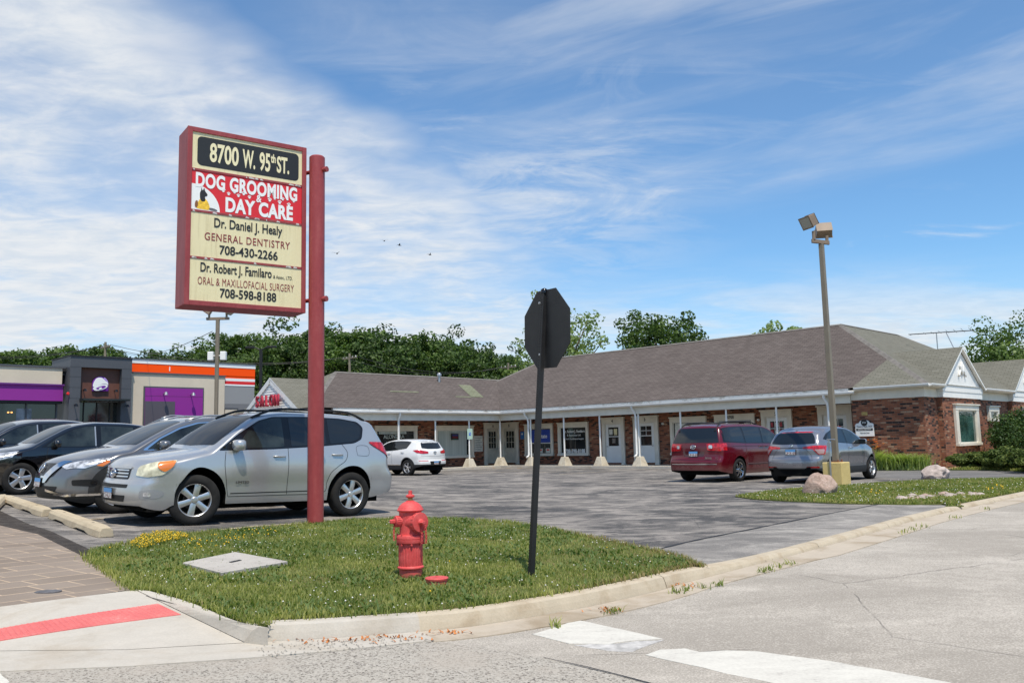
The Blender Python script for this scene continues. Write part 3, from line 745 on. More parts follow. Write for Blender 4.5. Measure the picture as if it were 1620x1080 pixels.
stripe([xy(gp(*p)) for p in [(20, 787), (62, 785), (130, 780)]], .09, .009, 'road_marking', M_ystripe)
for q in range(4): 
    a = bl(3+q*2.4, -3.2); stripe([xy(a), xy(a-N*3.5)], .09, .009, 'road_marking', M_ystripe)
stripe([xy(bl(-3.5, -3.6)), xy(bl(11, -3.6))], .55, .006, 'kerb_strip', M_lane)
for u_ in (-.4, .2, 1.2, 2.0): stripe([xy(bl(u_, -.45)), xy(bl(u_+.25, -1.0))], .07, .01, 'road_marking', M_orstripe)
# crosswalk bars, worn
def worn_poly(px, off, name, m, amp=.02):
    P = [gpr(*p) for p in px]; out = []
    for i in range(len(P)):
        a, b = P[i], P[(i+1) % len(P)]; k = max(2, int((b-a).length/.06))
        for j in range(k):
            q = a.lerp(b, j/k); out.append((q.x+amp*mnoise.noise((q.x*7, q.y*7, 3)), q.y+amp*mnoise.noise((q.x*7, q.y*7, 9))))
    return sheet(out, RZ+off, .3, name, m, zf=zroad)
worn_poly([(842, 1003), (916, 981), (1048, 1010), (975, 1016), (960, 1019), (900, 1018)], .0045, 'road_marking', M_mark, .012)
worn_poly([(905, 1020), (975, 1017), (1050, 1011), (1000, 1031), (960, 1029)], .0025, 'road_marking', M_markb, .02)
worn_poly([(1020, 1036), (1045, 1028), (1085, 1026), (1105, 1031), (1150, 1029), (1200, 1031), (1300, 1044), (1500, 1079), (1640, 1112), (1400, 1118), (1210, 1078)], .0045, 'road_marking', M_mark, .012)
worn_poly([(-60, 1062), (0, 1067), (15, 1082), (-60, 1100)], .012, 'road_marking', M_mark, .012)
# a crack and loose bits on the road
stripe([xy(gpr(*p)) for p in [(860, 1041), (930, 1056), (1000, 1074), (1080, 1096)]], .014, RZ+.0075, 'road_marking', M_tar)

# ------------------------------------------------------------------ grass
GI = [gp(*p) for p in [(137, 884), (150, 873), (190, 864), (270, 850), (330, 843), (400, 838), (500, 829), (560, 824), (640, 822), (720, 822), (800, 827), (870, 838), (960, 857), (1020, 870), (1080, 884), (1108, 899)]]
n_end = min(range(len(kin)), key=lambda i: (kin[i]-GI[-1]).length)
GI += [kin[i]+inw[i]*.02 for i in range(n_end, -1, -1)] + [gp(424, 992), gp(372, 981), gp(300, 952), gp(240, 935), gp(210, 936), gp(172, 907)]
sheet([xy(p) for p in GI], .018, .4, 'lawn', M_turf, kind='stuff')
GR = [gp(*p) for p in [(1163, 786), (1200, 780), (1260, 774), (1330, 769), (1440, 762), (1520, 759), (1620, 757), (1720, 754)]]
kr = [kin[i]+inw[i]*.03 for i in range(len(kin)) if 7.2 < kin[i].x < 20]
GR += kr[::-1] + [gp(1525, 801), gp(1490, 798), gp(1440, 799), (gp(1330, 797)), gp(1240, 793), gp(1190, 790)]
sheet([xy(p) for p in GR], .018, .6, 'lawn', M_turf, kind='stuff')
BED = [xy(gp(*p)) for p in [(1372, 742), (1440, 743), (1500, 741), (1560, 742), (1620, 743), (1740, 744)]] + [xy(bl(24, 18)), xy(bl(21.7, 18)), xy(bl(21.7, .3)), xy(bl(18.6, .3))]
sheet(BED, .02, .8, 'planting_bed', M_straw)

def mesh_np(name, verts, tris, m, kind='stuff', parent=None, smooth=False, mi=None):
    me = bpy.data.meshes.new(name); nf = len(tris); k = tris.shape[1]
    me.vertices.add(len(verts)); me.vertices.foreach_set('co', np.ascontiguousarray(verts, np.float32).ravel())
    me.loops.add(nf*k); me.loops.foreach_set('vertex_index', np.ascontiguousarray(tris, np.int32).ravel())
    me.polygons.add(nf); me.polygons.foreach_set('loop_start', np.arange(0, nf*k, k, dtype=np.int32)); me.polygons.foreach_set('loop_total', np.full(nf, k, np.int32))
    for m_ in (m if isinstance(m, (list, tuple)) else [m]): me.materials.append(m_)
    if mi is not None: me.polygons.foreach_set('material_index', np.ascontiguousarray(mi, np.int32))
    if smooth: me.polygons.foreach_set('use_smooth', np.ones(nf, bool))
    me.update(calc_edges=True); me.validate()
    o = bpy.data.objects.new(name, me); COL.objects.link(o)
    if kind: o['kind'] = kind
    if parent is not None: o.parent = parent
    return o
def rand_in(poly, n, rg):
    xs_ = [p[0] for p in poly]; ys_ = [p[1] for p in poly]; pts = []
    P = np.array([(p[0], p[1]) for p in poly])
    while sum(len(q) for q in pts) < n:
        c = np.column_stack([rg.uniform(min(xs_), max(xs_), n), rg.uniform(min(ys_), max(ys_), n)])
        ins_ = np.zeros(n, bool); j = len(P)-1
        for i in range(len(P)):
            xi, yi = P[i]; xj, yj = P[j]
            with np.errstate(divide='ignore', invalid='ignore'):
                cnd = ((yi > c[:, 1]) != (yj > c[:, 1])) & (c[:, 0] < (xj-xi)*(c[:, 1]-yi)/(yj-yi+1e-12)+xi)
            ins_ ^= cnd; j = i
        pts.append(c[ins_])
    return np.vstack(pts)[:n]
def zgv(P): return np.array([zg(x, y) for x, y in P])
def blades(P, h, w, lean, rg, z0=None, hvar=.45, curl=1.):
    """grass blades: two quads-and-tip faces each, as triangles; returns verts, tris"""
    n_ = len(P); az = rg.uniform(0, 2*PI, n_); hh = h*(1+hvar*rg.uniform(-1, 1, n_)); ww = w*(.7+.6*rg.random(n_)); ln = lean*rg.uniform(.2, 1.2, n_)*hh
    bz = zgv(P)+.012 if z0 is None else z0
    dx_, dy_ = np.cos(az), np.sin(az); wx, wy = -dy_*ww/2, dx_*ww/2
    V = np.empty((n_, 5, 3))
    V[:, 0] = np.column_stack([P[:, 0]-wx, P[:, 1]-wy, bz]); V[:, 1] = np.column_stack([P[:, 0]+wx, P[:, 1]+wy, bz])
    mx, my = P[:, 0]+dx_*ln*.3, P[:, 1]+dy_*ln*.3
    V[:, 2] = np.column_stack([mx+wx*.8, my+wy*.8, bz+hh*.62]); V[:, 3] = np.column_stack([mx-wx*.8, my-wy*.8, bz+hh*.62])
    V[:, 4] = np.column_stack([P[:, 0]+dx_*ln*curl, P[:, 1]+dy_*ln*curl, bz+hh*(1-.25*(curl-1))])
    b = np.arange(n_)[:, None]*5
    T = np.concatenate([b+np.array([[0, 1, 2]]), b+np.array([[0, 2, 3]]), b+np.array([[3, 2, 4]])])
    return V.reshape(-1, 3), T
rg = np.random.default_rng(5)
gi_xy = [xy(p) for p in GI]
P = rand_in(gi_xy, 150000, rg)
dens = np.array([mnoise.noise((x*.9, y*.9, 0))*.5+mnoise.noise((x*3.1, y*3.1, 5))*.3 for x, y in P])
# worn, thinner turf on the right and back edge
worn = np.clip((P[:, 0]+.2)/2.2, 0, 1)*.55 + np.clip((P[:, 1]-9.6)/3, 0, 1)*.25*(P[:, 0] > -.8)
keep = rg.random(len(P)) < np.clip(.90+dens*.6-worn, .15, 1)
P = P[keep]; dens = dens[keep]
dry = rg.random(len(P)) < np.clip(.10-dens*.45+.55*np.clip((P[:, 0]-.1)/1.9, 0, 1), .02, .7)
hs = np.clip(.026+.018*dens+.007*rg.standard_normal(len(P)), .012, .07)
V, T = blades(P[~dry], hs[~dry], .0075, .75, rg); mesh_np('grass', V, T, M_blade)
V, T = blades(P[dry], hs[dry]*.85, .007, 1.0, rg); mesh_np('dry_grass', V, T, M_bladedry)
# longer fringe along the kerb and walk
fr = []
edge_l = [GI[i] for i in range(len(GI))]+[GI[0]]
for i in range(len(edge_l)-1):
    L_ = (edge_l[i+1]-edge_l[i]).length
    for k in range(int(L_*260)):
        p = edge_l[i].lerp(edge_l[i+1], rnd.random()); fr.append((p.x+rnd.gauss(0, .035), p.y+rnd.gauss(0, .035)))
fr = np.array(fr); fd = rg.random(len(fr)) < np.clip((fr[:, 0]-.1)/1.3, .03, .8)
V, T = blades(fr[~fd], .048, .008, .9, rg); mesh_np('grass', V, T, M_blade)
V, T = blades(fr[fd], .040, .008, 1.1, rg); mesh_np('dry_grass', V, T, M_bladedry)
# clover leaves: tufts of broad short blades
Pc = rand_in(gi_xy, 17000, rg); cm = np.array([mnoise.noise((x*1.3+7, y*1.3, 2)) for x, y in Pc]); Pc = Pc[cm+.25*rg.random(len(Pc)) > .08]
V, T = blades(Pc, .04, .022, 1.3, rg, curl=1.3); mesh_np('clover', V, T, M_lf_clover)
def dots(P, zoff, r, name, m, rg):
    n_ = len(P); c = np.column_stack([P, (zgv(P)+zoff*(.7+.6*rg.random(n_)))]); rr = r*(.7+.6*rg.random(n_))
    o6 = np.array([[1, 0, 0], [-1, 0, 0], [0, 1, 0], [0, -1, 0], [0, 0, 1], [0, 0, -1]])
    V = (c[:, None, :]+o6[None]*rr[:, None, None]).reshape(-1, 3)
    t8 = np.array([[0, 2, 4], [2, 1, 4], [1, 3, 4], [3, 0, 4], [2, 0, 5], [1, 2, 5], [3, 1, 5], [0, 3, 5]])
    return mesh_np(name, V, (np.arange(n_)[:, None, None]*6+t8[None]).reshape(-1, 3), m)
Pw = rand_in(gi_xy, 1100, rg); cm = np.array([mnoise.noise((x*1.1+7, y*1.1, 2)) for x, y in Pw]); Pw = Pw[cm+.5*rg.random(len(Pw)) > .34]
dots(Pw, .040, .0075, 'clover_flowers', M_clover, rg)
yf = [xy(gp(*p)) for p in [(205, 870), (225, 854), (262, 849), (285, 851), (300, 858), (255, 864), (225, 874)]]
yf2 = [xy(gp(*p)) for p in [(285, 878), (300, 858), (420, 842), (440, 850), (345, 874)]]
Py = np.vstack([rand_in(yf, 620, rg), rand_in(yf2, 60, rg), rand_in(gi_xy, 12, rg)])
dots(Py, .075, .010, 'yellow_flowers', M_yflower, rg)
V, T = blades(rand_in(yf, 1500, rg), .085, .008, .6, rg); mesh_np('grass', V, T, M_blade)
gr_xy = [xy(p) for p in GR]
P = rand_in(gr_xy, 70000, rg); dens = np.array([mnoise.noise((x*.8, y*.8, 0))*.6+mnoise.noise((x*2.6, y*2.6, 5))*.3 for x, y in P])
P = P[rg.random(len(P)) < np.clip(.85+dens, .1, 1)]
dry = rg.random(len(P)) < .20
V, T = blades(P[~dry], .045, .018, .8, rg); mesh_np('grass', V, T, M_blade)
V, T = blades(P[dry], .04, .018, 1., rg); mesh_np('dry_grass', V, T, M_bladedry)
Pw = rand_in(gr_xy, 300, rg); dots(Pw, .075, .011, 'clover_flowers', M_clover, rg)
yr = [xy(gp(*p)) for p in [(1350, 783), (1390, 780), (1400, 787), (1355, 789)]]; yr2 = [xy(gp(*p)) for p in [(1555, 776), (1585, 773), (1590, 778), (1560, 780)]]
dots(np.vstack([rand_in(yr, 10, rg), rand_in(yr2, 10, rg)]), .09, .02, 'yellow_flowers', M_yflower, rg)
# weeds and litter along the gutter
lit = [(1062, 921, 26, 9), (1075, 928, 40, 5), (960, 967, 30, 4), (700, 1003, 60, 3), (520, 1017, 80, 3), (620, 1010, 50, 3), (1212, 886, 8, 4), (560, 1014, 120, 2)]
Pl = np.array([xy(gpr(cx+rnd.gauss(0, sx_*.45), cy+rnd.gauss(0, sy_*.5))) for cx, cy, sx_, sy_ in lit for k in range(26)])
zl = np.array([zg(x, y)+RZ+zroad(x, y)+.012 for x, y in Pl])
M_litter = mat('rust brown litter', (.46, .17, .05), .9, var=(20, .5))
V, T = blades(Pl, .016, .014, 2.6, rg, z0=zl); mesh_np('leaf_litter', V, T, M_litter)
wd_ = [(977, 968), (965, 972), (1070, 939), (1085, 936), (1115, 931), (1140, 926), (1205, 906), (1216, 903), (1232, 898), (1248, 893), (1430, 843), (1445, 838), (1460, 834), (880, 992), (1510, 820), (1560, 806)]
Pl = np.array([xy(gpr(cx+rnd.gauss(0, 5), cy+rnd.gauss(0, 1.2))) for cx, cy in wd_ for k in range(16)])
zl = np.array([zg(x, y)+RZ+zroad(x, y)+.005 for x, y in Pl])
V, T = blades(Pl, .05, .01, 1.3, rg, z0=zl); mesh_np('weeds', V, T, M_blade)
# gravel bits on the street
Pg = rand_in([xy(p) for p in [gpr(400, 1024), gpr(660, 1008), gpr(690, 1016), gpr(420, 1042)]], 220, rg)
c_ = np.column_stack([Pg, [zg(x, y)+RZ+.012 for x, y in Pg]])
mb = MB()
for x, y, z in c_:
    r_ = rnd.uniform(.004, .009); mb.add([(x+r_, y, z), (x-r_, y, z), (x, y+r_, z), (x, y-r_, z), (x, y, z+r_*.8)], [(0, 2, 4), (2, 1, 4), (1, 3, 4), (3, 0, 4)])
tag(mb.build('gravel', M_coarse), kind='stuff')

# ================================================================== BRICK SHOPPING ROW
bld = empty('brick_shop_row', bl(10, 3), 'long low brick shop row with a brown shingled hip roof and white porch', 'building')
BO = bl(10, 3)
def W2(u, v, z): return bl(u, v, z)-BO           # building-local point (children of bld carry its offset)
def bquad(mb, pts, mi=0): mb.poly([W2(*p) for p in pts], mi)
def bbox(mb, lo, hi, mi=0):
    (u0, v0, z0), (u1, v1, z1) = lo, hi
    mb.obox(W2(u0, v0, z0), D*(u1-u0), N*(v1-v0), Z*(z1-z0), mi)
VW, UW = 1.7, -1.7
UE = 21.75
# --- walls: brick boxes butted end to end
mb = MB()
def wall(u0, v0, u1, v1, z0=0., z1=2.6, mi=0):
    bquad(mb, [(u0, v0, z0), (u1, v1, z0), (u1, v1, z1), (u0, v0, z1)], mi)
UP = 19.15                                            # where the enclosed end block starts
wall(UW, VW, UP, VW); wall(UP, VW, UP, 0); wall(UP, 0, UE, 0)
wall(UE, 0, UE, 1.28); wall(UE, 1.28, UE+.19, 1.28); wall(UE+.19, 1.28, UE+.19, 5.65); wall(UE+.19, 5.65, UE, 5.65)
wall(UE, 5.65, UE, 9.9); wall(UE, 9.9, UE+.19, 9.9); wall(UE+.19, 9.9, UE+.19, 14.3); wall(UE+.19, 14.3, UE, 14.3); wall(UE, 14.3, UE, 16.3)
wall(UE, 16.3, 11.9, 16.3); wall(11.9, 16.3, 11.9, 9.9); wall(11.9, 9.9, -6.7, 9.9); wall(-6.7, 9.9, -6.7, -11.4)
wall(-6.7, -11.4, 0, -11.4); wall(0, -11.4, 0, -9.6); wall(0, -9.6, UW, -9.6); wall(UW, -9.6, UW, VW)
mb.build('brick_wall', M_brick, bld, uv='box')
# --- roof
mb = MB(); ES, SL = 3.03, .596
Hr, Hl = 6.168, 5.011
e = .3
def rz(d): return ES + SL*d
UR = 16.76; OV = 22.05; VB = 16.6; HV = OV-UR
P_f0 = (-6.35, -e, ES); P_pk0 = (-1.06, 4.965, Hr); P_pk1 = (UR, 4.965, Hr); P_c = (OV, -e, ES); P_pk2 = (UR, 11.3, Hr)
hm = (UR+HV*.62, 4.965-5.265*.62, Hr-(Hr-ES)*.62); em = (19.3, -e, ES)
tk = Z*.0
def rpoly(pts, mi): mb.poly([W2(*p) for p in pts], mi)
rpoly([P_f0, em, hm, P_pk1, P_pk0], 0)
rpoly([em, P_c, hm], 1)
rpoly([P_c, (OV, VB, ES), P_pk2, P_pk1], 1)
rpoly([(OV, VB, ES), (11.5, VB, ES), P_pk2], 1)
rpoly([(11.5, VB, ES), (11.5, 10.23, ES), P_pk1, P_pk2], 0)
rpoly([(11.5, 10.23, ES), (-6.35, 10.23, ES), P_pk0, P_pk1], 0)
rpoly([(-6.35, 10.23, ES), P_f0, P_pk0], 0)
# left wing
LE_ = -11.75; LU = -3.33; LR = -8.16
rpoly([(e, 5, ES-.004), (e, LE_, ES-.004), (LU, LR, Hl), (LU, 5, Hl)][::-1], 0)
rpoly([(e, LE_, ES-.004), (2*LU-e, LE_, ES-.004), (LU, LR, Hl)][::-1], 1)
rpoly([(2*LU-e, LE_, ES-.004), (2*LU-e, 5, ES-.004), (LU, 5, Hl), (LU, LR, Hl)][::-1], 0)
def gable(u0, u1, zb, za, face, axis, back):
    """gabled dormer: roof planes over a pediment. axis 'u' faces +u, 'v' faces -v"""
    um = (u0+u1)/2; o_ = .12 if axis == 'u' else .05
    if axis == 'u':
        f = lambda w, z, d: (face+d, w, z)
        b = lambda w, z: (back, w, z)
    else:
        f = lambda w, z, d: (w, face-d, z)
        b = lambda w, z: (w, back, z)
    for s_, w in ((0, u0-.12), (1, u1+.12)):
        q = [f(w, zb-.10, o_), f(um, za+.05, o_), b(um, za+.05), b(w, zb-.10)]
        rpoly(q, 1)
        q2 = [f(w, zb-.18, o_), f(um, za-.03, o_), f(um, za+.05, o_), f(w, zb-.10, o_)]
        rpoly(q2, 2)
        rpoly([f(w, zb-.18, o_), f(um, za-.03, o_), f(um, za-.03, 0), f(w, zb-.18, 0)], 2)
gable(1.2, 5.75, 3.07, 4.50, UE+.25, 'u', 17.2)
gable(9.85, 14.4, 3.07, 4.50, UE+.25, 'u', 17.2)
gable(-5.75, -.55, 2.98, 4.52, LE_-.05, 'v', -7.6)
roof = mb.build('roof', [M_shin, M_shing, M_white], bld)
bm_ = bmesh.new(); bm_.from_mesh(roof.data)
for f in bm_.faces:
    if f.normal.z < 0 and abs(f.normal.z) > .2 and f.material_index < 2: f.normal_flip()
bm_.to_mesh(roof.data); bm_.free(); box_uv(roof.data)
# ridge caps
mb = MB()
for a, b in ((P_pk0, P_pk1), (P_pk1, P_pk2), (P_pk1, P_c), (P_pk2, (OV, VB, ES)), ((LU, LR, Hl), (LU, 3.3, Hl)), ((LU, LR, Hl), (e, LE_, ES)), (P_f0, P_pk0)):
    a, b = W2(*a), W2(*b); t = (b-a).normalized(); s_ = t.cross(Z).normalized()*.14; u_ = s_.cross(t).normalized()
    if u_.z < 0: u_ = -u_
    mb.add([a-s_-u_*.055, b-s_-u_*.055, b+u_*.02, a+u_*.02, a+s_-u_*.055, b+s_-u_*.055], [(0, 1, 2, 3), (3, 2, 5, 4)])
mb.build('ridge_cap', M_ridge, roof)
# re-shingled patches
M_patch = mat('pale green shingle patch', rough=.95, spec=.1, fn=f_shingle((.13, .14, .09), (.19, .20, .135), (.24, .24, .17)))
def roofpt_left(v, t): return W2(e+(LU-e)*t, v, ES+(Hl-ES)*t)+Vector((0, 0, .012))+D*.008
for v0, v1, t0, t1 in ((-1.05, -.15, .38, .76), (-2.2, -1.1, .36, .39), (-6.2, -4.4, .46, .49)):
    mb = MB(); mb.poly([roofpt_left(v0, t0), roofpt_left(v1, t0), roofpt_left(v1+.7*(t1-t0), t1), roofpt_left(v0+.7*(t1-t0), t1)])
    pt = mb.build('shingle_patch', M_patch, roof); box_uv(pt.data)
mb = MB(); vp = W2(LU+.6, -1.9, Hl-.35)
mb.lathe([(.07, 0), (.07, .32), (.12, .33), (.13, .42), (.09, .5)], 10, vp); mb.build('roof_vent', M_galv, roof, smooth=True, angle=.6)
# --- eaves of the porch: beam, gutter, top fascia
mb = MB(); bbox(mb, (-.0, -.12, 2.475), (UP-.002, .02, 2.83)); bbox(mb, (-.02, -9.6, 2.475), (.12, -.121, 2.83)); mb.build('porch_beam', M_trim, bld)
mb = MB(); bbox(mb, (.24, -.27, 2.885), (UP+.02, -.13, 3.02)); bbox(mb, (.13, -10.6, 2.885), (.27, -.131, 3.02)); bbox(mb, (.121, -.27, 2.885), (.239, -.132, 3.02)); mb.build('fascia_board', M_peel, bld)
def gutter_bar(mb, p0, p1, out, z, w=.13, h=.10):
    a = W2(*p0, z); b = W2(*p1, z); o_ = out.normalized()
    pr_ = [(0, 0), (w*.55, -.0), (w*.9, h*.3), (w, h*.7), (w, h), (w*.93, h), (w*.9, h*.6), (0, h)]
    vs = [p+o_*x+Z*y for p in (a, b) for x, y in pr_]; k = len(pr_)
    mb.add(vs, [(i, k+i, k+(i+1) % k, (i+1) % k) for i in range(k)]+[tuple(range(k))[::-1], tuple(range(k, 2*k))])
for ga in (((.35, -.275), (UP+.25, -.275), -N, 2.80), ((.275, -10.6), (.275, -.28), D, 2.80), ((UP+.28, -.30), (OV+.05, -.30), -N, 2.93), ((OV, -.30), (OV, 1.16), D, 2.93), ((OV, 5.80), (OV, 9.8), D, 2.93), ((OV, 14.5), (OV, 16.5), D, 2.93)):
    mb = MB(); gutter_bar(mb, *ga); mb.build('gutter', M_gutw, bld)
mb = MB(); bbox(mb, (.0, -.118, 2.83), (UP, VW, 2.86)); bbox(mb, (UW, -9.6, 2.83), (.118, -.12, 2.861)); bbox(mb, (UW, -.119, 2.832), (-.001, VW, 2.859)); mb.build('porch_ceiling', M_soffit, bld)
# eave boards of the enclosed end block and the end wall
for lo_, hi_ in (((UP+.003, -.06, 2.575), (UE+.06, -.001, 2.93)), ((UE+.001, -.0, 2.576), (UE+.06, 1.278, 2.93)), ((UE+.001, 5.652, 2.576), (UE+.06, 9.898, 2.93)),
                 ((UP+.01, -.29, 2.90), (OV, -.062, 2.945)), ((UE+.062, -.05, 2.90), (OV, 1.16, 2.944)), ((UE+.062, 5.78, 2.90), (OV, 9.8, 2.944))):
    mb = MB(); bbox(mb, lo_, hi_); mb.build('eave_board', M_trim, bld)
# pediments over the bays
for v0, v1 in ((1.2, 5.75), (9.85, 14.4)):
    mb = MB(); vm = (v0+v1)/2; U = UE+.25
    bbox(mb, (UE+.02, v0+.05, 2.58), (U, v1-.05, 2.80)); bbox(mb, (UE+.02, v0, 2.801), (U+.02, v1, 3.06))
    pts = [(v0+.05, 3.061), (v1-.05, 3.061), (vm, 4.43)]
    mb.poly([W2(U-.02, *p) for p in pts])
    mb.build('pediment', M_white, bld)
    # applied scroll ornament
    mb = MB()
    for k in (-1, 1):
        mb.tube([W2(U+.02, vm+k*(.02+.34*t), 3.52+.16*math.sin(t*PI)-.10*t) for t in np.linspace(0, 1, 8)], [.035]*7+[.055], 6)
        mb.tube([W2(U+.02, vm+k*(.02+.17*t), 3.56+.30*t) for t in np.linspace(0, 1, 5)], [.04, .05, .05, .04, .02], 6)
    mb.tube([W2(U+.02, vm, 3.44+.55*t) for t in np.linspace(0, 1, 6)], [.02, .05, .04, .06, .05, .02], 6)
    mb.build('scroll_ornament', M_white, bld, smooth=True)
# salon gable face with clapboards
mb = MB(); vf = LE_-.02
nb = 12
for k in range(nb):
    z0 = 2.98+k*(4.38-2.98)/nb; z1 = z0+(4.38-2.98)/nb; h0 = 2.42*(1-(z0-2.98)/1.5); h1 = 2.42*(1-(z1-2.98)/1.5)
    if h1 <= 0.02: h1 = .02
    mb.poly([W2(-3.15-h0, vf-.05, z0), W2(-3.15+h0, vf-.05, z0), W2(-3.15+h1, vf-.028, z1), W2(-3.15-h1, vf-.028, z1)])
    mb.poly([W2(-3.15-h0, vf-.026, z0), W2(-3.15+h0, vf-.026, z0), W2(-3.15+h0, vf-.05, z0), W2(-3.15-h0, vf-.05, z0)])
mb.poly([W2(-3.15-2.5, vf-.02, 2.97), W2(-3.15+2.5, vf-.02, 2.97), W2(-3.15, vf-.02, 4.42)]); mb.build('clapboard_gable', M_white, bld)
mb = MB()
for k in (-1, 1):
    a = W2(-3.15+k*2.72, vf-.09, 2.80); b = W2(-3.15, vf-.09, 4.44); t = (b-a).normalized(); n_ = Vector((0, 0, 1))-t*t.z; n_.normalize()
    mb.add([a-n_*.13, b-n_*.13, b+n_*.03, a+n_*.03], [(0, 1, 2, 3)])
mb.build('rake_board', M_gutw, bld)
mb = MB(); bbox(mb, (-6.3, LE_-.1, 2.6), (.3, -11.402, 2.97)); mb.build('gable_fascia', M_trim, bld)
# --- pavement under the porch
mb = MB()
def slab(lo, hi):
    a, b = bl(*lo), bl(*hi); o_ = bl(*lo)
    mb.obox(o_, D*(hi[0]-lo[0]), N*(hi[1]-lo[1]), Z*(hi[2]-lo[2]))
slab((-.35, -.38, -.05), (UP+.4, VW, .11)); slab((UW, -10.2, -.05), (.38, -.381, .109)); slab((UW, -.38, -.05), (-.351, VW, .108))
sw = mb.build('pavement', M_conc_new); sw['kind'] = 'structure'
# --- posts with concrete feet and downspouts
post_uv = [(2.307+2.293*i, -.03) for i in range(8)] + [(.03, -2.2555*(i+1)) for i in range(4)] + [(.03, -.03)]
down = {0: 1, 3: 1, 7: 1, 10: 1}
for i, (u, v) in enumerate(post_uv):
    mb = MB(); mb.tube([W2(u, v, .50), W2(u, v, 2.475)], .042, 12)
    p = mb.build('porch_post', M_white, bld, smooth=True, angle=.7)
    mb = MB(); b0, b1 = .27, .135
    lo = [W2(u+a*b0, v+b*b0, .105) for a, b in ((-1, -1), (1, -1), (1, 1), (-1, 1))]; hi = [W2(u+a*b1, v+b*b1, .54) for a, b in ((-1, -1), (1, -1), (1, 1), (-1, 1))]
    mb.add(lo+hi, [(0, 1, 5, 4), (1, 2, 6, 5), (2, 3, 7, 6), (3, 0, 4, 7), (4, 5, 6, 7)])
    mb.build('post_base', M_block, p, bevel=.02)
    if i in down:
        o_ = (-N if i < 8 else D); q = W2(u, v, 0)
        s_ = (D if i < 8 else N)*-.03
        mb = MB(); mb.tube([q+o_*.30+Z*2.86+s_*5, q+o_*.28+Z*2.72+s_*5, q+o_*.12+Z*2.52+s_*3.6, q+o_*.085+Z*2.36+s_*3, q+o_*.085+Z*.66+s_*3, q+o_*.13+Z*.58+s_*3.3, q+o_*.24+Z*.53+s_*4], .05, 10)
        mb.build('downspout', M_gutw, p, smooth=True)
# --- doors and windows
def frame_at(wing):
    """(origin fn, along, out): wing 'R' is the wall v=VW facing -v, 'L' the wall u=UW facing +u, 'E' the bay face"""
    if wing == 'R': return (lambda s, z, d: W2(s, VW-d, z)), D, -N
    if wing == 'L': return (lambda s, z, d: W2(UW+d, s, z)), N, D
    return (lambda s, z, d: W2(UE+.19+d, s, z)), N, D
def fbox(mb, fr, s0, s1, z0, z1, d0, d1, mi=0):
    f, al, ou = fr; mb.obox(f(s0, z0, d0), al*(s1-s0), Z*(z1-z0), ou*(d1-d0), mi)
def door(wing, s0, s1, kind, ztop=2.43, m=None, num=None, style='half'):
    fr = frame_at(wing); f, al, ou = fr; m = m or M_door
    tr = MB(); w = .19
    fbox(tr, fr, s0, s0+w, .11, 2.13, .004, .10); fbox(tr, fr, s1-w, s1, .11, 2.13, .004, .10)
    fbox(tr, fr, s0, s1, 2.131, ztop-.07, .004, .11); fbox(tr, fr, s0-.04, s1+.04, ztop-.069, ztop, .004, .17)
    fbox(tr, fr, s0-.015, s0+w+.015, .111, .28, .101, .115); fbox(tr, fr, s1-w-.015, s1+.015, .111, .28, .101, .115)
    t = tr.build('door_frame', M_trim, bld, bevel=.006)
    a, b = s0+w, s1-w
    dm = MB(); mid = (a+b)/2; hw = min(.46, (b-a)/2-.02)
    # leaf with a glazed upper half
    fbox(dm, fr, mid-hw, mid+hw, .20, 1.02, .01, .045); fbox(dm, fr, mid-hw, mid-hw+.14, 1.021, 2.08, .01, .045); fbox(dm, fr, mid+hw-.14, mid+hw, 1.021, 2.08, .01, .045); fbox(dm, fr, mid-hw+.141, mid+hw-.141, 1.94, 2.08, .01, .045)
    d = dm.build('door', m, bld, bevel=.004)
    gm = MB(); fbox(gm, fr, mid-hw+.14, mid+hw-.14, 1.02, 1.94, .012, .022); gg = gm.build('door_glass', M_glass, d)
    mm = MB()
    if style == 'six':
        for k in (1, 2): fbox(mm, fr, mid-hw+.14+k*(2*hw-.28)/3-.012, mid-hw+.14+k*(2*hw-.28)/3+.012, 1.02, 1.94, .023, .034)
        for k in (1, 2): fbox(mm, fr, mid-hw+.14, mid+hw-.14, 1.02+k*.92/3-.012, 1.02+k*.92/3+.012, .0231, .0345)
        fbox(mm, fr, mid-.22, mid+.22, .40, .43, .046, .052)
    else:
        fbox(mm, fr, mid-hw+.14, mid+hw-.14, 1.46, 1.50, .023, .04)
        if style == 'grid':
            fbox(mm, fr, mid-.012, mid+.012, 1.5, 1.94, .0231, .034); fbox(mm, fr, mid-hw+.14, mid+hw-.14, 1.71, 1.734, .0232, .033)
    mm.build('glazing_bar', m, d)
    hm_ = MB(); hx = mid+hw-.07 if kind == 'r' else mid-hw+.07
    hm_.lathe([(.012, .045), (.012, .075), (.032, .08), (.032, .105), (.01, .112)], 10, f(hx, 1.0, 0), ou); hm_.build('door_handle', M_galv, d, smooth=True, angle=.8)
    jm = MB(); fbox(jm, fr, a+.002, mid-hw-.004, .112, 2.128, .006, .05); fbox(jm, fr, mid+hw+.004, b-.002, .112, 2.128, .006, .05); fbox(jm, fr, mid-hw-.003, mid+hw+.003, 2.084, 2.127, .006, .05); jm.build('door_jamb', M_trim, t)
    st_ = MB(); fbox(st_, fr, mid-hw-.003, mid+hw+.003, .112, .196, .008, .06); st_.build('threshold', M_rust, t)
    if num: text(num, .19, 'house_number', M_blacktxt, t, f(mid, ztop-.19, .113), al, Z, bold=.008)
    return d, fr, mid
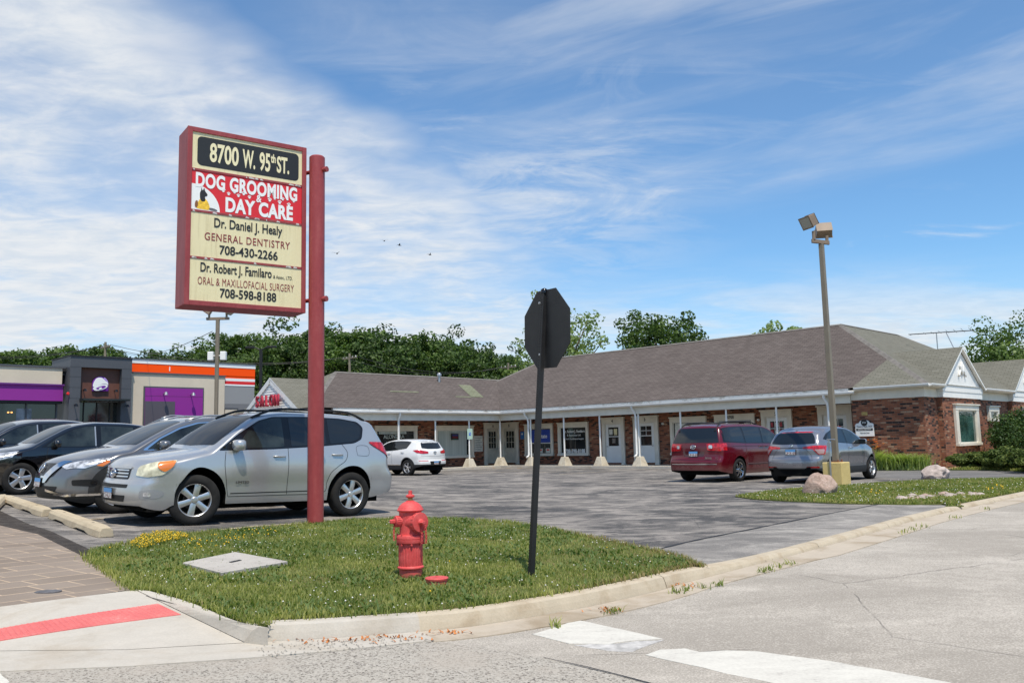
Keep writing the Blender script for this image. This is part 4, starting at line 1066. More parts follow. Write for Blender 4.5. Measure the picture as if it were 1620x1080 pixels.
def window(wing, s0, s1, z0=.56, z1=2.28, glass=None, fr=None, sill=True, w=.15):
    fr = fr or frame_at(wing); f, al, ou = fr
    tr = MB()
    fbox(tr, fr, s0, s0+w, z0+.10, z1-.24, .004, .10); fbox(tr, fr, s1-w, s1, z0+.10, z1-.24, .004, .10)
    fbox(tr, fr, s0, s1, z1-.239, z1-.05, .004, .11); fbox(tr, fr, s0-.03, s1+.03, z1-.049, z1, .004, .16)
    fbox(tr, fr, s0-.02, s1+.02, z0, z0+.099, .004, .14)
    t = tr.build('window', M_trim, bld, bevel=.006)
    gm = MB(); fbox(gm, fr, s0+w, s1-w, z0+.10, z1-.24, .012, .02); g_ = gm.build('window_pane', glass or M_glass, t)
    im = MB(); i0, i1, j0, j1 = s0+w+.001, s1-w-.001, z0+.101, z1-.241
    fbox(im, fr, i0, i0+.04, j0, j1, .021, .06); fbox(im, fr, i1-.04, i1, j0, j1, .021, .06); fbox(im, fr, i0+.041, i1-.041, j1-.04, j1, .021, .06); fbox(im, fr, i0+.041, i1-.041, j0, j0+.04, .021, .06)
    im.build('window_sash', M_trim, t)
    return t, fr
d6, fr, m6 = door('L', .36, 1.62, 'r', m=M_doorold, num='6', style='six')
d5, fr, m5 = door('R', -1.60, -.27, 'r', m=M_doorold, num='5', style='six')
d4, fr4, m4 = door('R', 5.67, 7.06, 'l', num='4')
d3, fr3, m3 = door('R', 7.62, 9.08, 'r', num='3', style='grid')
d2, fr2, m2 = door('R', 14.46, 15.87, 'l', num='2', style='six')
d1, fr1, m1_ = door('R', 17.0, 18.42, 'r', ztop=2.50, style='six')
def note(fr, s0, s1, z0, z1, m, parent, name='notice', d=.024, label=None):
    mb = MB(); fbox(mb, fr, s0, s1, z0, z1, d, d+.004); return mb.build(name, m, parent)
note(fr4, m4-.29, m4-.06, 1.58, 1.84, M_paper, d4); note(fr4, m4+.02, m4+.22, 1.56, 1.86, mat('cream notice', (.70, .62, .36), .6, var=(20, .25)), d4)
note(fr4, m4-.1, m4+.1, 1.16, 1.40, mat('framed print', (.20, .17, .15), .5, var=(20, .5)), d4)
for zz_ in (1.06, 1.36, 1.67):
    for k in (0, 2): note(fr2, m2-.29+k*.2, m2-.17+k*.2, zz_+.03, zz_+.22, mat('red notice', (.34, .04, .05), .6, var=(20, .6)), d2, d=.0125+.0235)
    note(fr2, m2-.08, m2+.08, zz_+.03, zz_+.21, M_paper, d2, d=.036)
# stop plate stuck on the first door
f, al, ou = fr1
mb = MB(); c_ = f(m1_+.12, 1.50, .036); mb.poly([c_+al*(.17*math.cos(PI/8+k*PI/4))+Z*(.17*math.sin(PI/8+k*PI/4)) for k in range(8)]); st = mb.build('octagon_sticker', M_tred, d1)
text('STOP', .11, 'sticker_lettering', M_whitetxt, d1, c_+ou*.004, al, Z, bold=.004)
# windows
w1, frw = window('L', -7.02, -4.34)
mb = MB(); fbox(mb, frw, -6.7, -5.0, 1.86, 1.99, .021, .024); mb.build('window_blind', M_curtain, w1)
f, al, ou = frw
text('ALONDRA', .27, 'window_lettering', M_curtain, w1, f(-5.78, 1.72, .024), al, Z, bold=.006); text('HAIR', .34, 'window_lettering', M_curtain, w1, f(-5.9, 1.36, .024), al, Z, bold=.008)
w2, frw = window('L', -3.12, -.45, glass=M_curtain)
mb = MB(); fbox(mb, frw, -.92, -.62, .67, 2.02, .021, .023); fbox(mb, frw, -2.95, -2.88, .67, 2.02, .021, .023); mb.build('curtain_gap', M_glass, w2)
mb = MB(); fbox(mb, frw, -2.05, -1.55, 1.52, 1.84, .07, .10); led = mb.build('open_sign', M_dark, w2)
mb = MB(); fbox(mb, frw, -2.0, -1.6, 1.72, 1.80, .101, .104); mb.build('blue_tube_row', mat('dim blue tube', (.05, .05, .20), .5), led)
mb = MB(); fbox(mb, frw, -2.0, -1.6, 1.60, 1.70, .101, .104); mb.build('red_tube_row', mat('dim red tube', (.16, .02, .03), .5), led)
mb = MB(); fbox(mb, frw, -2.0, -1.6, 1.545, 1.575, .101, .104); mb.build('green_tube_row', mat('dim green tube', (.02, .14, .08), .5), led)
w3, frw = window('R', .23, 2.31); f, al, ou = frw
mb = MB(); fbox(mb, frw, .62, 2.12, 1.28, 1.95, .03, .034); ban = mb.build('window_banner', M_blueban, w3)
text('Allstate', .30, 'banner_lettering', M_whitetxt, ban, f(1.45, 1.60, .037), al, Z, bold=.006, xs=.92)
mb = MB(); fbox(mb, frw, .45, 2.12, 1.22, 1.26, .03, .034); mb.build('banner_edge', M_whitetxt, w3)
for s_ in (1.2, 1.75): 
    n_ = note(frw, s_, s_+.32, .72, .96, M_paper, w3, d=.03); mb = MB(); fbox(mb, frw, s_+.06, s_+.26, .84, .92, .035, .037); mb.build('notice_heading', M_tred, n_)
note(frw, .42, .56, 1.5, 1.72, M_paper, w3, d=.03)
w4, frw = window('R', 2.68, 4.76); f, al, ou = frw
text('Dr. Robert J. Familaro', .185, 'window_lettering', M_whitetxt, w4, f(3.76, 1.80, .024), al, Z, bold=.004, xs=.88)
text('& Associates Ltd.', .15, 'window_lettering', M_whitetxt, w4, f(3.76, 1.61, .024), al, Z, xs=.9)
text('Oral & Maxillofacial Surgery', .125, 'window_lettering', M_whitetxt, w4, f(3.76, 1.42, .024), al, Z, xs=.9)
text('708-598-8188', .26, 'window_lettering', M_whitetxt, w4, f(3.80, .79, .024), al, Z, bold=.008, xs=.92)
w5, frw = window('R', 9.76, 11.72, z0=.55, z1=2.30); f, al, ou = frw
mb = MB(); fbox(mb, frw, 10.0, 11.52, 1.35, 2.0, .022, .026); bd = mb.build('painted_board', M_paper, w5)
for k, s_ in enumerate(('CREDIT UNION', 'MON - FRI', 'OPEN')): pass
mb = MB(); fbox(mb, frw, 10.0, 10.55, 1.14, 1.34, .022, .026); mb.build('tan_card', mat('tan card', (.48, .32, .12), .7), w5)
w6, frw = window('R', 12.16, 14.14, z0=.55, z1=2.32); f, al, ou = frw
text('8700', .17, 'house_number', M_blacktxt, w6, f(13.0, 2.18, .114), al, Z, bold=.006)
mb = MB(); fbox(mb, frw, 12.35, 13.9, 1.62, 2.05, .022, .026); mb.build('blind', mat('grey blind', (.36, .36, .35), .6, var=(6, .2)), w6)
mb = MB(); fbox(mb, frw, 13.35, 13.6, 1.78, 2.0, .027, .031); mb.build('dark_card', M_dark, w6)
# bay windows of the end wall
M_tealg = mat('green tinted glass', (.035, .085, .075), .05, spec=.9, var=(1.5, .6))
we, fre = window('E', 2.35, 5.0, z0=.78, z1=2.36, glass=M_tealg, w=.30)
we2, _ = window('E', 11.2, 13.6, z0=.9, z1=2.36, glass=M_tealg, w=.25)
frE0 = ((lambda s, z, d: W2(UE+d, s, z)), N, D)
ws, _ = window('E', 6.95, 8.3, z0=1.72, z1=2.36, glass=M_tealg, fr=frE0, w=.22)
# small lights on the wall
for s_ in (9.35, 14.32):
    mb = MB(); mb.lathe([(.05, 0), (.06, .06), (.04, .12)], 10, W2(s_, VW-.0, 2.02), -N); mb.build('wall_lamp', M_white, bld, smooth=True)
mb = MB(); mb.obox(W2(19.5, -.004, 2.0), D*.22, -N*.006, Z*.12); mb.build('mortar_patch', mat('ochre patch', (.42, .30, .10), .8, var=(12, .3)), bld)

# --- things fixed to the walls
def plate_thing(name, label, cat, o, al, ou, w, h, t, m, z=0):
    mb = MB(); mb.obox(-al*w/2, al*w, Z*h, ou*t); ob = mb.build(name, m, None, bevel=.006); ob.location = o; return tag(ob, label, cat)
dirb = plate_thing('directory_board', 'white tenant directory board on the brick beside the corner door', 'sign board', bl(UW+.005, -.05, .86), N, D, .62, .86, .03, M_paper)
mb = MB()
for k in range(6): mb.obox(Vector((0, 0, .10+k*.125))-N*.24+D*.032, N*(.48 if k % 2 else .36), Z*.035, D*.002)
mb.build('listing', mat('grey print', (.25, .25, .23), .6), dirb)
blp = plate_thing('wall_plaque', 'small blue plaque on the brick right of the corner door', 'sign', bl(.0, VW-.005, 1.48), D, -N, .28, .42, .02, M_bluepl)
mb = MB(); mb.lathe([(.05, .022), (.05, .025)], 12, Vector((0, 0, .28)), -N); mb.build('plaque_emblem', M_whitetxt, blp)
hp = plate_thing('parking_sign', 'pale green accessible parking sign on a porch post of the left wing', 'sign', bl(.03+.05, -2.2555, 1.52), N, D, .36, .54, .012, M_hcp)
mb = MB(); c_ = Vector((0, 0, .27))+D*.013
mb.obox(c_-N*.07-Z*.08, N*.14, Z*.16, D*.003); sy = mb.build('parking_symbol', mat('sign blue', (.03, .16, .55), .5), hp)
mb = MB(); c_ += D*.004; mb.tube([c_+Z*.045-N*.01, c_-Z*.005-N*.01, c_-Z*.005+N*.03, c_-Z*.05+N*.045], .009, 6); mb.lathe([(.012, -.003), (.012, .003)], 10, c_+Z*.06-N*.01, D); mb.build('wheelchair_mark', M_whitetxt, hp)
# arched white practice sign
sg = empty('practice_sign', bl(19.60, -.03, 1.22), 'arched white dental practice sign on the sunlit brick end block', 'sign')
mb = MB(); w_, h_ = .34, .5
prof = [(-w_, 0), (w_, 0), (w_, .44), (w_-.05, .48)]+[(.20*math.cos(a)+.0, .48+.13*math.sin(a)) for a in np.linspace(.1, PI-.1, 9)]+[(-w_+.05, .48), (-w_, .44)]
fv = [D*x+Z*y-N*.05 for x, y in prof]; bv = [D*x+Z*y-N*.002 for x, y in prof]; n_ = len(prof)
mb.add(fv+bv, [tuple(range(n_))]+[(i, n_+i, n_+(i+1) % n_, (i+1) % n_) for i in range(n_)])
pb_ = mb.build('sign_board', M_white, sg)
mb = MB(); mb.lathe([(.001, 0), (.125, .0), (.125, .003), (.0, .003)], 20, Vector((0, 0, .505))-N*.052, -N); el = mb.build('number_oval', M_blacktxt, pb_); el.scale = (1, 1, 1)
text('8700', .075, 'sign_lettering', M_whitetxt, pb_, Vector((0, 0, .505))-N*.058, D, Z)
text('Daniel J. Healy, DDS', .085, 'sign_lettering', M_blacktxt, pb_, Vector((0, 0, .36))-N*.053, D, Z, xs=.8)
mb = MB(); mb.obox(-D*.31+Z*.21-N*.053, D*.62, Z*.085, -N*.002); mb.build('name_band', M_blacktxt, pb_)
text('GENERAL DENTISTRY', .062, 'sign_lettering', M_whitetxt, pb_, Vector((0, 0, .252))-N*.058, D, Z, xs=.85)
text('708-430-2266', .07, 'sign_lettering', M_blacktxt, pb_, Vector((0, 0, .12))-N*.053, D, Z, xs=.9)
# salon letters
sal = empty('salon_sign', bl(-3.7, LE_-.12, 3.2), 'red raised SALON letters across the white clapboard gable', 'sign')
for i, ch in enumerate('SALON'):
    text(ch, .74, 'channel_letter', M_saloon, sal, D*(-.30+i*.45)*1.0+Z*.24-N*.14, D, Z, ext=.05, bold=.010, xs=.66)
mb = MB(); mb.obox(-D*.6+Z*.20-N*.03, D*2.4, Z*.1, -N*.03); mb.build('letter_rail', M_galv, sal)
# TV antenna
ant = empty('tv_antenna', bl(19.4, 8.9, 4.75), 'thin metal TV antenna standing behind the right gable', 'antenna')
mb = MB(); mb.tube([(0, 0, -.6), (0, 0, 1.05)], .022, 6); mb.tube([D*.95-N*.2+Z*-.3, D*.42+Z*1.0], .02, 6); mb.build('mast', M_galv, ant)
bd_ = (D*.98+N*.2).normalized(); sd_ = bd_.cross(Z)
mb = MB(); mb.tube([-bd_*1.15+Z*1.07, bd_*1.5+Z*1.02], .022, 6); boom = mb.build('boom', M_plas, ant)
for k in range(9):
    x = -1.1+k*.31; mb = MB(); L_ = .25+.09*abs(k-1); c_ = bd_*x+Z*1.06; mb.tube([c_-sd_*L_, c_+sd_*L_], .012, 5); mb.build('antenna_rod', M_galv, boom)

# ================================================================== STREET THINGS
# ---- tall tenant sign
pb = gp(499, 829); pb.z = zg(pb.x, pb.y)
tall = empty('pole_sign', pb, 'tall red pole sign with four stacked tenant panels beside the silver car', 'sign')
ptop = at(501, 248, pb.y); pdir = Vector((0, 0, ptop.z-pb.z))
mb = MB(); PR_ = .125; H_ = pdir.z
mb.lathe([(PR_, -.3), (PR_, H_-.02), (PR_-.02, H_), (.0, H_)], 40); mb.build('pole', M_poler, tall, smooth=True, angle=.6)
# cabinet: right edge beside the pole, left edge nearer the camera
TR = at(484.5, 238.2, pb.y-.02)-pb; TL = at(297.2, 195.1, pb.y-1.10)-pb
sx_ = (TR-TL); sx_.z = 0; SWid = sx_.length; sx_.normalize(); sn_ = Vector((sx_.y, -sx_.x, 0)); 
if sn_.y > 0: sn_ = -sn_
ztop_ = (TR.z+TL.z)/2; BRz = (at(480.7, 497.9, pb.y-.02)-pb).z; BLz = (at(284, 479, pb.y-1.10)-pb).z; zbot_ = (BRz+BLz)/2
SH = ztop_-zbot_; SO = TL.copy(); SO.z = zbot_; ST = .50
def sp_(x, z, d=0.): return SO + sx_*x + Z*z + sn_*d
mb = MB(); fw = .072
mb.obox(sp_(0, 0, -ST), sx_*SWid, sn_*(ST-.03), Z*SH)
cab = mb.build('sign_cabinet', M_signred, tall, bevel=.012)
mb = MB()
mb.obox(sp_(0, 0, -.03), sx_*fw, Z*SH, sn_*.05); mb.obox(sp_(SWid-fw, 0, -.03), sx_*fw, Z*SH, sn_*.05); mb.obox(sp_(fw+.001, 0, -.03), sx_*(SWid-2*fw-.002), Z*fw, sn_*.05); mb.obox(sp_(fw+.001, SH-fw, -.03), sx_*(SWid-2*fw-.002), Z*fw, sn_*.05)
zs_ = [1, .760, .526, .265, 0]                       # panel joints as fractions of the height
for t in zs_[1:4]: mb.obox(sp_(fw+.001, SH*t-.018, -.028), sx_*(SWid-2*fw-.002), Z*.036, sn_*.038)
mb.build('cabinet_frame', M_signred, cab, bevel=.004)
# flaked paint on the retainers
mb = MB()
for t in zs_[1:4]:
    for k in range(9):
        x = fw+.03+rnd.random()*(SWid-.25) if k > 2 else (fw+.02 if k == 0 else (SWid-.17 if k == 1 else SWid*.55)); L_ = rnd.uniform(.02, .10)
        mb.quad(sp_(x, SH*t-.012, .0106), sp_(x+L_, SH*t-.015, .0106), sp_(x+L_*.8, SH*t+.012*rnd.random(), .0106), sp_(x+L_*.2, SH*t+.014, .0106))
fl = mb.build('bare_metal_flake', mat('bare metal flake', (.55, .52, .50), .6), cab); fl['kind'] = 'stuff'
pan = []
for i in range(4):
    a, b = SH*zs_[i+1]+(.018 if i < 3 else fw), SH*zs_[i]-(.018 if i > 0 else fw)
    mb = MB(); mb.obox(sp_(fw, a, -.02), sx_*(SWid-2*fw), Z*(b-a), sn_*.02)
    pan.append((mb.build('sign_panel', [M_cream, M_redface, M_cream, M_cream][i], cab), a, b))
px0, px1 = fw, SWid-fw; pw = px1-px0; pc = (px0+px1)/2
def stext(s, z, size, m, p, f0, f1, bold=0., d=.004, space=1.): return text(s, size, 'panel_lettering', m, p, sp_(px0+pw*(f0+f1)/2, z, d), sx_, Z, ext=.001, bold=bold, space=space, fit=pw*(f1-f0))
P0, a, b = pan[0]; h_ = b-a
mb = MB(); rr = .06; ins_ = [(px0+.085, a+.075), (px1-.07, a+.075), (px1-.07, b-.06), (px0+.085, b-.06)]
def rrect(x0, z0, x1, z1, r, k=6):
    out = []
    for cx, cz, a0 in ((x1-r, z1-r, 0), (x0+r, z1-r, PI/2), (x0+r, z0+r, PI), (x1-r, z0+r, 1.5*PI)):
        out += [(cx+r*math.cos(a0+j*PI/2/k), cz+r*math.sin(a0+j*PI/2/k)) for j in range(k+1)]
    return out
mb.poly([sp_(x, z, .003) for x, z in rrect(px0+.075, a+.055, px1-.055, b-.055, .07)]); mb.build('address_plate', M_blacktxt, P0)
zc_ = (a+b)/2
M_ivory = mat('ivory lettering', (.80, .72, .45), .5)
# condensed roman figures: default face narrowed, with slab serifs added
stext('8700', zc_, .40, M_ivory, P0, .15, .405, .010, .006); stext('W.', zc_-.005, .40, M_ivory, P0, .44, .555, .010, .006); stext('95', zc_-.005, .40, M_ivory, P0, .595, .695, .010, .006)
stext('th', zc_+.075, .19, M_ivory, P0, .70, .745, .006, .006); stext('ST.', zc_-.005, .36, M_ivory, P0, .757, .875, .010, .006)
P1, a, b = pan[1]; h_ = b-a
stext('DOG GROOMING', b-.135, .295, M_whitetxt, P1, .035, .955, .012, space=1.06)
stext('DAY CARE', a+.140, .30, M_whitetxt, P1, .295, .915, .013, space=1.06)
stext('&', (a+b)/2+.005, .16, M_whitetxt, P1, .57, .62, .004)
# white half-round field with a plain dog sitting in a yellow wrap
mb = MB(); R_ = .40; mb.poly([sp_(px0+.002, a+.003, .002)]+[sp_(px0+.002+R_*1.05*math.cos(t), a+.003+R_*.98*math.sin(t), .002) for t in np.linspace(0, PI/2, 16)]); mb.build('picture_field', M_whitetxt, P1)
def blob(pts, m, name, d): 
    mb = MB(); mb.poly([sp_(px0+x, a+z, d) for x, z in smooth2(pts)]); return mb.build(name, m, P1)
def smooth2(pts, k=3):
    n_ = len(pts); out = []
    for i in range(n_):
        p0, p1, p2, p3 = [Vector(pts[(i+j) % n_]) for j in (-1, 0, 1, 2)]
        for j in range(k):
            t = j/k; out.append(.5*((2*p1)+(p2-p0)*t+(2*p0-5*p1+4*p2-p3)*t*t+(3*p1-p0-3*p2+p3)*t**3))
    return out
M_dogy = mat('yellow wrap print', (.85, .52, .04), .5, var=(25, .3))
blob([(.07, .03), (.10, .12), (.15, .19), (.22, .17), (.26, .10), (.27, .02), (.16, .015)], M_dogy, 'dog_wrap', .0035)
blob([(.13, .17), (.125, .26), (.14, .30), (.145, .345), (.165, .305), (.185, .345), (.20, .30), (.235, .25), (.225, .225), (.20, .21), (.205, .15), (.16, .135)], M_blacktxt, 'dog_silhouette', .005)
blob([(.055, .05), (.06, .12), (.09, .14), (.10, .08), (.08, .03)], mat('brown print', (.22, .09, .03), .5), 'dog_tail', .005)
blob([(.27, .02), (.27, .05), (.33, .05), (.38, .03), (.37, .012)], mat('grey print dark', (.12, .12, .13), .5), 'lead_handle', .005)
mb = MB()
def paw(x, z, s):
    for dx_, dz_, r_ in ((0, -.005, .021), (-.024, .017, .010), (-.009, .03, .010), (.009, .03, .010), (.024, .017, .010)):
        mb.poly([sp_(x+dx_*s+r_*s*math.cos(t), z+dz_*s+r_*s*math.sin(t), .003) for t in np.linspace(0, 2*PI, 9)[:-1]])
zc_ = (a+b)/2
for k, (x, dz_) in enumerate(((.47, .055), (.55, .015), (.64, .06), (.70, .01), (.78, .055), (.87, .01), (1.19, .015), (1.27, .055), (1.35, .0), (1.40, .06), (1.50, -.02), (1.58, .055))): paw(px0+x, zc_+dz_-.005, .95 if k % 2 == 0 else .8)
pw_ = mb.build('paw_prints', M_whitetxt, P1)
P2, a, b = pan[2]
stext('Dr. Daniel J. Healy', b-.15, .20, M_blacktxt, P2, .20, .815, .004)
stext('GENERAL DENTISTRY', (a+b)/2-.015, .165, M_burg, P2, .12, .89, .001, space=1.12)
stext('708-430-2266', a+.135, .19, M_blacktxt, P2, .25, .775, .004)
P3, a, b = pan[3]
stext('Dr. Robert J. Familaro', b-.14, .195, M_blacktxt, P3, .09, .72, .004)
stext('& Assoc., LTD.', b-.165, .075, M_blacktxt, P3, .735, .915)
stext('ORAL & MAXILLOFACIAL SURGERY', (a+b)/2-.01, .165, M_burg, P3, .07, .93, -.0005, space=1.08)
stext('708-598-8188', a+.14, .19, M_blacktxt, P3, .26, .765, .004)
# bracket rods through the pole
for t in (.86, .08):
    z_ = zbot_+SH*t
    mb = MB(); q0 = sp_(SWid-.02, SH*t, -ST*.45); q0 = Vector((q0.x, q0.y, z_)); dirx = Vector((-q0.x, -q0.y, 0)).normalized()
    e_ = Vector((0, 0, z_))+dirx*.19
    mb.tube([q0-dirx*.05, e_], .032, 14); mb.tube([e_-dirx*.03, e_+dirx*.012], .045, 14)
    mb.build('bracket_rod', M_poler, tall, smooth=True, angle=.8)

# ---- hydrant
hb = gp(650, 914.5); hb.z = zg(hb.x, hb.y)+.01
hyd = empty('fire_hydrant', hb, 'red cast iron fire hydrant standing in the grass', 'fire hydrant')
mb = MB(); n_ = 72
def ribbed(z0, z1, r, amp, k=24):
    rows = []
    for z_ in np.linspace(z0, z1, 5):
        rows.append([(r+amp*(1 if (j//(n_//k//1)) % 2 and .01 < 1 else 0)) for j in range(n_)])
    return rows
mb.lathe([(.108, -.05), (.110, .0), (.112, .085), (.118, .088), (.128, .096), (.128, .106), (.119, .113), (.114, .12)], 40)
mb.build('base_flange', M_hyd, hyd, smooth=True, angle=.7)
mb = MB(); vs = []; zsl = [.115, .13, .20, .28, .325, .34]
for q, z_ in enumerate(zsl):
    for j in range(96):
        th = 2*PI*j/96; rb_ = .0045 if (j % 4) < 2 and 0 < q < 5 else 0.; vs.append(((.113+rb_)*math.cos(th), (.113+rb_)*math.sin(th), z_))
fs = [(i*96+j, i*96+(j+1) % 96, (i+1)*96+(j+1) % 96, (i+1)*96+j) for i in range(len(zsl)-1) for j in range(96)]
mb.add(vs, fs); mb.build('lower_barrel', M_hyd, hyd, smooth=True, angle=.5)
mb = MB(); mb.lathe([(.113, .338), (.135, .342), (.137, .348), (.137, .378), (.130, .381), (.137, .384), (.137, .412), (.133, .418), (.112, .422)], 40); fl_ = mb.build('break_flange', M_hyd, hyd, smooth=True, angle=.6)
mb = MB()
for k in range(8):
    th = k*PI/4+.2; c_ = Vector((.127*math.cos(th), .127*math.sin(th), 0))
    mb = MB(); mb.lathe([(.012, .320), (.012, .335), (.006, .336), (.006, .417), (.011, .418), (.011, .432)], 6, c_); mb.build('flange_bolt', M_hyd, fl_)
mb = MB(); mb.lathe([(.108, .42), (.106, .44), (.107, .56), (.11, .645), (.118, .65), (.128, .654), (.13, .662), (.124, .67), (.117, .685), (.104, .705), (.08, .727), (.052, .742), (.040, .748), (.040, .753), (.034, .755)], 44); mb.build('upper_barrel', M_hyd, hyd, smooth=True, angle=.8)
mb = MB(); mb.lathe([(.024, .755), (.022, .775), (.026, .778), (.022, .781)], 20); mb.build('packing_ring', M_brass, hyd, smooth=True, angle=.6)
mb = MB(); mb.lathe([(.026, .781), (.041, .787), (.044, .797), (.041, .806), (.028, .812), (.020, .815)], 24); mb.lathe([(.021, .815), (.019, .85), (.016, .853)], 5); mb.build('operating_nut', M_hyd, hyd, smooth=True, angle=.5)
camd = Vector((-hb.x, -hb.y, 0)).normalized(); rt = Vector((-camd.y, camd.x, 0))  # to the camera; camera-right
def outlet(dirv, zc, r, L0, L1, name, nutr):
    dirv = dirv.normalized(); o_ = Vector((0, 0, zc))
    mb = MB(); mb.lathe([(r*1.22, .045), (r*1.05, .085), (r*.98, L0)], 28, o_, dirv); b_ = mb.build(name, M_hyd, hyd, smooth=True, angle=.7)
    mb = MB(); n2 = 48; pr_ = [(r*.99, L0), (r*1.12, L0+.002), (r*1.12, L0+.04), (r*1.16, L0+.042), (r*1.16, L1-.008), (r*1.10, L1), (r*.42, L1+.004), (r*.36, L1+.012), (r*.30, L1+.02)]
    mb.lathe(pr_, 32, o_, dirv)
    for k in range(18):
        th = 2*PI*k/18; a_ = dirv.cross(Z); b2 = a_.cross(dirv)
        c_ = o_+dirv*(L0+.003)+(a_*math.cos(th)+b2*math.sin(th))*r*1.115
        mb.obox(c_-a_*.004-b2*.004, a_*.008, b2*.008, dirv*.036)
    cp_ = mb.build('hose_cap', M_hyd, b_, smooth=True, angle=.5)
    mb = MB(); mb.lathe([(nutr, L1+.006), (nutr*.9, L1+.05), (nutr*.6, L1+.054)], 5, o_, dirv); mb.build('cap_nut', M_hyd, b_)
    return o_+dirv*(L1+.015)
left = -rt
outlet((left*.93+camd*.36), .556, .047, .108, .158, 'hose_outlet', .024)
outlet((-left*.62+camd*.78), .545, .084, .112, .158, 'pumper_outlet', .028)
outlet((-left*.75-camd*.66), .556, .047, .108, .158, 'hose_outlet', .024)
def chain(p, L_, sway, k=11):
    mb = MB()
    for i in range(k):
        t = i/k; c_ = Vector(p)+Vector((0, 0, -L_*t))+sway*math.sin(t*2.6)*.5
        ax = rt if i % 2 == 0 else camd
        ring = [c_+ax*(.0085*math.cos(th))+Z*(.0135*math.sin(th)) for th in np.linspace(0, 2*PI, 9)]
        mb.tube(ring, .0032, 5, cap=False)
    return mb.build('cap_chain', M_hyd, hyd, smooth=True)
dl = (left*.93+camd*.36).normalized(); dp = (-left*.60+camd*.80).normalized()
chain(dl*.165+Z*.535, .17, -camd*.02+left*.01); chain(dp*.168+Z*.515+rt*.0, .18, rt*.02); chain(dp*.155+Z*.50+rt*.05, .165, rt*.015)
hyd.scale = (.97, .97, .945)
# red valve cap beside it
vb = gp(691, 926); vb.z = zg(vb.x, vb.y)
mb = MB(); mb.lathe([(.098, -.05), (.096, .052), (.103, .053), (.106, .068), (.100, .074), (.02, .078)], 28); mb.lathe([(.016, .076), (.014, .084)], 5)
vc = mb.build('water_valve_box', M_hyd, None, smooth=True, angle=.6); vc.location = vb; tag(vc, 'low round red valve cap in the grass right of the hydrant', 'valve box')

# ---- stop sign seen from behind
sb = gp(838, 914); sb.z = zg(sb.x, sb.y)
stp = empty('road_sign', sb, 'black back of an octagonal road sign on a leaning square post', 'road sign')
tp_ = at(861, 462, sb.y+.02)-sb
mb = MB(); ax_ = tp_.normalized(); fx = Vector((.545, -.838, 0)); fy = Vector((.838, .545, 0)); w_ = .0245
mb.obox(Vector((0, 0, -.2))-fx*w_-fy*w_, fx*2*w_, fy*2*w_, tp_+Z*.2)
po = mb.build('post', M_blackpost, stp, bevel=.004)
mb = MB(); mb.lathe([(.036, -.012), (.037, .01), (.030, .028), (.012, .038)], 14, tp_, ax_); mb.build('post_cap', M_blacksh, po, smooth=True, angle=.7)
mb = MB()
for k in range(2, 104):
    c_ = tp_*(k/106.)-fy*(w_+.0006); mb.poly([c_+fx*.0055*math.cos(t)+Z*.0055*math.sin(t) for t in np.linspace(0, 2*PI, 9)[:-1]][::-1])
ho = mb.build('post_holes', mat('hole dark', (.004, .004, .004), .9), po); ho['kind'] = 'stuff'
oc = at(864, 520.5, sb.y+.03)-sb
c_on = tp_*(oc.z/tp_.z); xo = (oc-c_on).dot(fx)
oc = c_on + fx*.030 + fy*(w_+.003)
up_ = (ax_-fy*ax_.dot(fy)).normalized(); rx_ = fy.cross(up_); rx_ = rx_ if rx_.dot(fx) > 0 else -rx_
R8 = .381/math.cos(PI/8)
mb = MB(); ov = [rx_*R8*math.cos(PI/8+k*PI/4)+up_*R8*math.sin(PI/8+k*PI/4) for k in range(8)]
mb.add([oc+q for q in ov]+[oc+q+fy*.004 for q in ov], [tuple(range(8)), tuple(range(8, 16))[::-1]]+[(k, 8+k, 8+(k+1) % 8, (k+1) % 8) for k in range(8)])
fc = mb.build('sign_plate', M_blackpost, stp)
mb = MB(); ov2 = [q*.985 for q in ov]; mb.poly([oc+q+fy*.0052 for q in ov2][::-1]); fr_ = mb.build('sign_face', M_tred, fc)
text('STOP', .30, 'sign_lettering', M_whitetxt, fc, oc+fy*.007, -rx_, up_, bold=.012, xs=.8)
mb = MB()
for dz_ in (-.25, .25):
    mb.lathe([(.013, 0), (.013, .012), (.007, .016)], 8, oc+up_*dz_-fx*.03-fy*(.05+.004), -fy)
mb.build('sign_bolt', M_galv, stp)

# ---- parking lot lamps
def flood(o, yaw, tilt, name='lamp_head', parent=None, s=1.):
    """square floodlight head"""
    mb = MB(); Rm = Matrix.Rotation(yaw, 3, 'Z') @ Matrix.Rotation(tilt, 3, 'X')
    w, h, d = .36*s, .30*s, .22*s
    pts = [(-w/2, 0, -h/2), (w/2, 0, -h/2), (w/2, 0, h/2), (-w/2, 0, h/2), (-w/2*.92, -d, -h/2*.9), (w/2*.92, -d, -h/2*.9), (w/2*.92, -d, h/2*.9), (-w/2*.92, -d, h/2*.9)]
    V_ = [Vector(o)+Rm @ Vector(p) for p in pts]
    mb.add(V_, [(4, 5, 6, 7), (0, 1, 5, 4)[::-1], (1, 2, 6, 5)[::-1], (2, 3, 7, 6)[::-1], (3, 0, 4, 7)[::-1], (0, 1, 2, 3)[::-1]])
    hd = mb.build(name, M_lampbr, parent, bevel=.012*s)
    mb = MB(); q = [Vector(o)+Rm @ Vector(p) for p in ((-w/2*.86, .004, -h/2*.84), (w/2*.86, .004, -h/2*.84), (w/2*.86, .004, h/2*.84), (-w/2*.86, .004, h/2*.84))]
    mb.quad(*q[::-1]); mb.build('lamp_lens', M_lens, hd)
    return hd
lb = gp(1325, 768.5); ltop = at(1303, 386, lb.y); LH = ltop.z
lamp = empty('parking_lot_lamp', lb, 'tall tan parking lot lamp on a yellow concrete block by the grey hatchback', 'lamp post')
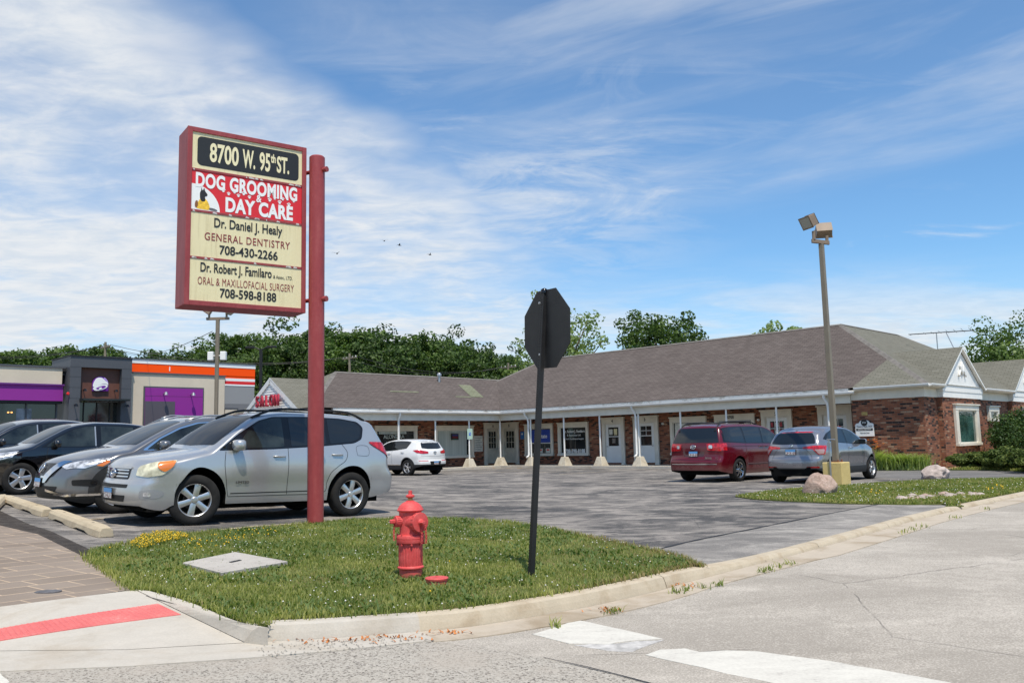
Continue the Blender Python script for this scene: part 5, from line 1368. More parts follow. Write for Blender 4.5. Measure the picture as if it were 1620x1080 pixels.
mb = MB(); bw = .25; zb_ = .60
f1, f2 = D, N
mb.obox(-f1*bw-f2*bw+Z*-.1, f1*2*bw, f2*2*bw, Z*(zb_+.1)); cblk = mb.build('concrete_base', M_yblock, lamp, bevel=.02)
mb = MB(); mb.obox(-f1*.13-f2*.13+Z*zb_, f1*.26, f2*.26, Z*.018)
for a_ in (-1, 1):
    for b_ in (-1, 1): mb.lathe([(.014, zb_), (.014, zb_+.07)], 6, f1*.105*a_+f2*.105*b_); mb.lathe([(.026, zb_+.02), (.026, zb_+.045)], 6, f1*.105*a_+f2*.105*b_)
mb.build('anchor_plate', M_rust, cblk)
mb = MB(); r0, r1 = .066, .056
mb.add([f1*a*r0+f2*b*r0+Z*(zb_+.018) for a, b in ((-1, -1), (1, -1), (1, 1), (-1, 1))]+[f1*a*r1+f2*b*r1+Z*LH for a, b in ((-1, -1), (1, -1), (1, 1), (-1, 1))], [(0, 1, 5, 4), (1, 2, 6, 5), (2, 3, 7, 6), (3, 0, 4, 7), (4, 5, 6, 7), (3, 2, 1, 0)])
lpole = mb.build('lamp_pole', M_lamppole, lamp, bevel=.008)
mb = MB(); q = -f2*(bw+.03)-f1*.02; mb.tube([q+Z*-.05, q+Z*.62, q+Z*1.18], .022, 8); mb.tube([q+Z*1.17-f1*.05+Z*0, q+Z*1.17+f1*.16], .018, 6); mb.obox(q+Z*.98-f1*.035-f2*.035, f1*.07, f2*.07, Z*.12); mb.build('conduit', M_galv, lamp)
car_ = (D*.2+CR*.9); car_.z = 0; car_.normalize()
mb = MB(); b0_, b1_ = -car_*.27+Vector((0, -.10, LH+.03)), car_*.23+Vector((0, .08, LH-.01)); pv_ = Vector((car_.y, -car_.x, 0))
mb.obox(b0_-pv_*.05, b1_-b0_, pv_*.10, Z*.09); mb.build('cross_arm', M_lampbr, lamp)
mb = MB(); mb.tube([b0_+car_*.06+Z*.08, b0_+car_*.06+Z*.30], .045, 8); mb.tube([b1_-car_*.05+Z*.07, b1_-car_*.05+Z*.24], .045, 8); mb.build('swivel', M_lampbr, lamp)
flood(b0_-car_*.04+Z*.50+Vector((-.08, .0, .02)), math.radians(112), math.radians(-28), parent=lamp, s=1.05)
flood(b1_+car_*.02+Z*.40+Vector((-.06, .25, -.05)), math.radians(-12), math.radians(-38), parent=lamp, s=1.12)
# far lamp in front of the restaurant
lb2 = at(341, 700, 27.); lb2.z = zg(lb2.x, lb2.y); LT = at(341, 506, 27.).z-lb2.z
lamp2 = empty('parking_lot_lamp', lb2, 'thin tan parking lot lamp under the pole sign, in front of the restaurant', 'lamp post')
mb = MB(); mb.tube([(0, 0, -.2), (0, 0, LT)], .068, 8); mb.build('lamp_pole', M_lamppole, lamp2)
mb = MB(); mb.obox(Vector((-.36, -.05, LT)), Vector((.72, 0, 0)), Vector((0, .1, 0)), Z*.08); mb.tube([(-.28, 0, LT+.05), (-.28, 0, LT+.22)], .035, 6); mb.tube([(.28, 0, LT+.05), (.28, 0, LT+.22)], .035, 6); mb.build('cross_arm', M_lampbr, lamp2)
flood((-.40, 0, LT+.25), math.radians(105), math.radians(-55), parent=lamp2, s=.95); flood((.44, 0, LT+.25), math.radians(-100), math.radians(-55), parent=lamp2, s=.95)
zf_ = at(341, 563, 27.).z-lb2.z
for k in (-1, 1):
    mb = MB(); mb.obox((k*.20-.09, -.08, zf_-.14), (.18, 0, 0), (0, .16, 0), Z*.28); mb.build('white_flood_box', M_white, lamp2, bevel=.02)  # plain white boxes on the pole, built as small floodlights
mb = MB(); mb.tube([(-.13, 0, zf_), (.13, 0, zf_)], .03, 6); mb.build('flood_box_bracket', M_galv, lamp2)

# ---- boulders and rocks
def rock(name, o, rx, ry, rz_, m, seed, label, cat='boulder', group=None, sub=4, rough=.16, rotz=0.):
    bm = bmesh.new(); bmesh.ops.create_icosphere(bm, subdivisions=sub, radius=1)
    for v in bm.verts:
        c = v.co.copy(); k = 1+rough*mnoise.noise(c*1.1+Vector((seed, 0, 0)))*1.6+rough*.5*mnoise.noise(c*2.6+Vector((0, seed, 0)))+rough*.22*mnoise.noise(c*6+Vector((0, seed, 3)))
        # facets
        for q in range(5):
            n_ = Vector((math.sin(seed*3+q*2.1), math.cos(seed*5+q*1.3), math.sin(q*1.7+seed)*.8)).normalized(); d_ = (c*k).dot(n_)
            if d_ > .80: k *= 1-(d_-.80)*.7
        v.co = c*k; v.co.z = max(v.co.z, -.55); v.co.x *= rx; v.co.y *= ry; v.co.z *= rz_
    me = bpy.data.meshes.new(name); bm.to_mesh(me); bm.free(); me.materials.append(m); me.polygons.foreach_set('use_smooth', [True]*len(me.polygons))
    ob = bpy.data.objects.new(name, me); COL.objects.link(ob); ob.location = o; ob.rotation_euler[2] = rotz
    return tag(ob, label, cat, group)
p_ = gp(1297, 782); rock('boulder', p_+Z*.14, .36, .36, .33, M_granite, 1.3, 'rounded pink granite boulder at the foot of the yellow lamp block', sub=5)
p_ = gp(1480, 757); rock('boulder', p_+Z*.12, .37, .36, .25, M_paler, 4.1, 'flat topped pale boulder at the far edge of the right grass strip', sub=5, rough=.25)
for i in range(26):
    p_ = gp(1420+i*5.1+rnd.uniform(-3, 3), 790.5-i*.27+rnd.uniform(-2.5, 2.5)); r_ = rnd.uniform(.05, .11)
    rock('edging_stone', p_+Z*r_*.25, r_*1.2, r_, r_*.7, M_paler if i % 3 else M_granite, i*1.7, 'small pale rounded stone in the row at the edge of the right grass strip', 'stone', 'small stones edging the right grass strip', 2, .2, rnd.random()*3)

# ---- concrete wheel stops
def wheel_stop(a, b, label):
    a, b = Vector(a), Vector(b); ax = (b-a); L_ = ax.length; ax.normalize(); sd2 = Vector((-ax.y, ax.x, 0)).normalized(); up2 = ax.cross(sd2)
    mb = MB(); prof = [(-.12, 0), (-.105, .09), (-.065, .135), (.065, .135), (.105, .09), (.12, 0)]; nseg = 14
    ring = []
    for i in range(nseg+1):
        t = i/nseg; x = L_*t; e_ = min(x, L_-x); sc = 1-.22*max(0, 1-e_/.06)
        und = .03 if abs(t-.3) < .09 or abs(t-.7) < .09 else 0.
        ring.append([Vector((0, 0, 0))+ax*(x-L_/2)+sd2*y*(sc if i in (0, nseg) else 1)+up2*((max(z, und) if z == 0 else z)*(1 if i not in (0, nseg) else .94)) for y, z in prof])
    vs = [v for r in ring for v in r]; k = len(prof)
    fs = [(i*k+j, (i+1)*k+j, (i+1)*k+(j+1) % k, i*k+(j+1) % k) for i in range(nseg) for j in range(k)]+[tuple(range(k)), tuple(nseg*k+j for j in range(k))[::-1]]
    mb.add(vs, fs); ob = mb.build('wheel_stop', M_stopc, None, bevel=.012); ob.location = (a+b)/2
    bm = bmesh.new(); bm.from_mesh(ob.data); bmesh.ops.recalc_face_normals(bm, faces=bm.faces[:]); bm.to_mesh(ob.data); bm.free()
    for t in (-.28, .28):
        mb = MB(); c_ = ax*L_*t+up2*.1355; mb.poly([c_+ax*.03*math.cos(q)+sd2*.022*math.sin(q) for q in np.linspace(0, 2*PI, 9)[:-1]]); mb.build('pin_hole', M_dark, ob)
    return tag(ob, label, 'wheel stop', 'concrete wheel stops along the paver walk')
wheel_stop(gp(168, 850, 0), gp(86, 818, 0), 'tan concrete wheel stop ahead of the silver car, nearest the grass')
wheel_stop(gp(75, 817, 0), gp(8, 793, 0), 'tan concrete wheel stop ahead of the dark grey car')
wheel_stop(gp(4, 791.5, 0), gp(-70, 768, 0), 'tan concrete wheel stop ahead of the black car, cut off by the left edge')

# ================================================================== CARS
def pchip(xs, ys):
    xs = np.asarray(xs, float); ys = np.asarray(ys, float); h = np.diff(xs); d = np.diff(ys)/h; n = len(xs); m = np.zeros(n)
    for i in range(1, n-1):
        if d[i-1]*d[i] > 0:
            w1 = 2*h[i]+h[i-1]; w2 = h[i]+2*h[i-1]; m[i] = (w1+w2)/(w1/d[i-1]+w2/d[i])
    m[0], m[-1] = d[0], d[-1]
    def f(x):
        x = np.clip(x, xs[0], xs[-1]); i = np.clip(np.searchsorted(xs, x)-1, 0, n-2); t = (x-xs[i])/h[i]
        return (2*t**3-3*t**2+1)*ys[i]+(t**3-2*t**2+t)*h[i]*m[i]+(-2*t**3+3*t**2)*ys[i+1]+(t**3-t**2)*h[i]*m[i+1]
    return f
def smv(a, b, t):
    t = np.clip((t-a)/(b-a), 0, 1); return t*t*(3-2*t)
class Car:
    def __init__(s, c, name, label, cat):
        s.c = c; s.L = c['L']; s.W = c['W']; s.hl = s.L/2; s.root = empty(name, (0, 0, 0), label, cat)
        s.xf = s.hl-c['fo']; s.xr = s.xf-c['WB']; s.tr = c['tr']; s.ra = c.get('ra', s.tr+.055); s.track = s.W-c.get('tin', .235)
        s.make_body()
    def make_body(s):
        c = s.c; L, hw = s.L, s.W/2
        top = pchip(*zip(*c['top'])); fac = pchip(*zip(*c['fac'])); plan = pchip(*zip(*c['plan'])); low = pchip(*zip(*c['low']))
        pF = pchip(*zip(*c['pF'])); pR = pchip(*zip(*c['pR'])); drop = pchip(*zip(*c['drop'])); ex = pchip(*zip(*c.get('ex', [(0, 2.6), (L, 2.6)])))
        sf, sr = c['fo'], c['fo']+c['WB']; ra = s.ra; r = .10
        st = [0, .004, .012, .025, .045, .07, .10]
        a = .14
        while a < L-.12: st.append(a); a += .045
        st += [L-.10, L-.07, L-.045, L-.025, L-.012, L-.004, L]
        for q in (sf, sr):
            st = [x for x in st if not (abs(abs(x-q)-ra) < .03)]
            st += [q-ra-.012, q-ra-.001, q-ra+.006, q-ra+.02, q+ra-.02, q+ra-.006, q+ra+.001, q+ra+.012]
        st = np.array(sorted(st)); NS = len(st); NR_, NT_ = 26, 12
        half = np.zeros((NS, NR_+NT_, 3))
        for i, x in enumerate(st):
            e_ = min(x, L-x); k = math.sqrt(max(0, 1-(1-min(e_, r)/r)**2)) if e_ < r else 1.
            ins_ = (1-k)*r*.8
            zt = float(top(x))-ins_*.6; z0 = float(low(x))+ins_*.4
            for q in (sf, sr):
                d_ = abs(x-q)
                if d_ < ra: z0 = max(z0, s.tr+.015+math.sqrt(max(ra*ra-d_*d_, 0))*c.get('rz', 1.0))
            dr = float(drop(x)); e = zt-dr
            w = hw*float(plan(x))-ins_
            e = max(e, z0+.05)
            zs = z0+(e-z0)*np.linspace(0, 1, NR_)
            bul = 0
            for q in (sf, sr): bul = max(bul, c.get('flare', .02)*math.exp(-((x-q)/(ra*1.05))**4))
            ys = w*fac(zs)+bul*smv(.95, .60, zs)
            half[i, :NR_, 0] = x; half[i, :NR_, 1] = ys; half[i, :NR_, 2] = zs
            th = np.linspace(0, PI/2, NT_+1)[1:]; n_ = float(ex(x)); ye = ys[-1]
            half[i, NR_:, 0] = x; half[i, NR_:, 1] = ye*np.cos(th)**(2/n_); half[i, NR_:, 2] = e+(zt-e)*np.sin(th)**(2/n_)
            half[i, -1, 1] = 0
        def deform(P):
            x, y, z = P[..., 0], P[..., 1], P[..., 2]; yy = (y/hw)**2
            gF = smv(1.1, 0, x); gR = smv(L-c.get('rl', 1.1), L, x)
            fx = x + gF*(c['cF']*yy+pF(z)) - gR*(c['cR']*yy+pR(z))
            out = P.copy(); out[..., 0] = s.hl-fx; return out
        s.deform = deform
        M_ = NR_+NT_
        lft = deform(half); rgt = lft.copy(); rgt[..., 1] *= -1
        V = list(lft.reshape(-1, 3)); nL = len(V)
        idx = np.arange(NS*M_).reshape(NS, M_); ridx = idx+nL
        for i in range(NS):
            ridx[i, -1] = idx[i, -1]
        V += list(rgt.reshape(-1, 3)); F = []
        for i in range(NS-1):
            for j in range(M_-1):
                F.append((idx[i, j], idx[i, j+1], idx[i+1, j+1], idx[i+1, j]))
                F.append((ridx[i, j], ridx[i+1, j], ridx[i+1, j+1], ridx[i, j+1]))
        for i, flip in ((0, 1), (NS-1, 0)):
            NC = 12; rows = []
            for j in range(M_):
                y = half[i, j, 1]; row = [idx[i, j]]
                if j == M_-1: rows.append([idx[i, j]]*(NC+1)); continue
                for q in range(1, NC):
                    P_ = half[i, j].copy(); P_[1] = y*(1-2*q/NC); V.append(deform(P_)); row.append(len(V)-1)
                row.append(ridx[i, j]); rows.append(row)
            for j in range(M_-1):
                for q in range(NC):
                    f = [rows[j][q], rows[j+1][q], rows[j+1][q+1], rows[j][q+1]]
                    f2 = []
                    for v in f:
                        if v not in f2: f2.append(v)
                    if len(f2) > 2: F.append(tuple(f2[::-1] if not flip else f2))
        me = bpy.data.meshes.new('body'); me.from_pydata([tuple(map(float, v)) for v in V], [], [tuple(int(a) for a in f) for f in F]); me.materials.append(c['paint'])
        bm = bmesh.new(); bm.from_mesh(me); bmesh.ops.recalc_face_normals(bm, faces=bm.faces[:])
        bm.normal_update()
        tot = sum(f.normal.dot(f.calc_center_median()-Vector((0, 0, .8))) for f in bm.faces)
        if tot < 0: bmesh.ops.reverse_faces(bm, faces=bm.faces[:])
        bmesh.ops.delete(bm, geom=[v for v in bm.verts if not v.link_faces], context='VERTS')
        bm.to_mesh(me); s.bvh = BVHTree.FromBMesh(bm); bm.free()
        me.polygons.foreach_set('use_smooth', [True]*len(me.polygons))
        s.body = bpy.data.objects.new('body', me); COL.objects.link(s.body); s.body.parent = s.root
        # floor pan: closes the shell between the sills
        mb = MB(); vs = []
        for i in range(NS):
            p = lft[i, 0]; z = p[2]; vs += [(p[0], p[1]-.012, z+.004), (p[0], -p[1]+.012, z+.004)]
        mb.add(vs, [(2*i, 2*i+2, 2*i+3, 2*i+1) for i in range(NS-1)])
        yb = hw*.62
        mb.box((s.xr-.75, -yb, .21), (s.xf+.62, yb, .46))
        mb.build('underbody', M_under, s.root)
    def P(s, q): return Vector((s.hl-q[0], q[1], q[2]))
    def patch(s, pts, dirv, name, m, off=.004, cell=.045, parent=None, round_=0., mirror=False):
        """cut-out laid on the body: 3-D points looked at along dirv (pointing out of the car)"""
        d = Vector(dirv).normalized(); u = Vector((0, 0, 1)).cross(d).normalized() if abs(d.z) < .95 else Vector((0, 1, 0)); v = d.cross(u).normalized()
        q = [(Vector(p).dot(u), Vector(p).dot(v)) for p in pts]
        if round_:
            n_ = len(q); out = []
            for i in range(n_):
                a, b, c_ = Vector(q[i-1]), Vector(q[i]), Vector(q[(i+1) % n_]); r_ = min(round_, (a-b).length*.45, (c_-b).length*.45)
                p0 = b+(a-b).normalized()*r_; p1 = b+(c_-b).normalized()*r_
                for t in np.linspace(0, 1, 5): out.append(tuple((1-t)**2*p0+2*t*(1-t)*b+t*t*p1))
            q = out
        bm = bmesh.new(); bm.faces.new([bm.verts.new((a, b, 0)) for a, b in q])
        for ax in (0, 1):
            lo, hi = min(p[ax] for p in q), max(p[ax] for p in q); n_ = max(1, int((hi-lo)/cell))
            for k in range(1, n_):
                co = [0, 0, 0]; no = [0, 0, 0]; co[ax] = lo+(hi-lo)*k/n_; no[ax] = 1
                bmesh.ops.bisect_plane(bm, geom=bm.verts[:]+bm.edges[:]+bm.faces[:], plane_co=co, plane_no=no)
        bmesh.ops.triangulate(bm, faces=[f for f in bm.faces if len(f.verts) > 4])
        for vt in bm.verts:
            base = u*vt.co.x+v*vt.co.y
            h = s.bvh.ray_cast(base+d*6, -d)
            if h[0] is None or (h[0]-base).dot(d) < -3.5: h = s.bvh.find_nearest(base+d*(Vector(pts[0]).dot(d)))
            n_ = h[1] if h[1].dot(d) > 0 else -h[1]
            vt.co = h[0]+n_*off
        bm.normal_update()
        if sum(f.normal.dot(d)*f.calc_area() for f in bm.faces) < 0: bmesh.ops.reverse_faces(bm, faces=bm.faces[:])
        me = bpy.data.meshes.new(name); bm.to_mesh(me); 
        me.materials.append(m); me.polygons.foreach_set('use_smooth', [True]*len(me.polygons))
        o = bpy.data.objects.new(name, me); COL.objects.link(o); o.parent = parent or s.root
        res = [o]
        if mirror:
            bm2 = bm; 
            for vt in bm2.verts: vt.co.y = -vt.co.y
            bmesh.ops.reverse_faces(bm2, faces=bm2.faces[:])
            me2 = bpy.data.meshes.new(name); bm2.to_mesh(me2); me2.materials.append(m); me2.polygons.foreach_set('use_smooth', [True]*len(me2.polygons))
            o2 = bpy.data.objects.new(name, me2); COL.objects.link(o2); o2.parent = parent or s.root; res.append(o2)
        bm.free(); return res
    def side(s, pts, name, m, off=.004, round_=.03, mirror=True, parent=None, cell=.06):
        return s.patch([(s.hl-a, 0, b) for a, b in pts], (0, 1, 0), name, m, off, cell, parent, round_, mirror)
    def front(s, pts, name, m, off=.004, round_=.02, mirror=False, parent=None, dirv=(1, 0, 0), cell=.05):
        return s.patch([(0, a, b) for a, b in pts], dirv, name, m, off, cell, parent, round_, mirror)
    def rear(s, pts, name, m, off=.004, round_=.02, mirror=False, parent=None, dirv=(-1, 0, 0), cell=.05):
        return s.patch([(0, a, b) for a, b in pts], dirv, name, m, off, cell, parent, round_, mirror)
    def diag(s, pts, dirv, name, m, off=.006, round_=.025, mirror=True, parent=None, cell=.022):
        return s.patch([s.P(p) for p in pts], dirv, name, m, off, cell, parent, round_, mirror)
    def line(s, pts, view, name='panel_gap', m=None, w=.009, off=.0015, mirror=True):
        pts = [Vector(p) for p in pts]; 
        if len(pts) > 2: pts = smooth_line(pts, 4)
        n_ = []
        for i in range(len(pts)):
            t = (pts[min(i+1, len(pts)-1)]-pts[max(i-1, 0)]).normalized(); n_.append(Vector((-t.y, t.x)))
        poly = [pts[i]+n_[i]*w/2 for i in range(len(pts))]+[pts[i]-n_[i]*w/2 for i in reversed(range(len(pts)))]
        f = {'side': s.side, 'front': s.front, 'rear': s.rear}[view]
        return f([tuple(p) for p in poly], name, m or M_dark, off, 0., mirror)
    def wheels(s, spokes, steer=0., style='plain', w=.225, rimr=.66, rimm=None, twin=False):
        tr = s.tr; R_ = tr*rimr; rimm = rimm or M_alloy
        for xw, fr_ in ((s.xf, 1), (s.xr, 0)):
            for sd_ in (1, -1):
                yw = sd_*s.track/2
                mb = MB(); mb.lathe([(.001, -.06), (R_*.62, -.06), (R_*.62, .0), (.001, .0)], 28, ax=(0, sd_, 0)); mb.lathe([(R_*.985, -w/2+.02), (R_*.985, .0), (R_*.93, .0), (R_*.93, -w/2+.02)], 32, ax=(0, sd_, 0))
                wh = mb.build('wheel', M_brake, s.root, smooth=True, angle=.6); wh.location = (xw, yw, tr)
                if fr_: wh.rotation_euler[2] = steer
                mb = MB(); pr_ = [(R_*.97, -w/2+.03), (R_*1.02, -w/2+.004), (R_*1.2, -w/2), (tr*.955, -w/2+.006), (tr*.99, -w/2+.03), (tr, -w/2+.06), (tr, w/2-.06), (tr*.99, w/2-.03), (tr*.955, w/2-.006), (R_*1.2, w/2), (R_*1.05, w/2-.004), (R_*.985, w/2-.016)]
                vs = []; n_ = 56; a1, a2 = Vector((1, 0, 0)), Vector((0, 0, 1))
                for r_, h_ in pr_:
                    for k in range(n_):
                        th = 2*PI*k/n_; vs.append(a1*r_*math.cos(th)+a2*r_*math.sin(th)+Vector((0, sd_*h_, 0)))
                fs = [(i*n_+k, i*n_+(k+1) % n_, (i+1)*n_+(k+1) % n_, (i+1)*n_+k) for i in range(len(pr_)-1) for k in range(n_)]
                mb.add(vs, fs if sd_ < 0 else [f[::-1] for f in fs]); mb.build('tyre', M_tyre, wh, smooth=True)
                # rim: lip, spokes, hub
                mb = MB(); y0 = w/2-.022
                vs = []; pr_ = [(R_*.90, y0-.05), (R_*.94, y0-.004), (R_*.985, y0+.006), (R_*1.02, y0+.004), (R_*1.02, y0-.01)]
                for r_, h_ in pr_:
                    for k in range(n_):
                        th = 2*PI*k/n_; vs.append(a1*r_*math.cos(th)+a2*r_*math.sin(th)+Vector((0, sd_*h_, 0)))
                mb.add(vs, [(i*n_+k, i*n_+(k+1) % n_, (i+1)*n_+(k+1) % n_, (i+1)*n_+k) for i in range(len(pr_)-1) for k in range(n_)])
                def spoke(th, wi, wo, r0=.16, r1=.93, dish=.03):
                    d = a1*math.cos(th)+a2*math.sin(th); t = a1*-math.sin(th)+a2*math.cos(th); Y = Vector((0, sd_, 0))
                    ring = []
                    for f_, ww, yy in ((r0, wi, y0-dish*.6), ((r0+r1)/2, (wi+wo)/2*.92, y0-.006), (r1, wo, y0-.012)):
                        c_ = d*R_*f_+Y*yy; ring.append([c_-t*ww-Y*.035, c_-t*ww-Y*.006, c_-t*ww*.7, c_+t*ww*.7, c_+t*ww-Y*.006, c_+t*ww-Y*.035])
                    vs = [v for r_ in ring for v in r_]; mb.add(vs, [(i*6+k, (i+1)*6+k, (i+1)*6+(k+1) % 6, i*6+(k+1) % 6) for i in range(2) for k in range(6)])
                for k in range(spokes):
                    th = 2*PI*k/spokes+PI/2+.2*sd_
                    if twin: spoke(th-.15, .018, .022); spoke(th+.15, .018, .022)
                    else: spoke(th, R_*.17*(6/max(spokes, 5)), R_*.20*(6/max(spokes, 5)))
                mb.lathe([(R_*.26, y0-.045), (R_*.25, y0-.02), (R_*.17, y0-.012), (R_*.15, y0-.002), (.0, y0)], 20, ax=(0, sd_, 0))
                ri = mb.build('rim', rimm, wh); bm = bmesh.new(); bm.from_mesh(ri.data); bmesh.ops.recalc_face_normals(bm, faces=bm.faces[:]); bm.to_mesh(ri.data); bm.free()
                ri.data.polygons.foreach_set('use_smooth', [True]*len(ri.data.polygons)); ri.data.set_sharp_from_angle(angle=.6)
    def mirror_(s, sx, z, m, glass_fwd=False, size=(.085, .125, .085), out=.10):
        for sd_ in (1, -1):
            yb = s.W/2*.93; c_ = Vector((s.hl-sx, sd_*(yb+out), z))
            mb = MB(); vs = []; fs = []; nu, nv = 16, 10
            sp2 = lambda v, e: math.copysign(abs(v)**e, v)
            for i in range(nv+1):
                ph = -PI/2+PI*i/nv
                for k in range(nu):
                    th = 2*PI*k/nu
                    x = size[0]*sp2(math.cos(ph), .6)*sp2(math.cos(th), .7); y = size[1]*sp2(math.cos(ph), .6)*sp2(math.sin(th), .7); zz = size[2]*sp2(math.sin(ph), .7)
                    if x < -size[0]*.45: x = -size[0]*.45
                    vs.append(c_+Vector((x, y, zz)))
            fs = [(i*nu+k, i*nu+(k+1) % nu, (i+1)*nu+(k+1) % nu, (i+1)*nu+k) for i in range(nv) for k in range(nu)]
            mb.add(vs, fs); o = mb.build('mirror', m, s.root, smooth=True)
            mb = MB(); mb.obox(c_+Vector((-.03, -sd_*(out+.02), -.065)), (.07, 0, 0), (0, sd_*(out-.02), .03), (0, 0, .035)); mb.build('mirror_arm', M_plas, o)
            mb = MB(); x = c_.x-size[0]*.455; mb.poly([Vector((x-.002, c_.y+a*size[1]*.82, c_.z+b*size[2]*.75)) for a, b in ((-1, -1), (1, -1), (1, 1), (-1, 1))]); mb.build('mirror_glass', M_cglass, o)
    def rails(s, s0, s1, y, m, h=.06, r=.016, z=None):
        for sd_ in (1, -1):
            pts = []
            for t in np.linspace(0, 1, 14):
                a = s0+(s1-s0)*t; hit = s.bvh.ray_cast(Vector((s.hl-a, sd_*y, 4)), Vector((0, 0, -1))); zz = hit[0].z if hit[0] else 1.6
                pts.append(Vector((s.hl-a, sd_*y, zz+h*min(1, 6*t, 6*(1-t)))))
            mb = MB(); mb.tube(pts, [r*1.6]+[r]*12+[r*1.6], 8); mb.build('roof_rail', m, s.root, smooth=True)
    def handles(s, pos, m):
        for a, z in pos:
            for sd_ in (1, -1):
                h = s.bvh.ray_cast(Vector((s.hl-a, sd_*4, z)), Vector((0, -sd_, 0)))
                if not h[0]: continue
                p = h[0]; mb = MB(); mb.tube([p+Vector((.10, sd_*.0, 0)), p+Vector((.085, sd_*.022, .002)), p+Vector((-.085, sd_*.026, .002)), p+Vector((-.10, sd_*.004, 0))], .013, 8); o = mb.build('door_handle', m, s.root, smooth=True)
    def plate(s, end, z, y=0., m=None, off=.02, frame=True):
        d = Vector((1, 0, 0)) if end == 'front' else Vector((-1, 0, 0))
        h = s.bvh.ray_cast(Vector((d.x*6, y, z)), -d); p = h[0] if h[0] else Vector((d.x*s.hl, y, z))
        n_ = h[1] if h[1].dot(d) > 0 else -h[1]; n_ = Vector((n_.x, 0, max(-.25, min(.25, n_.z)))).normalized(); u = Vector((0, d.x, 0)); v = n_.cross(u); v = v if v.z > 0 else -v
        o = empty_part = None
        mb = MB(); q = Vector((0, 0, 0)); mb.obox(q-u*.155-v*.078, u*.31, v*.156, n_*.008); fr_ = mb.build('plate_frame', M_plas, s.root); fr_.location = p+n_*off
        mb = MB(); mb.obox(q-u*.147-v*.070+n_*.0085, u*.294, v*.140, n_*.003); pl = mb.build('licence_plate', M_plate, fr_)
        return fr_
    def ring(s, end, y, z, ry, rz, m, r=.008, extra=None, off=.015):
        d = Vector((1, 0, 0)) if end == 'front' else Vector((-1, 0, 0))
        def on(a, b):
            h = s.bvh.ray_cast(Vector((d.x*6, a, b)), -d); return (h[0] if h[0] else Vector((d.x*s.hl, a, b)))+d*off
        mb = MB(); T = np.linspace(0, 2*PI, 21)
        mb.tube([on(y+ry*math.cos(t), z+rz*math.sin(t)) for t in T], r, 6, cap=False)
        for ex_ in (extra or []):
            mb.tube([on(y+a, z+b) for a, b in ex_], r, 6)
        return mb.build('emblem', m, s.root, smooth=True)
    def place(s, ref, local, heading, scale=1.):
        """put local ground point (x, y) of the car on ref, nose along heading, lying on the terrain slope"""
        h = Vector(heading); h.z = 0; h.normalize(); lf = Vector((-h.y, h.x, 0)); ref = Vector(ref)
        o = ref-(h*local[0]+lf*local[1])*scale; e_ = 1.2
        def zz(d): return zg(o.x+d.x, o.y+d.y)
        fx = (h*2*e_+Z*(zz(h*e_)-zz(-h*e_))).normalized(); fl = (lf*2*e_*.7+Z*(zz(lf*e_*.7)-zz(-lf*e_*.7))).normalized()
        up = fx.cross(fl).normalized(); fl = up.cross(fx)
        mt = Matrix((fx*scale, fl*scale, up*scale)).transposed().to_4x4(); mt.translation = Vector((o.x, o.y, zz(Vector((0, 0, 0)))))
        s.root.matrix_world = mt; return s.root

HN = -N
# ---- silver compact SUV, nose to the walk
def wc(c): 
    hl = c['L']/2; return [(hl-c['fo'], c['tr']), (hl-c['fo']-c['WB'], c['tr'])]
P_silver = paint('silver paint', (.50, .50, .495), .6, .32)
cfgA = dict(L=4.60, W=1.83, WB=2.66, fo=.90, tr=.362, ra=.455, flare=.022, paint=P_silver,
    top=[(0, .885), (.10, .945), (.5, 1.01), (.95, 1.075), (1.10, 1.105), (1.20, 1.17), (1.55, 1.42), (1.84, 1.59), (2.04, 1.65), (2.5, 1.70), (3.2, 1.70), (3.8, 1.675), (4.2, 1.64), (4.6, 1.60)],
    drop=[(0, .10), (.6, .11), (1.1, .11), (1.5, .10), (2.2, .085), (4.6, .085)], ex=[(0, 2.4), (1.0, 2.6), (1.6, 3.0), (2.2, 2.8), (4.6, 2.8)],
    fac=[(.15, .88), (.25, .925), (.36, .955), (.46, .965), (.56, .972), (.70, .992), (.82, 1.0), (.93, .992), (1.03, .972), (1.12, .945), (1.3, .885), (1.5, .805), (1.62, .755), (1.75, .71)],
    plan=[(0, .90), (.2, .945), (.6, .985), (1.0, 1.), (3.8, 1.), (4.3, .975), (4.6, .93)], low=[(0, .26), (.22, .225), (.46, .30), (1.3, .29), (3.1, .28), (4.1, .30), (4.6, .38)],
    pF=[(.2, .08), (.32, .02), (.46, .0), (.58, .01), (.66, .05), (.80, .075), (.92, .12), (1.2, .18)], pR=[(.3, .10), (.45, .01), (.6, .0), (.72, .05), (.80, .10), (.95, .12), (1.15, .19), (1.4, .34), (1.62, .48)], cF=.24, cR=.17, rl=1.0)
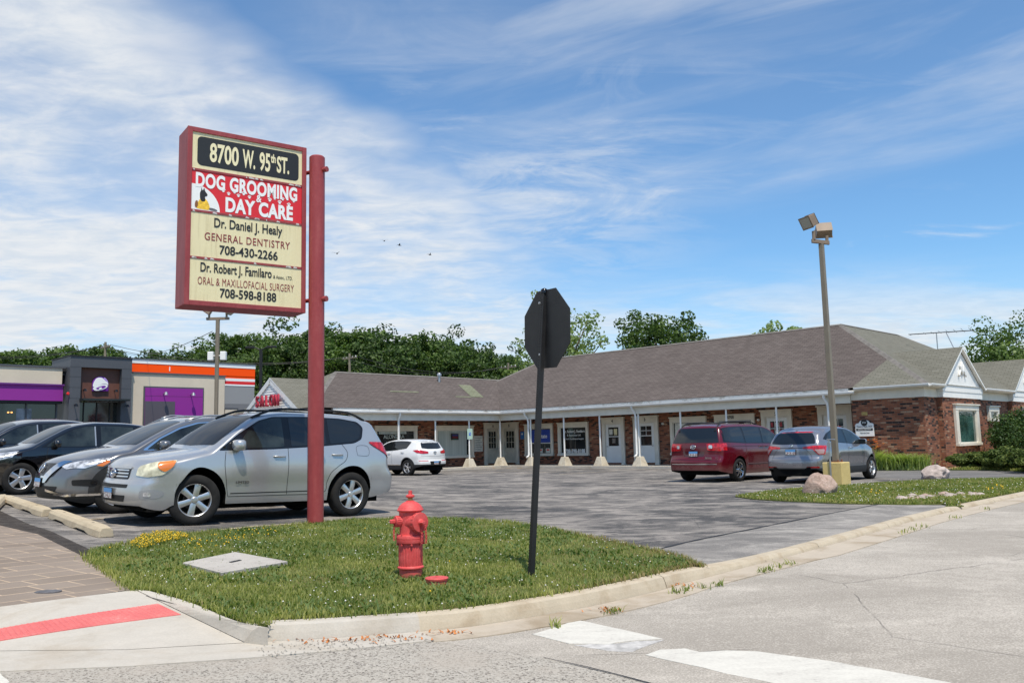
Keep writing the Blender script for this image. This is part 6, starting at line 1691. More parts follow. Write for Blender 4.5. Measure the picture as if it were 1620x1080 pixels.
def suvA(name, label, pnt, detail=True, railm=M_plas):
    c = dict(cfgA); c['paint'] = pnt; k = Car(c, name, label, 'car')
    k.side([(1.20, 1.07), (1.52, 1.31), (1.90, 1.535), (2.15, 1.602), (2.8, 1.622), (3.4, 1.61), (3.74, 1.565), (3.85, 1.47), (3.78, 1.27), (3.62, 1.20), (2.9, 1.14), (2.1, 1.095)], 'window_surround', M_blacksh, .002, .05)
    k.side([(1.48, 1.10), (1.70, 1.37), (1.96, 1.53), (2.17, 1.578), (2.30, 1.586), (2.30, 1.135), (2.1, 1.122)], 'side_window', M_cglass2, .005, .03)
    k.side([(2.42, 1.14), (2.42, 1.592), (2.8, 1.60), (3.07, 1.596), (3.07, 1.178), (2.8, 1.16)], 'side_window', M_cglass, .005, .025)
    k.side([(3.14, 1.185), (3.14, 1.593), (3.4, 1.586), (3.70, 1.543), (3.795, 1.455), (3.73, 1.285), (3.58, 1.225)], 'side_window', M_cglass, .005, .04)
    k.diag([(1.22, -.70, 1.13), (1.155, 0, 1.145), (1.22, .70, 1.13), (1.58, .645, 1.39), (1.92, .56, 1.575), (1.96, 0, 1.63), (1.92, -.56, 1.575), (1.58, -.645, 1.39)], (.6, 0, .8), 'windscreen', M_wind, .004, .05, mirror=False, cell=.08)
    k.rear([(-.56, 1.13), (.56, 1.13), (.50, 1.50), (-.50, 1.50)], 'rear_window', M_cglass, .004, .06)
    k.line([(1.32, 1.06), (1.30, .85), (1.35, .55), (1.38, .40)], 'side'); k.line([(2.36, 1.12), (2.36, .8), (2.36, .40)], 'side'); k.line([(1.38, .395), (2.36, .39), (3.00, .40), (3.07, .55)], 'side')
    k.line([(3.36, 1.19), (3.46, 1.05), (3.42, .92), (3.30, .84)], 'side'); k.line([(3.30, .84), (3.14, .72), (3.07, .55)], 'side')
    k.line([(3.66, 1.00), (3.88, 1.00), (3.88, 1.15), (3.66, 1.15), (3.66, 1.00)], 'side', mirror=False, w=.006)
    k.side([(1.42, .43), (3.02, .43), (3.02, .446), (1.42, .446)], 'sill_crease', M_dark, .001, 0)
    k.handles([(2.20, .985), (3.26, 1.01)], pnt)
    k.mirror_(1.50, 1.155, pnt, size=(.10, .12, .085))
    k.rails(1.85, 3.95, .60, railm, .065, .019)
    k.diag([(.22, .50, .70), (.24, .53, .825), (.40, .66, .885), (.64, .83, .925), (.58, .85, .83), (.46, .80, .715), (.32, .68, .675)], (.72, .68, .12), 'headlight', M_hazyl, .012, .03)
    k.diag([(.44, .72, .80), (.44, .70, .875), (.62, .83, .912), (.565, .84, .83), (.48, .80, .755)], (.64, .76, .12), 'turn_signal', M_amber, .020, .03)
    k.front([(-.42, .655), (.42, .655), (.44, .81), (-.44, .81)], 'grille', M_blacksh, .006, .03)
    for z_ in (.69, .735, .78): k.front([(-.41, z_-.009), (.41, z_-.009), (.41, z_+.009), (-.41, z_+.009)], 'grille_bar', M_chrome, .014, 0)
    k.front([(-.45, .80), (.45, .80), (.45, .83), (-.45, .83)], 'grille_trim', pnt, .016, 0)
    k.ring('front', 0, .735, .085, .06, M_chrome, .010, [[(-.04, .03), (-.03, -.02), (0, -.045), (.03, -.02), (.04, .03)], [(-.06, .035), (0, .045), (.06, .035)]], off=.028)
    k.front([(-.46, .535), (.46, .535), (.48, .585), (-.48, .585)], 'bumper_slot', M_dark, .003, .015); k.front([(-.40, .34), (.40, .34), (.44, .43), (-.44, .43)], 'lower_grille', M_dark, .003, .02)
    k.diag([(.30, .60, .38), (.28, .60, .50), (.42, .74, .53), (.52, .81, .47), (.46, .78, .40)], (.8, .6, 0), 'fog_lamp_recess', mat('silver shade plastic', (.34, .34, .34), .5, .4), .003, .06)
    k.diag([(.33, .655, .42), (.33, .655, .485), (.40, .715, .485), (.40, .715, .42)], (.8, .6, 0), 'fog_lamp', M_clearl, .008, .05)
    k.plate('front', .45, 0, off=.012)
    k.diag([(4.02, .87, 1.17), (3.95, .87, 1.235), (4.22, .79, 1.225), (4.44, .66, 1.13), (4.54, .62, .96), (4.48, .76, .90), (4.30, .87, 1.03)], (-.70, .71, .1), 'tail_lamp', M_tail, .012, .03)
    k.rear([(-.62, .40), (.62, .40), (.62, .44), (-.62, .44)], 'bumper_line', M_dark, .002, 0)
    k.plate('rear', .86)
    # front air dam
    mb = MB(); mb.box((k.xf+.42, -.62, .19), (k.xf+.58, .62, .28)); mb.build('air_dam', M_plas, k.root, bevel=.03)
    k.wheels(6, math.radians(-14) if detail else 0., w=.228)
    mb = MB(); mb.tube([(k.xr-.62, -.45, .30), (k.xr-.95, -.45, .29)], .03, 8); mb.build('exhaust', M_galv, k.root)
    return k
kA = suvA('parked_car', 'silver compact SUV with black roof rails, nearest car behind the red sign pole', P_silver)
text('LIMITED', .05, 'badge', M_dark, kA.root, (kA.hl-1.60, .905, .60), (-1, 0, 0), Z, xs=1.2)
kA.place((-4.86, 12.98, 0), (kA.xf, kA.track/2), HN, 1.035)
# ---- dark grey crossover, second in the row
P_gun = paint('gunmetal paint', (.19, .19, .195), .6, .28, clad=.30, wc=wc(dict(L=4.88, fo=.97, WB=2.825, tr=.375)), ra=.465)
cB = dict(L=4.88, W=1.90, WB=2.825, fo=.97, tr=.375, ra=.43, flare=.035, paint=P_gun,
    top=[(0, .86), (.15, .93), (.5, 1.01), (.95, 1.075), (1.15, 1.105), (1.30, 1.18), (1.65, 1.37), (2.05, 1.555), (2.3, 1.625), (2.7, 1.675), (3.2, 1.68), (3.9, 1.63), (4.45, 1.53), (4.88, 1.44)],
    drop=[(0, .12), (.6, .13), (1.1, .12), (1.5, .10), (2.2, .085), (4.88, .085)], ex=[(0, 2.2), (1.0, 2.4), (1.6, 3.0), (2.2, 2.8), (4.88, 2.6)],
    fac=[(.15, .88), (.25, .93), (.36, .955), (.46, .95), (.58, .965), (.72, .985), (.84, 1.0), (.93, .992), (1.03, .965), (1.12, .935), (1.3, .865), (1.5, .78), (1.62, .73), (1.75, .69)],
    plan=[(0, .84), (.2, .92), (.6, .98), (1.0, 1.), (3.9, 1.), (4.5, .965), (4.88, .90)], low=[(0, .21), (.25, .17), (.5, .23), (1.3, .27), (3.3, .27), (4.3, .30), (4.88, .40)],
    pF=[(.15, .10), (.28, .03), (.42, .0), (.58, .01), (.72, .05), (.85, .13), (.95, .22), (1.2, .3)], pR=[(.3, .12), (.45, .02), (.6, .0), (.75, .05), (.95, .08), (1.15, .16), (1.45, .42), (1.6, .5)], cF=.36, cR=.26, rl=1.1)
kB = Car(cB, 'parked_car', 'dark grey crossover with a chrome V grille, second in the row behind the silver car', 'car')
kB.side([(1.32, 1.05), (1.62, 1.26), (2.0, 1.45), (2.35, 1.555), (3.0, 1.60), (3.6, 1.57), (4.1, 1.46), (4.42, 1.30), (3.9, 1.17), (3.0, 1.10), (2.2, 1.065)], 'window_surround', M_chrome, .002, .04)
kB.side([(1.40, 1.065), (1.65, 1.25), (2.02, 1.43), (2.37, 1.535), (2.62, 1.56), (2.62, 1.10), (2.2, 1.085)], 'side_window', M_cglass2, .005, .03)
kB.side([(2.70, 1.105), (2.70, 1.565), (3.0, 1.578), (3.5, 1.56), (3.62, 1.54), (3.62, 1.16), (3.0, 1.12)], 'side_window', M_cglass, .005, .02)
kB.side([(3.68, 1.165), (3.68, 1.53), (4.08, 1.435), (4.34, 1.30), (3.9, 1.19)], 'side_window', M_cglass, .005, .03)
kB.diag([(1.28, -.72, 1.13), (1.20, 0, 1.14), (1.28, .72, 1.13), (1.68, .66, 1.36), (2.12, .56, 1.545), (2.16, 0, 1.60), (2.12, -.56, 1.545), (1.68, -.66, 1.36)], (.55, 0, .83), 'windscreen', M_wind, .004, .05, mirror=False, cell=.08)
kB.diag([(.30, .36, .755), (.55, .60, .845), (.86, .86, .915), (.72, .84, .82), (.55, .74, .73), (.36, .50, .70)], (.72, .68, .15), 'headlight', M_clearl, .010, .02)
kB.diag([(.66, .78, .785), (.80, .86, .875), (.84, .88, .85), (.72, .86, .775)], (.55, .84, .1), 'turn_signal', M_amber, .024, .015)
kB.front([(-.42, .60), (.42, .60), (.58, .82), (-.58, .82)], 'grille', M_blacksh, .005, .05)
for sd_ in (1, -1): kB.front([(sd_*.08, .50), (sd_*.25, .50), (sd_*.60, .85), (sd_*.43, .85)], 'grille_trim', M_chrome, .022, .02)
kB.front([(-.14, .555), (.14, .555), (.17, .61), (-.17, .61)], 'grille_trim', M_chrome, .0165, .01)
kB.ring('front', 0, .74, .075, .075, M_chrome, .010, [[(-.10, 0), (.10, 0)]], off=.03)
kB.front([(-.45, .30), (.45, .30), (.56, .45), (-.56, .45)], 'lower_grille', M_dark, .004, .04)
kB.diag([(.44, .62, .47), (.40, .64, .56), (.68, .84, .575), (.72, .87, .50), (.60, .82, .455)], (.75, .66, 0), 'fog_lamp_recess', M_plas, .004, .03)
kB.diag([(.60, .79, .49), (.60, .79, .545), (.67, .84, .545), (.67, .84, .49)], (.75, .66, 0), 'fog_lamp', M_blacksh, .010, .04)
kB.diag([(.16, .20, .37), (.16, .20, .405), (.34, .55, .335), (.74, .86, .345), (.74, .86, .315), (.34, .57, .295)], (.82, .57, 0), 'bumper_strip', M_chrome, .022, .01)
kB.plate('front', .50, off=.02)
kB.line([(1.50, 1.05), (1.46, .85), (1.50, .5), (1.56, .36)], 'side'); kB.line([(2.66, 1.1), (2.66, .36)], 'side')
kB.handles([(2.45, .96), (3.45, 1.0)], P_gun)
kB.mirror_(1.68, 1.14, P_gun, size=(.095, .13, .085))
kB.rails(2.2, 4.3, .56, M_galv, .04, .016)
kB.rear([(-.52, 1.10), (.52, 1.10), (.46, 1.38), (-.46, 1.38)], 'rear_window', M_cglass, .004, .05)
kB.diag([(4.42, .86, .98), (4.40, .84, 1.08), (4.74, .55, 1.05), (4.76, .55, .97)], (-.8, .6, .1), 'tail_lamp', M_tail, .012, .02)
kB.wheels(5, math.radians(-12), w=.235, twin=True, rimm=mat('grey alloy rim', (.45, .45, .46), .35, .8))
kB.place((-6.86, 14.80, 0), (kB.xf, kB.track/2), HN, 1.02)
# ---- black crossover, and the dark car beyond it
def suvC(name, label, pnt):
    c = dict(L=4.65, W=1.80, WB=2.69, fo=.92, tr=.355, ra=.415, flare=.025, paint=pnt,
        top=[(0, .84), (.15, .92), (.5, .99), (.95, 1.06), (1.12, 1.10), (1.25, 1.17), (1.6, 1.37), (1.95, 1.545), (2.2, 1.61), (2.6, 1.655), (3.1, 1.655), (3.8, 1.59), (4.3, 1.49), (4.65, 1.42)],
        drop=[(0, .11), (.6, .12), (1.1, .12), (1.5, .10), (2.2, .085), (4.65, .085)], ex=[(0, 2.3), (1.0, 2.4), (1.6, 3.0), (2.2, 2.8), (4.65, 2.6)],
        fac=[(.15, .88), (.25, .93), (.36, .955), (.5, .965), (.7, .99), (.84, 1.0), (.93, .99), (1.03, .965), (1.12, .935), (1.3, .87), (1.5, .79), (1.62, .745), (1.75, .70)],
        plan=[(0, .86), (.2, .93), (.6, .985), (1.0, 1.), (3.8, 1.), (4.3, .97), (4.65, .91)], low=[(0, .29), (.25, .22), (.5, .25), (1.3, .26), (3.1, .26), (4.1, .30), (4.65, .40)],
        pF=[(.2, .12), (.35, .03), (.5, .0), (.65, .03), (.8, .10), (.95, .2), (1.2, .25)], pR=[(.3, .10), (.45, .01), (.6, .0), (.75, .05), (.95, .08), (1.15, .16), (1.45, .38), (1.6, .45)], cF=.32, cR=.24, rl=1.0)
    k = Car(c, name, label, 'car')
    k.side([(1.28, 1.04), (1.6, 1.27), (1.98, 1.475), (2.25, 1.55), (2.9, 1.58), (3.5, 1.54), (3.95, 1.43), (4.15, 1.28), (3.6, 1.14), (2.9, 1.085), (2.1, 1.05)], 'window_surround', M_blacksh, .002, .04)
    k.side([(1.40, 1.065), (1.63, 1.255), (2.0, 1.46), (2.27, 1.53), (2.46, 1.54), (2.46, 1.085), (2.1, 1.07)], 'side_window', M_cglass2, .005, .03)
    k.side([(2.46, 1.085), (2.46, 1.54), (2.49, 1.54), (2.49, 1.085)], 'window_trim', M_galv, .006, 0)
    k.side([(2.60, 1.09), (2.60, 1.548), (2.9, 1.555), (3.36, 1.53), (3.36, 1.135), (2.9, 1.105)], 'side_window', M_cglass2, .005, .02)
    k.side([(3.43, 1.145), (3.43, 1.52), (3.9, 1.405), (4.05, 1.29), (3.65, 1.175)], 'side_window', M_cglass, .005, .03)
    k.diag([(1.25, -.68, 1.12), (1.17, 0, 1.13), (1.25, .68, 1.12), (1.62, .63, 1.36), (2.02, .54, 1.535), (2.06, 0, 1.585), (2.02, -.54, 1.535), (1.62, -.63, 1.36)], (.58, 0, .81), 'windscreen', M_wind, .004, .05, mirror=False, cell=.08)
    k.diag([(.28, .42, .74), (.40, .56, .88), (.85, .86, .96), (.75, .86, .82), (.5, .72, .72)], (.72, .68, .15), 'headlight', M_clearl, .010, .02)
    k.front([(-.42, .62), (.42, .62), (.46, .80), (-.46, .80)], 'grille', M_blacksh, .006, .03)
    k.line([(1.45, 1.05), (1.42, .85), (1.45, .5)], 'side'); k.line([(2.55, 1.1), (2.55, .38)], 'side')
    k.handles([(2.36, .95), (3.3, .98)], pnt); k.mirror_(1.62, 1.13, pnt)
    k.rear([(-.50, 1.08), (.50, 1.08), (.44, 1.37), (-.44, 1.37)], 'rear_window', M_cglass, .004, .05)
    k.diag([(4.2, .85, .95), (4.18, .83, 1.08), (4.5, .58, 1.04), (4.54, .58, .93)], (-.8, .6, .1), 'tail_lamp', M_tail, .012, .02)
    k.plate('front', .5); k.wheels(5, 0, w=.225); return k
P_black = paint('black paint', (.006, .006, .008), .2, .14)
kC = suvC('parked_car', 'black crossover with five spoke wheels, cut off at the nose by the left edge', P_black)
kC.place((-11.05, 19.13, 0), (kC.xf, kC.track/2), HN, 1.0)
kD = suvC('parked_car', 'dark grey car beyond the black crossover, only its roof and windows showing', paint('charcoal paint', (.035, .035, .040), .5, .2))
kD.place((-13.95, 21.95, 0), (kD.xf, kD.track/2), HN, 1.0)
kE = suvA('parked_car', 'grey car by the restaurant, only its roof and rails showing above the dark grey crossover', paint('slate paint', (.12, .13, .15), .6, .25), False, M_galv)
kE.place((-11.9, 30.0, 0), (0, 0), HN, 1.0)
# ---- white crossover before the hair salon
P_wht = paint('white paint', (.74, .73, .71), 0., .25, clad=.49, wc=wc(dict(L=4.44, fo=.87, WB=2.64, tr=.355)), ra=.465)
cW = dict(L=4.44, W=1.855, WB=2.64, fo=.87, tr=.355, ra=.405, flare=.025, paint=P_wht,
    top=[(0, .84), (.15, .92), (.5, 1.0), (.95, 1.07), (1.12, 1.11), (1.25, 1.18), (1.6, 1.39), (1.9, 1.54), (2.15, 1.60), (2.5, 1.635), (3.0, 1.635), (3.7, 1.585), (4.1, 1.53), (4.44, 1.50)],
    drop=[(0, .11), (.6, .12), (1.1, .12), (1.5, .10), (2.2, .09), (4.44, .09)], ex=[(0, 2.3), (1.0, 2.4), (1.6, 3.0), (2.2, 2.6), (4.44, 2.6)],
    fac=[(.15, .88), (.25, .93), (.36, .955), (.5, .965), (.7, .99), (.84, 1.0), (.95, .99), (1.06, .965), (1.15, .935), (1.3, .86), (1.5, .77), (1.62, .72), (1.75, .68)],
    plan=[(0, .86), (.2, .93), (.6, .985), (1.0, 1.), (3.5, 1.), (4.1, .97), (4.44, .91)], low=[(0, .29), (.25, .22), (.5, .25), (1.3, .26), (3.0, .26), (4.0, .30), (4.44, .40)],
    pF=[(.2, .12), (.35, .03), (.5, .0), (.65, .03), (.8, .10), (.95, .2), (1.2, .25)], pR=[(.3, .10), (.42, .01), (.6, .0), (.68, .05), (.9, .06), (1.08, .10), (1.2, .20), (1.45, .36), (1.6, .42)], cF=.32, cR=.24, rl=1.0)
kW = Car(cW, 'parked_car', 'white crossover parked nose in toward the hair salon window', 'car')
kW.side([(1.30, 1.08), (1.6, 1.29), (1.95, 1.465), (2.25, 1.53), (2.8, 1.55), (3.35, 1.53), (3.62, 1.49), (3.42, 1.20), (2.8, 1.14), (2.1, 1.10)], 'side_window', M_cglass, .004, .04)
kW.side([(2.44, 1.11), (2.44, 1.54), (2.50, 1.54), (2.50, 1.12)], 'window_pillar', M_blacksh, .007, 0)
kW.diag([(1.25, -.69, 1.13), (1.17, 0, 1.14), (1.25, .69, 1.13), (1.62, .63, 1.37), (1.98, .54, 1.52), (2.02, 0, 1.58), (1.98, -.54, 1.52), (1.62, -.63, 1.37)], (.58, 0, .81), 'windscreen', M_wind, .004, .05, mirror=False, cell=.08)
kW.rear([(-.60, 1.20), (-.3, 1.16), (.3, 1.16), (.60, 1.20), (.54, 1.44), (.44, 1.475), (-.44, 1.475), (-.54, 1.44)], 'rear_window', M_cglass, .004, .03)
kW.diag([(3.90, .90, 1.125), (4.15, .80, 1.135), (4.42, .44, 1.06), (4.43, .44, .97), (4.32, .70, .96), (4.10, .86, 1.0)], (-.80, .60, .1), 'tail_lamp', M_tail, .012, .03)
kW.rear([(-.28, .44), (.28, .44), (.34, .62), (-.34, .62)], 'plate_recess', M_plas, .004, .03); kW.plate('rear', .545, off=.02)
for sd_ in (1, -1): kW.rear([(sd_*.40, .625), (sd_*.82, .635), (sd_*.82, .665), (sd_*.40, .655)], 'reflector', M_tail, .006, .008)
kW.ring('rear', 0, 1.0, .075, .045, M_blacksh, .012)
kW.line([(-.72, .88), (0, .83), (.72, .88)], 'rear', mirror=False); kW.line([(2.47, 1.1), (2.47, .42)], 'side')
kW.side([(1.35, .47), (3.05, .46), (3.05, .50), (1.35, .51)], 'sill_trim', M_chrome, .006, 0)
kW.handles([(2.30, .99), (3.20, 1.03)], M_chrome); kW.mirror_(1.62, 1.15, P_wht)
mb = MB(); h_ = kW.bvh.ray_cast(Vector((kW.hl-3.95, 0, 4)), Vector((0, 0, -1)))[0]; mb.add([h_+Vector(p) for p in ((.07, -.02, -.01), (.07, .02, -.01), (-.07, .02, -.01), (-.07, -.02, -.01), (-.06, 0, .07))], [(0, 1, 4), (1, 2, 4), (2, 3, 4), (3, 0, 4)]); mb.build('roof_antenna', P_wht, kW.root)
kW.wheels(5, 0, w=.225, twin=True)
kW.place((-4.52, 36.6, 0), (kW.xr, kW.track/2), (-.75, .66, 0), .95)
# ---- dark red minivan
P_red = paint('dark red paint', (.105, .002, .008), .0, .20); P_red.node_tree.nodes['Principled BSDF'].inputs['Coat Weight'].default_value = .55
cV = dict(L=5.08, W=1.95, WB=3.03, fo=.98, tr=.345, ra=.40, flare=.02, paint=P_red,
    top=[(0, .82), (.15, .90), (.5, .99), (.85, 1.07), (1.0, 1.12), (1.15, 1.19), (1.6, 1.45), (1.95, 1.63), (2.25, 1.70), (2.8, 1.735), (3.6, 1.735), (4.4, 1.71), (4.8, 1.68), (5.08, 1.66)],
    drop=[(0, .11), (.6, .12), (1.1, .12), (1.5, .11), (2.2, .10), (5.08, .10)], ex=[(0, 2.3), (1.0, 2.4), (1.6, 3.0), (2.2, 2.7), (5.08, 2.7)],
    fac=[(.15, .90), (.25, .94), (.36, .96), (.46, .965), (.54, .975), (.7, .99), (.86, 1.0), (.98, .99), (1.08, .97), (1.16, .945), (1.3, .905), (1.5, .835), (1.62, .785), (1.8, .73)],
    plan=[(0, .82), (.2, .91), (.6, .975), (1.0, 1.), (4.2, 1.), (4.75, .98), (5.08, .94)], low=[(0, .27), (.25, .20), (.5, .22), (1.3, .22), (3.6, .22), (4.5, .25), (5.08, .32)],
    pF=[(.2, .12), (.35, .03), (.5, .0), (.65, .03), (.8, .12), (.95, .25), (1.2, .3)], pR=[(.25, .08), (.38, .0), (.62, .0), (.68, .05), (.76, .09), (1.05, .10), (1.2, .14), (1.45, .25), (1.66, .38)], cF=.34, cR=.15, rl=.9)
kV = Car(cV, 'parked_car', 'dark red minivan with a black roof rack and chrome wheels', 'minivan')
kV.side([(1.22, 1.09), (1.6, 1.35), (1.95, 1.53), (2.2, 1.60), (2.8, 1.635), (3.6, 1.635), (4.3, 1.615), (4.66, 1.58), (4.74, 1.17), (3.6, 1.12), (2.3, 1.10)], 'window_surround', M_blacksh, .002, .03)
kV.side([(1.52, 1.115), (1.68, 1.36), (2.0, 1.52), (2.22, 1.575), (2.42, 1.59), (2.52, 1.125)], 'side_window', M_cglass2, .006, .03)
kV.side([(2.62, 1.13), (2.52, 1.595), (2.8, 1.61), (3.52, 1.61), (3.55, 1.14)], 'side_window', M_cglass, .006, .02)
kV.side([(3.63, 1.145), (3.62, 1.61), (4.3, 1.59), (4.60, 1.56), (4.67, 1.20)], 'side_window', M_cglass, .006, .03)
kV.diag([(1.12, -.72, 1.14), (1.03, 0, 1.15), (1.12, .72, 1.14), (1.6, .70, 1.42), (2.0, .63, 1.60), (2.05, 0, 1.655), (2.0, -.63, 1.60), (1.6, -.70, 1.42)], (.58, 0, .81), 'windscreen', M_wind, .004, .05, mirror=False, cell=.08)
kV.rear([(-.80, 1.165), (.80, 1.165), (.73, 1.38), (.64, 1.60), (-.64, 1.60), (-.73, 1.38)], 'rear_window', M_cglass, .004, .04)
kV.diag([(4.70, .98, 1.135), (4.70, .98, .93), (4.94, .88, .92), (5.0, .50, .94), (5.0, .48, 1.13), (4.92, .86, 1.145)], (-.80, .60, .05), 'tail_lamp', M_tail, .010, .02)
for sd_ in (1, -1): kV.rear([(sd_*.50, .99), (sd_*.62, .99), (sd_*.62, 1.09), (sd_*.50, 1.09)], 'reversing_lamp', M_clearl, .016, .05)
kV.rear([(-.34, .76), (.34, .76), (.38, .92), (-.38, .92)], 'plate_recess', paint('darker red panel', (.07, .004, .008), .3, .2), .003, .03); kV.plate('rear', .84, off=.012)
kV.ring('rear', 0, 1.04, .085, .055, M_chrome, .010, [[(-.03, .03), (0, -.04), (.03, .03)], [(-.06, .02), (.06, .02)]], off=.02)
kV.rear([(-.78, .525), (.78, .525), (.78, .550), (-.78, .550)], 'bumper_strip', M_chrome, .006, 0)
kV.line([(-.86, .665), (.86, .665)], 'rear', mirror=False, w=.014)
text('SIENNA', .085, 'badge', M_chrome, kV.root, (-kV.hl+.06, -.52, .715), (0, -1, 0), Z, bold=.003, xs=.8); text('XLE', .07, 'badge', M_chrome, kV.root, (-kV.hl+.075, -.80, .715), (0, -1, 0), Z, xs=.8)
kV.line([(2.57, 1.12), (2.57, .32)], 'side'); kV.line([(3.58, 1.14), (3.60, .60)], 'side'); kV.line([(2.57, 1.03), (4.4, 1.04)], 'side', w=.012)
kV.side([(1.45, .50), (3.55, .50), (3.55, .535), (1.45, .535)], 'side_moulding', mat('grey red moulding', (.16, .09, .10), .35), .008, .01)
kV.handles([(2.40, 1.02), (2.72, 1.02)], P_red); kV.mirror_(1.55, 1.17, P_red)
kV.rails(2.3, 4.75, .62, M_plas, .075, .02)
for a_ in (2.95, 4.45):
    mb = MB(); z_ = kV.bvh.ray_cast(Vector((kV.hl-a_, 0, 4)), Vector((0, 0, -1)))[0].z+.03; mb.tube([(kV.hl-a_, -.62, z_), (kV.hl-a_, 0, z_+.025), (kV.hl-a_, .62, z_)], .018, 8); mb.build('roof_bar', M_plas, kV.root, smooth=True)
kV.wheels(7, 0, w=.22, rimm=M_chrome)
kV.place((6.54, 25.34, 0), (kV.xr, -kV.track/2), N, .985)
# ---- grey hatchback beside it
P_gry = paint('warm grey paint', (.285, .28, .30), .65, .25, clad=.43, wc=wc(dict(L=4.29, fo=.87, WB=2.61, tr=.335)), ra=.425)
cH = dict(L=4.29, W=1.775, WB=2.61, fo=.87, tr=.335, ra=.385, flare=.035, paint=P_gry,
    top=[(0, .80), (.15, .90), (.5, .98), (.9, 1.05), (1.05, 1.09), (1.2, 1.17), (1.55, 1.37), (1.85, 1.51), (2.1, 1.57), (2.5, 1.605), (3.0, 1.60), (3.6, 1.54), (4.0, 1.475), (4.29, 1.44)],
    drop=[(0, .11), (.6, .12), (1.1, .12), (1.5, .10), (2.2, .09), (4.29, .09)], ex=[(0, 2.3), (1.0, 2.4), (1.6, 3.0), (2.2, 2.5), (4.29, 2.4)],
    fac=[(.15, .88), (.25, .93), (.36, .955), (.48, .955), (.6, .97), (.74, .99), (.86, 1.0), (.94, .985), (1.03, .955), (1.12, .925), (1.3, .85), (1.5, .76), (1.62, .71), (1.75, .67)],
    plan=[(0, .84), (.2, .92), (.6, .98), (1.0, 1.), (3.4, 1.), (3.95, .975), (4.29, .92)], low=[(0, .27), (.25, .20), (.5, .22), (1.3, .23), (2.9, .23), (3.8, .27), (4.29, .36)],
    pF=[(.2, .12), (.35, .03), (.5, .0), (.65, .03), (.8, .12), (.95, .25), (1.2, .3)], pR=[(.25, .10), (.40, .02), (.55, .0), (.66, .01), (.76, .07), (.92, .075), (1.06, .12), (1.15, .17), (1.35, .34), (1.5, .44)], cF=.32, cR=.20, rl=1.0)
kH = Car(cH, 'parked_car', 'grey hatchback crossover parked behind the yellow lamp block', 'car')
kH.side([(1.26, 1.05), (1.55, 1.25), (1.85, 1.41), (2.15, 1.49), (2.6, 1.51), (3.1, 1.475), (3.5, 1.38), (3.78, 1.22), (3.3, 1.13), (2.6, 1.09), (2.0, 1.06)], 'window_surround', M_blacksh, .002, .04)
kH.side([(1.38, 1.07), (1.60, 1.24), (1.87, 1.39), (2.17, 1.47), (2.38, 1.48), (2.42, 1.09), (2.0, 1.075)], 'side_window', M_cglass2, .006, .03)
kH.side([(2.52, 1.10), (2.48, 1.485), (3.05, 1.455), (3.42, 1.36), (3.66, 1.22), (3.28, 1.145)], 'side_window', M_cglass, .006, .03)
kH.diag([(1.18, -.66, 1.11), (1.10, 0, 1.12), (1.18, .66, 1.11), (1.56, .61, 1.34), (1.92, .52, 1.49), (1.96, 0, 1.55), (1.92, -.52, 1.49), (1.56, -.61, 1.34)], (.58, 0, .81), 'windscreen', M_wind, .004, .05, mirror=False, cell=.08)
kH.rear([(-.66, 1.10), (-.3, 1.085), (.3, 1.085), (.66, 1.10), (.60, 1.26), (.50, 1.395), (-.50, 1.395), (-.60, 1.26)], 'rear_window', M_cglass, .004, .05)
kH.rear([(-.50, 1.405), (.50, 1.405), (.48, 1.435), (-.48, 1.435)], 'brake_lamp', M_tail, .004, .01)
kH.diag([(3.78, .86, 1.04), (3.92, .86, .80), (4.08, .74, .79), (4.16, .62, .955), (4.25, .40, .965), (4.25, .40, 1.015), (4.10, .62, 1.04)], (-.80, .60, .08), 'tail_lamp', M_tail, .010, .02)
kH.diag([(3.93, .86, .94), (3.98, .84, .82), (4.07, .75, .81), (4.12, .66, .94)], (-.80, .60, .08), 'lamp_insert', mat('pink grey lamp', (.42, .25, .24), .2, coat=.7), .016, .02)
kH.rear([(-.40, .975), (.40, .975), (.40, .99), (-.40, .99)], 'tailgate_strip', M_dark, .006, 0)
kH.plate('rear', .87, off=.014)
kH.ring('rear', 0, 1.045, .055, .042, M_chrome, .006, [[(-.03, .03), (-.022, -.03)], [(.03, .03), (.022, -.03)], [(-.024, 0), (.024, 0)]])
for sd_ in (1, -1): kH.rear([(sd_*.46, .435), (sd_*.76, .435), (sd_*.76, .475), (sd_*.46, .47)], 'reflector', M_tail, .006, .008)
kH.line([(-.6, .64), (-.56, .78), (-.42, .95)], 'rear'); kH.line([(-.62, .64), (.62, .64)], 'rear', mirror=False)
kH.line([(2.46, 1.1), (2.46, .40)], 'side'); kH.line([(1.40, 1.06), (1.38, .8), (1.42, .45)], 'side')
kH.handles([(2.28, .96)], M_chrome); kH.mirror_(1.58, 1.12, P_gry)
mb = MB(); h_ = kH.bvh.ray_cast(Vector((kH.hl-3.75, 0, 4)), Vector((0, 0, -1)))[0]; mb.add([h_+Vector(p) for p in ((.07, -.02, -.01), (.07, .02, -.01), (-.07, .02, -.01), (-.07, -.02, -.01), (-.06, 0, .07))], [(0, 1, 4), (1, 2, 4), (2, 3, 4), (3, 0, 4)]); mb.build('roof_antenna', P_gry, kH.root)
kH.wheels(5, 0, w=.215, twin=True)
kH.place((7.50, 24.42, 0), (kH.xr, kH.track/2), N, .97)

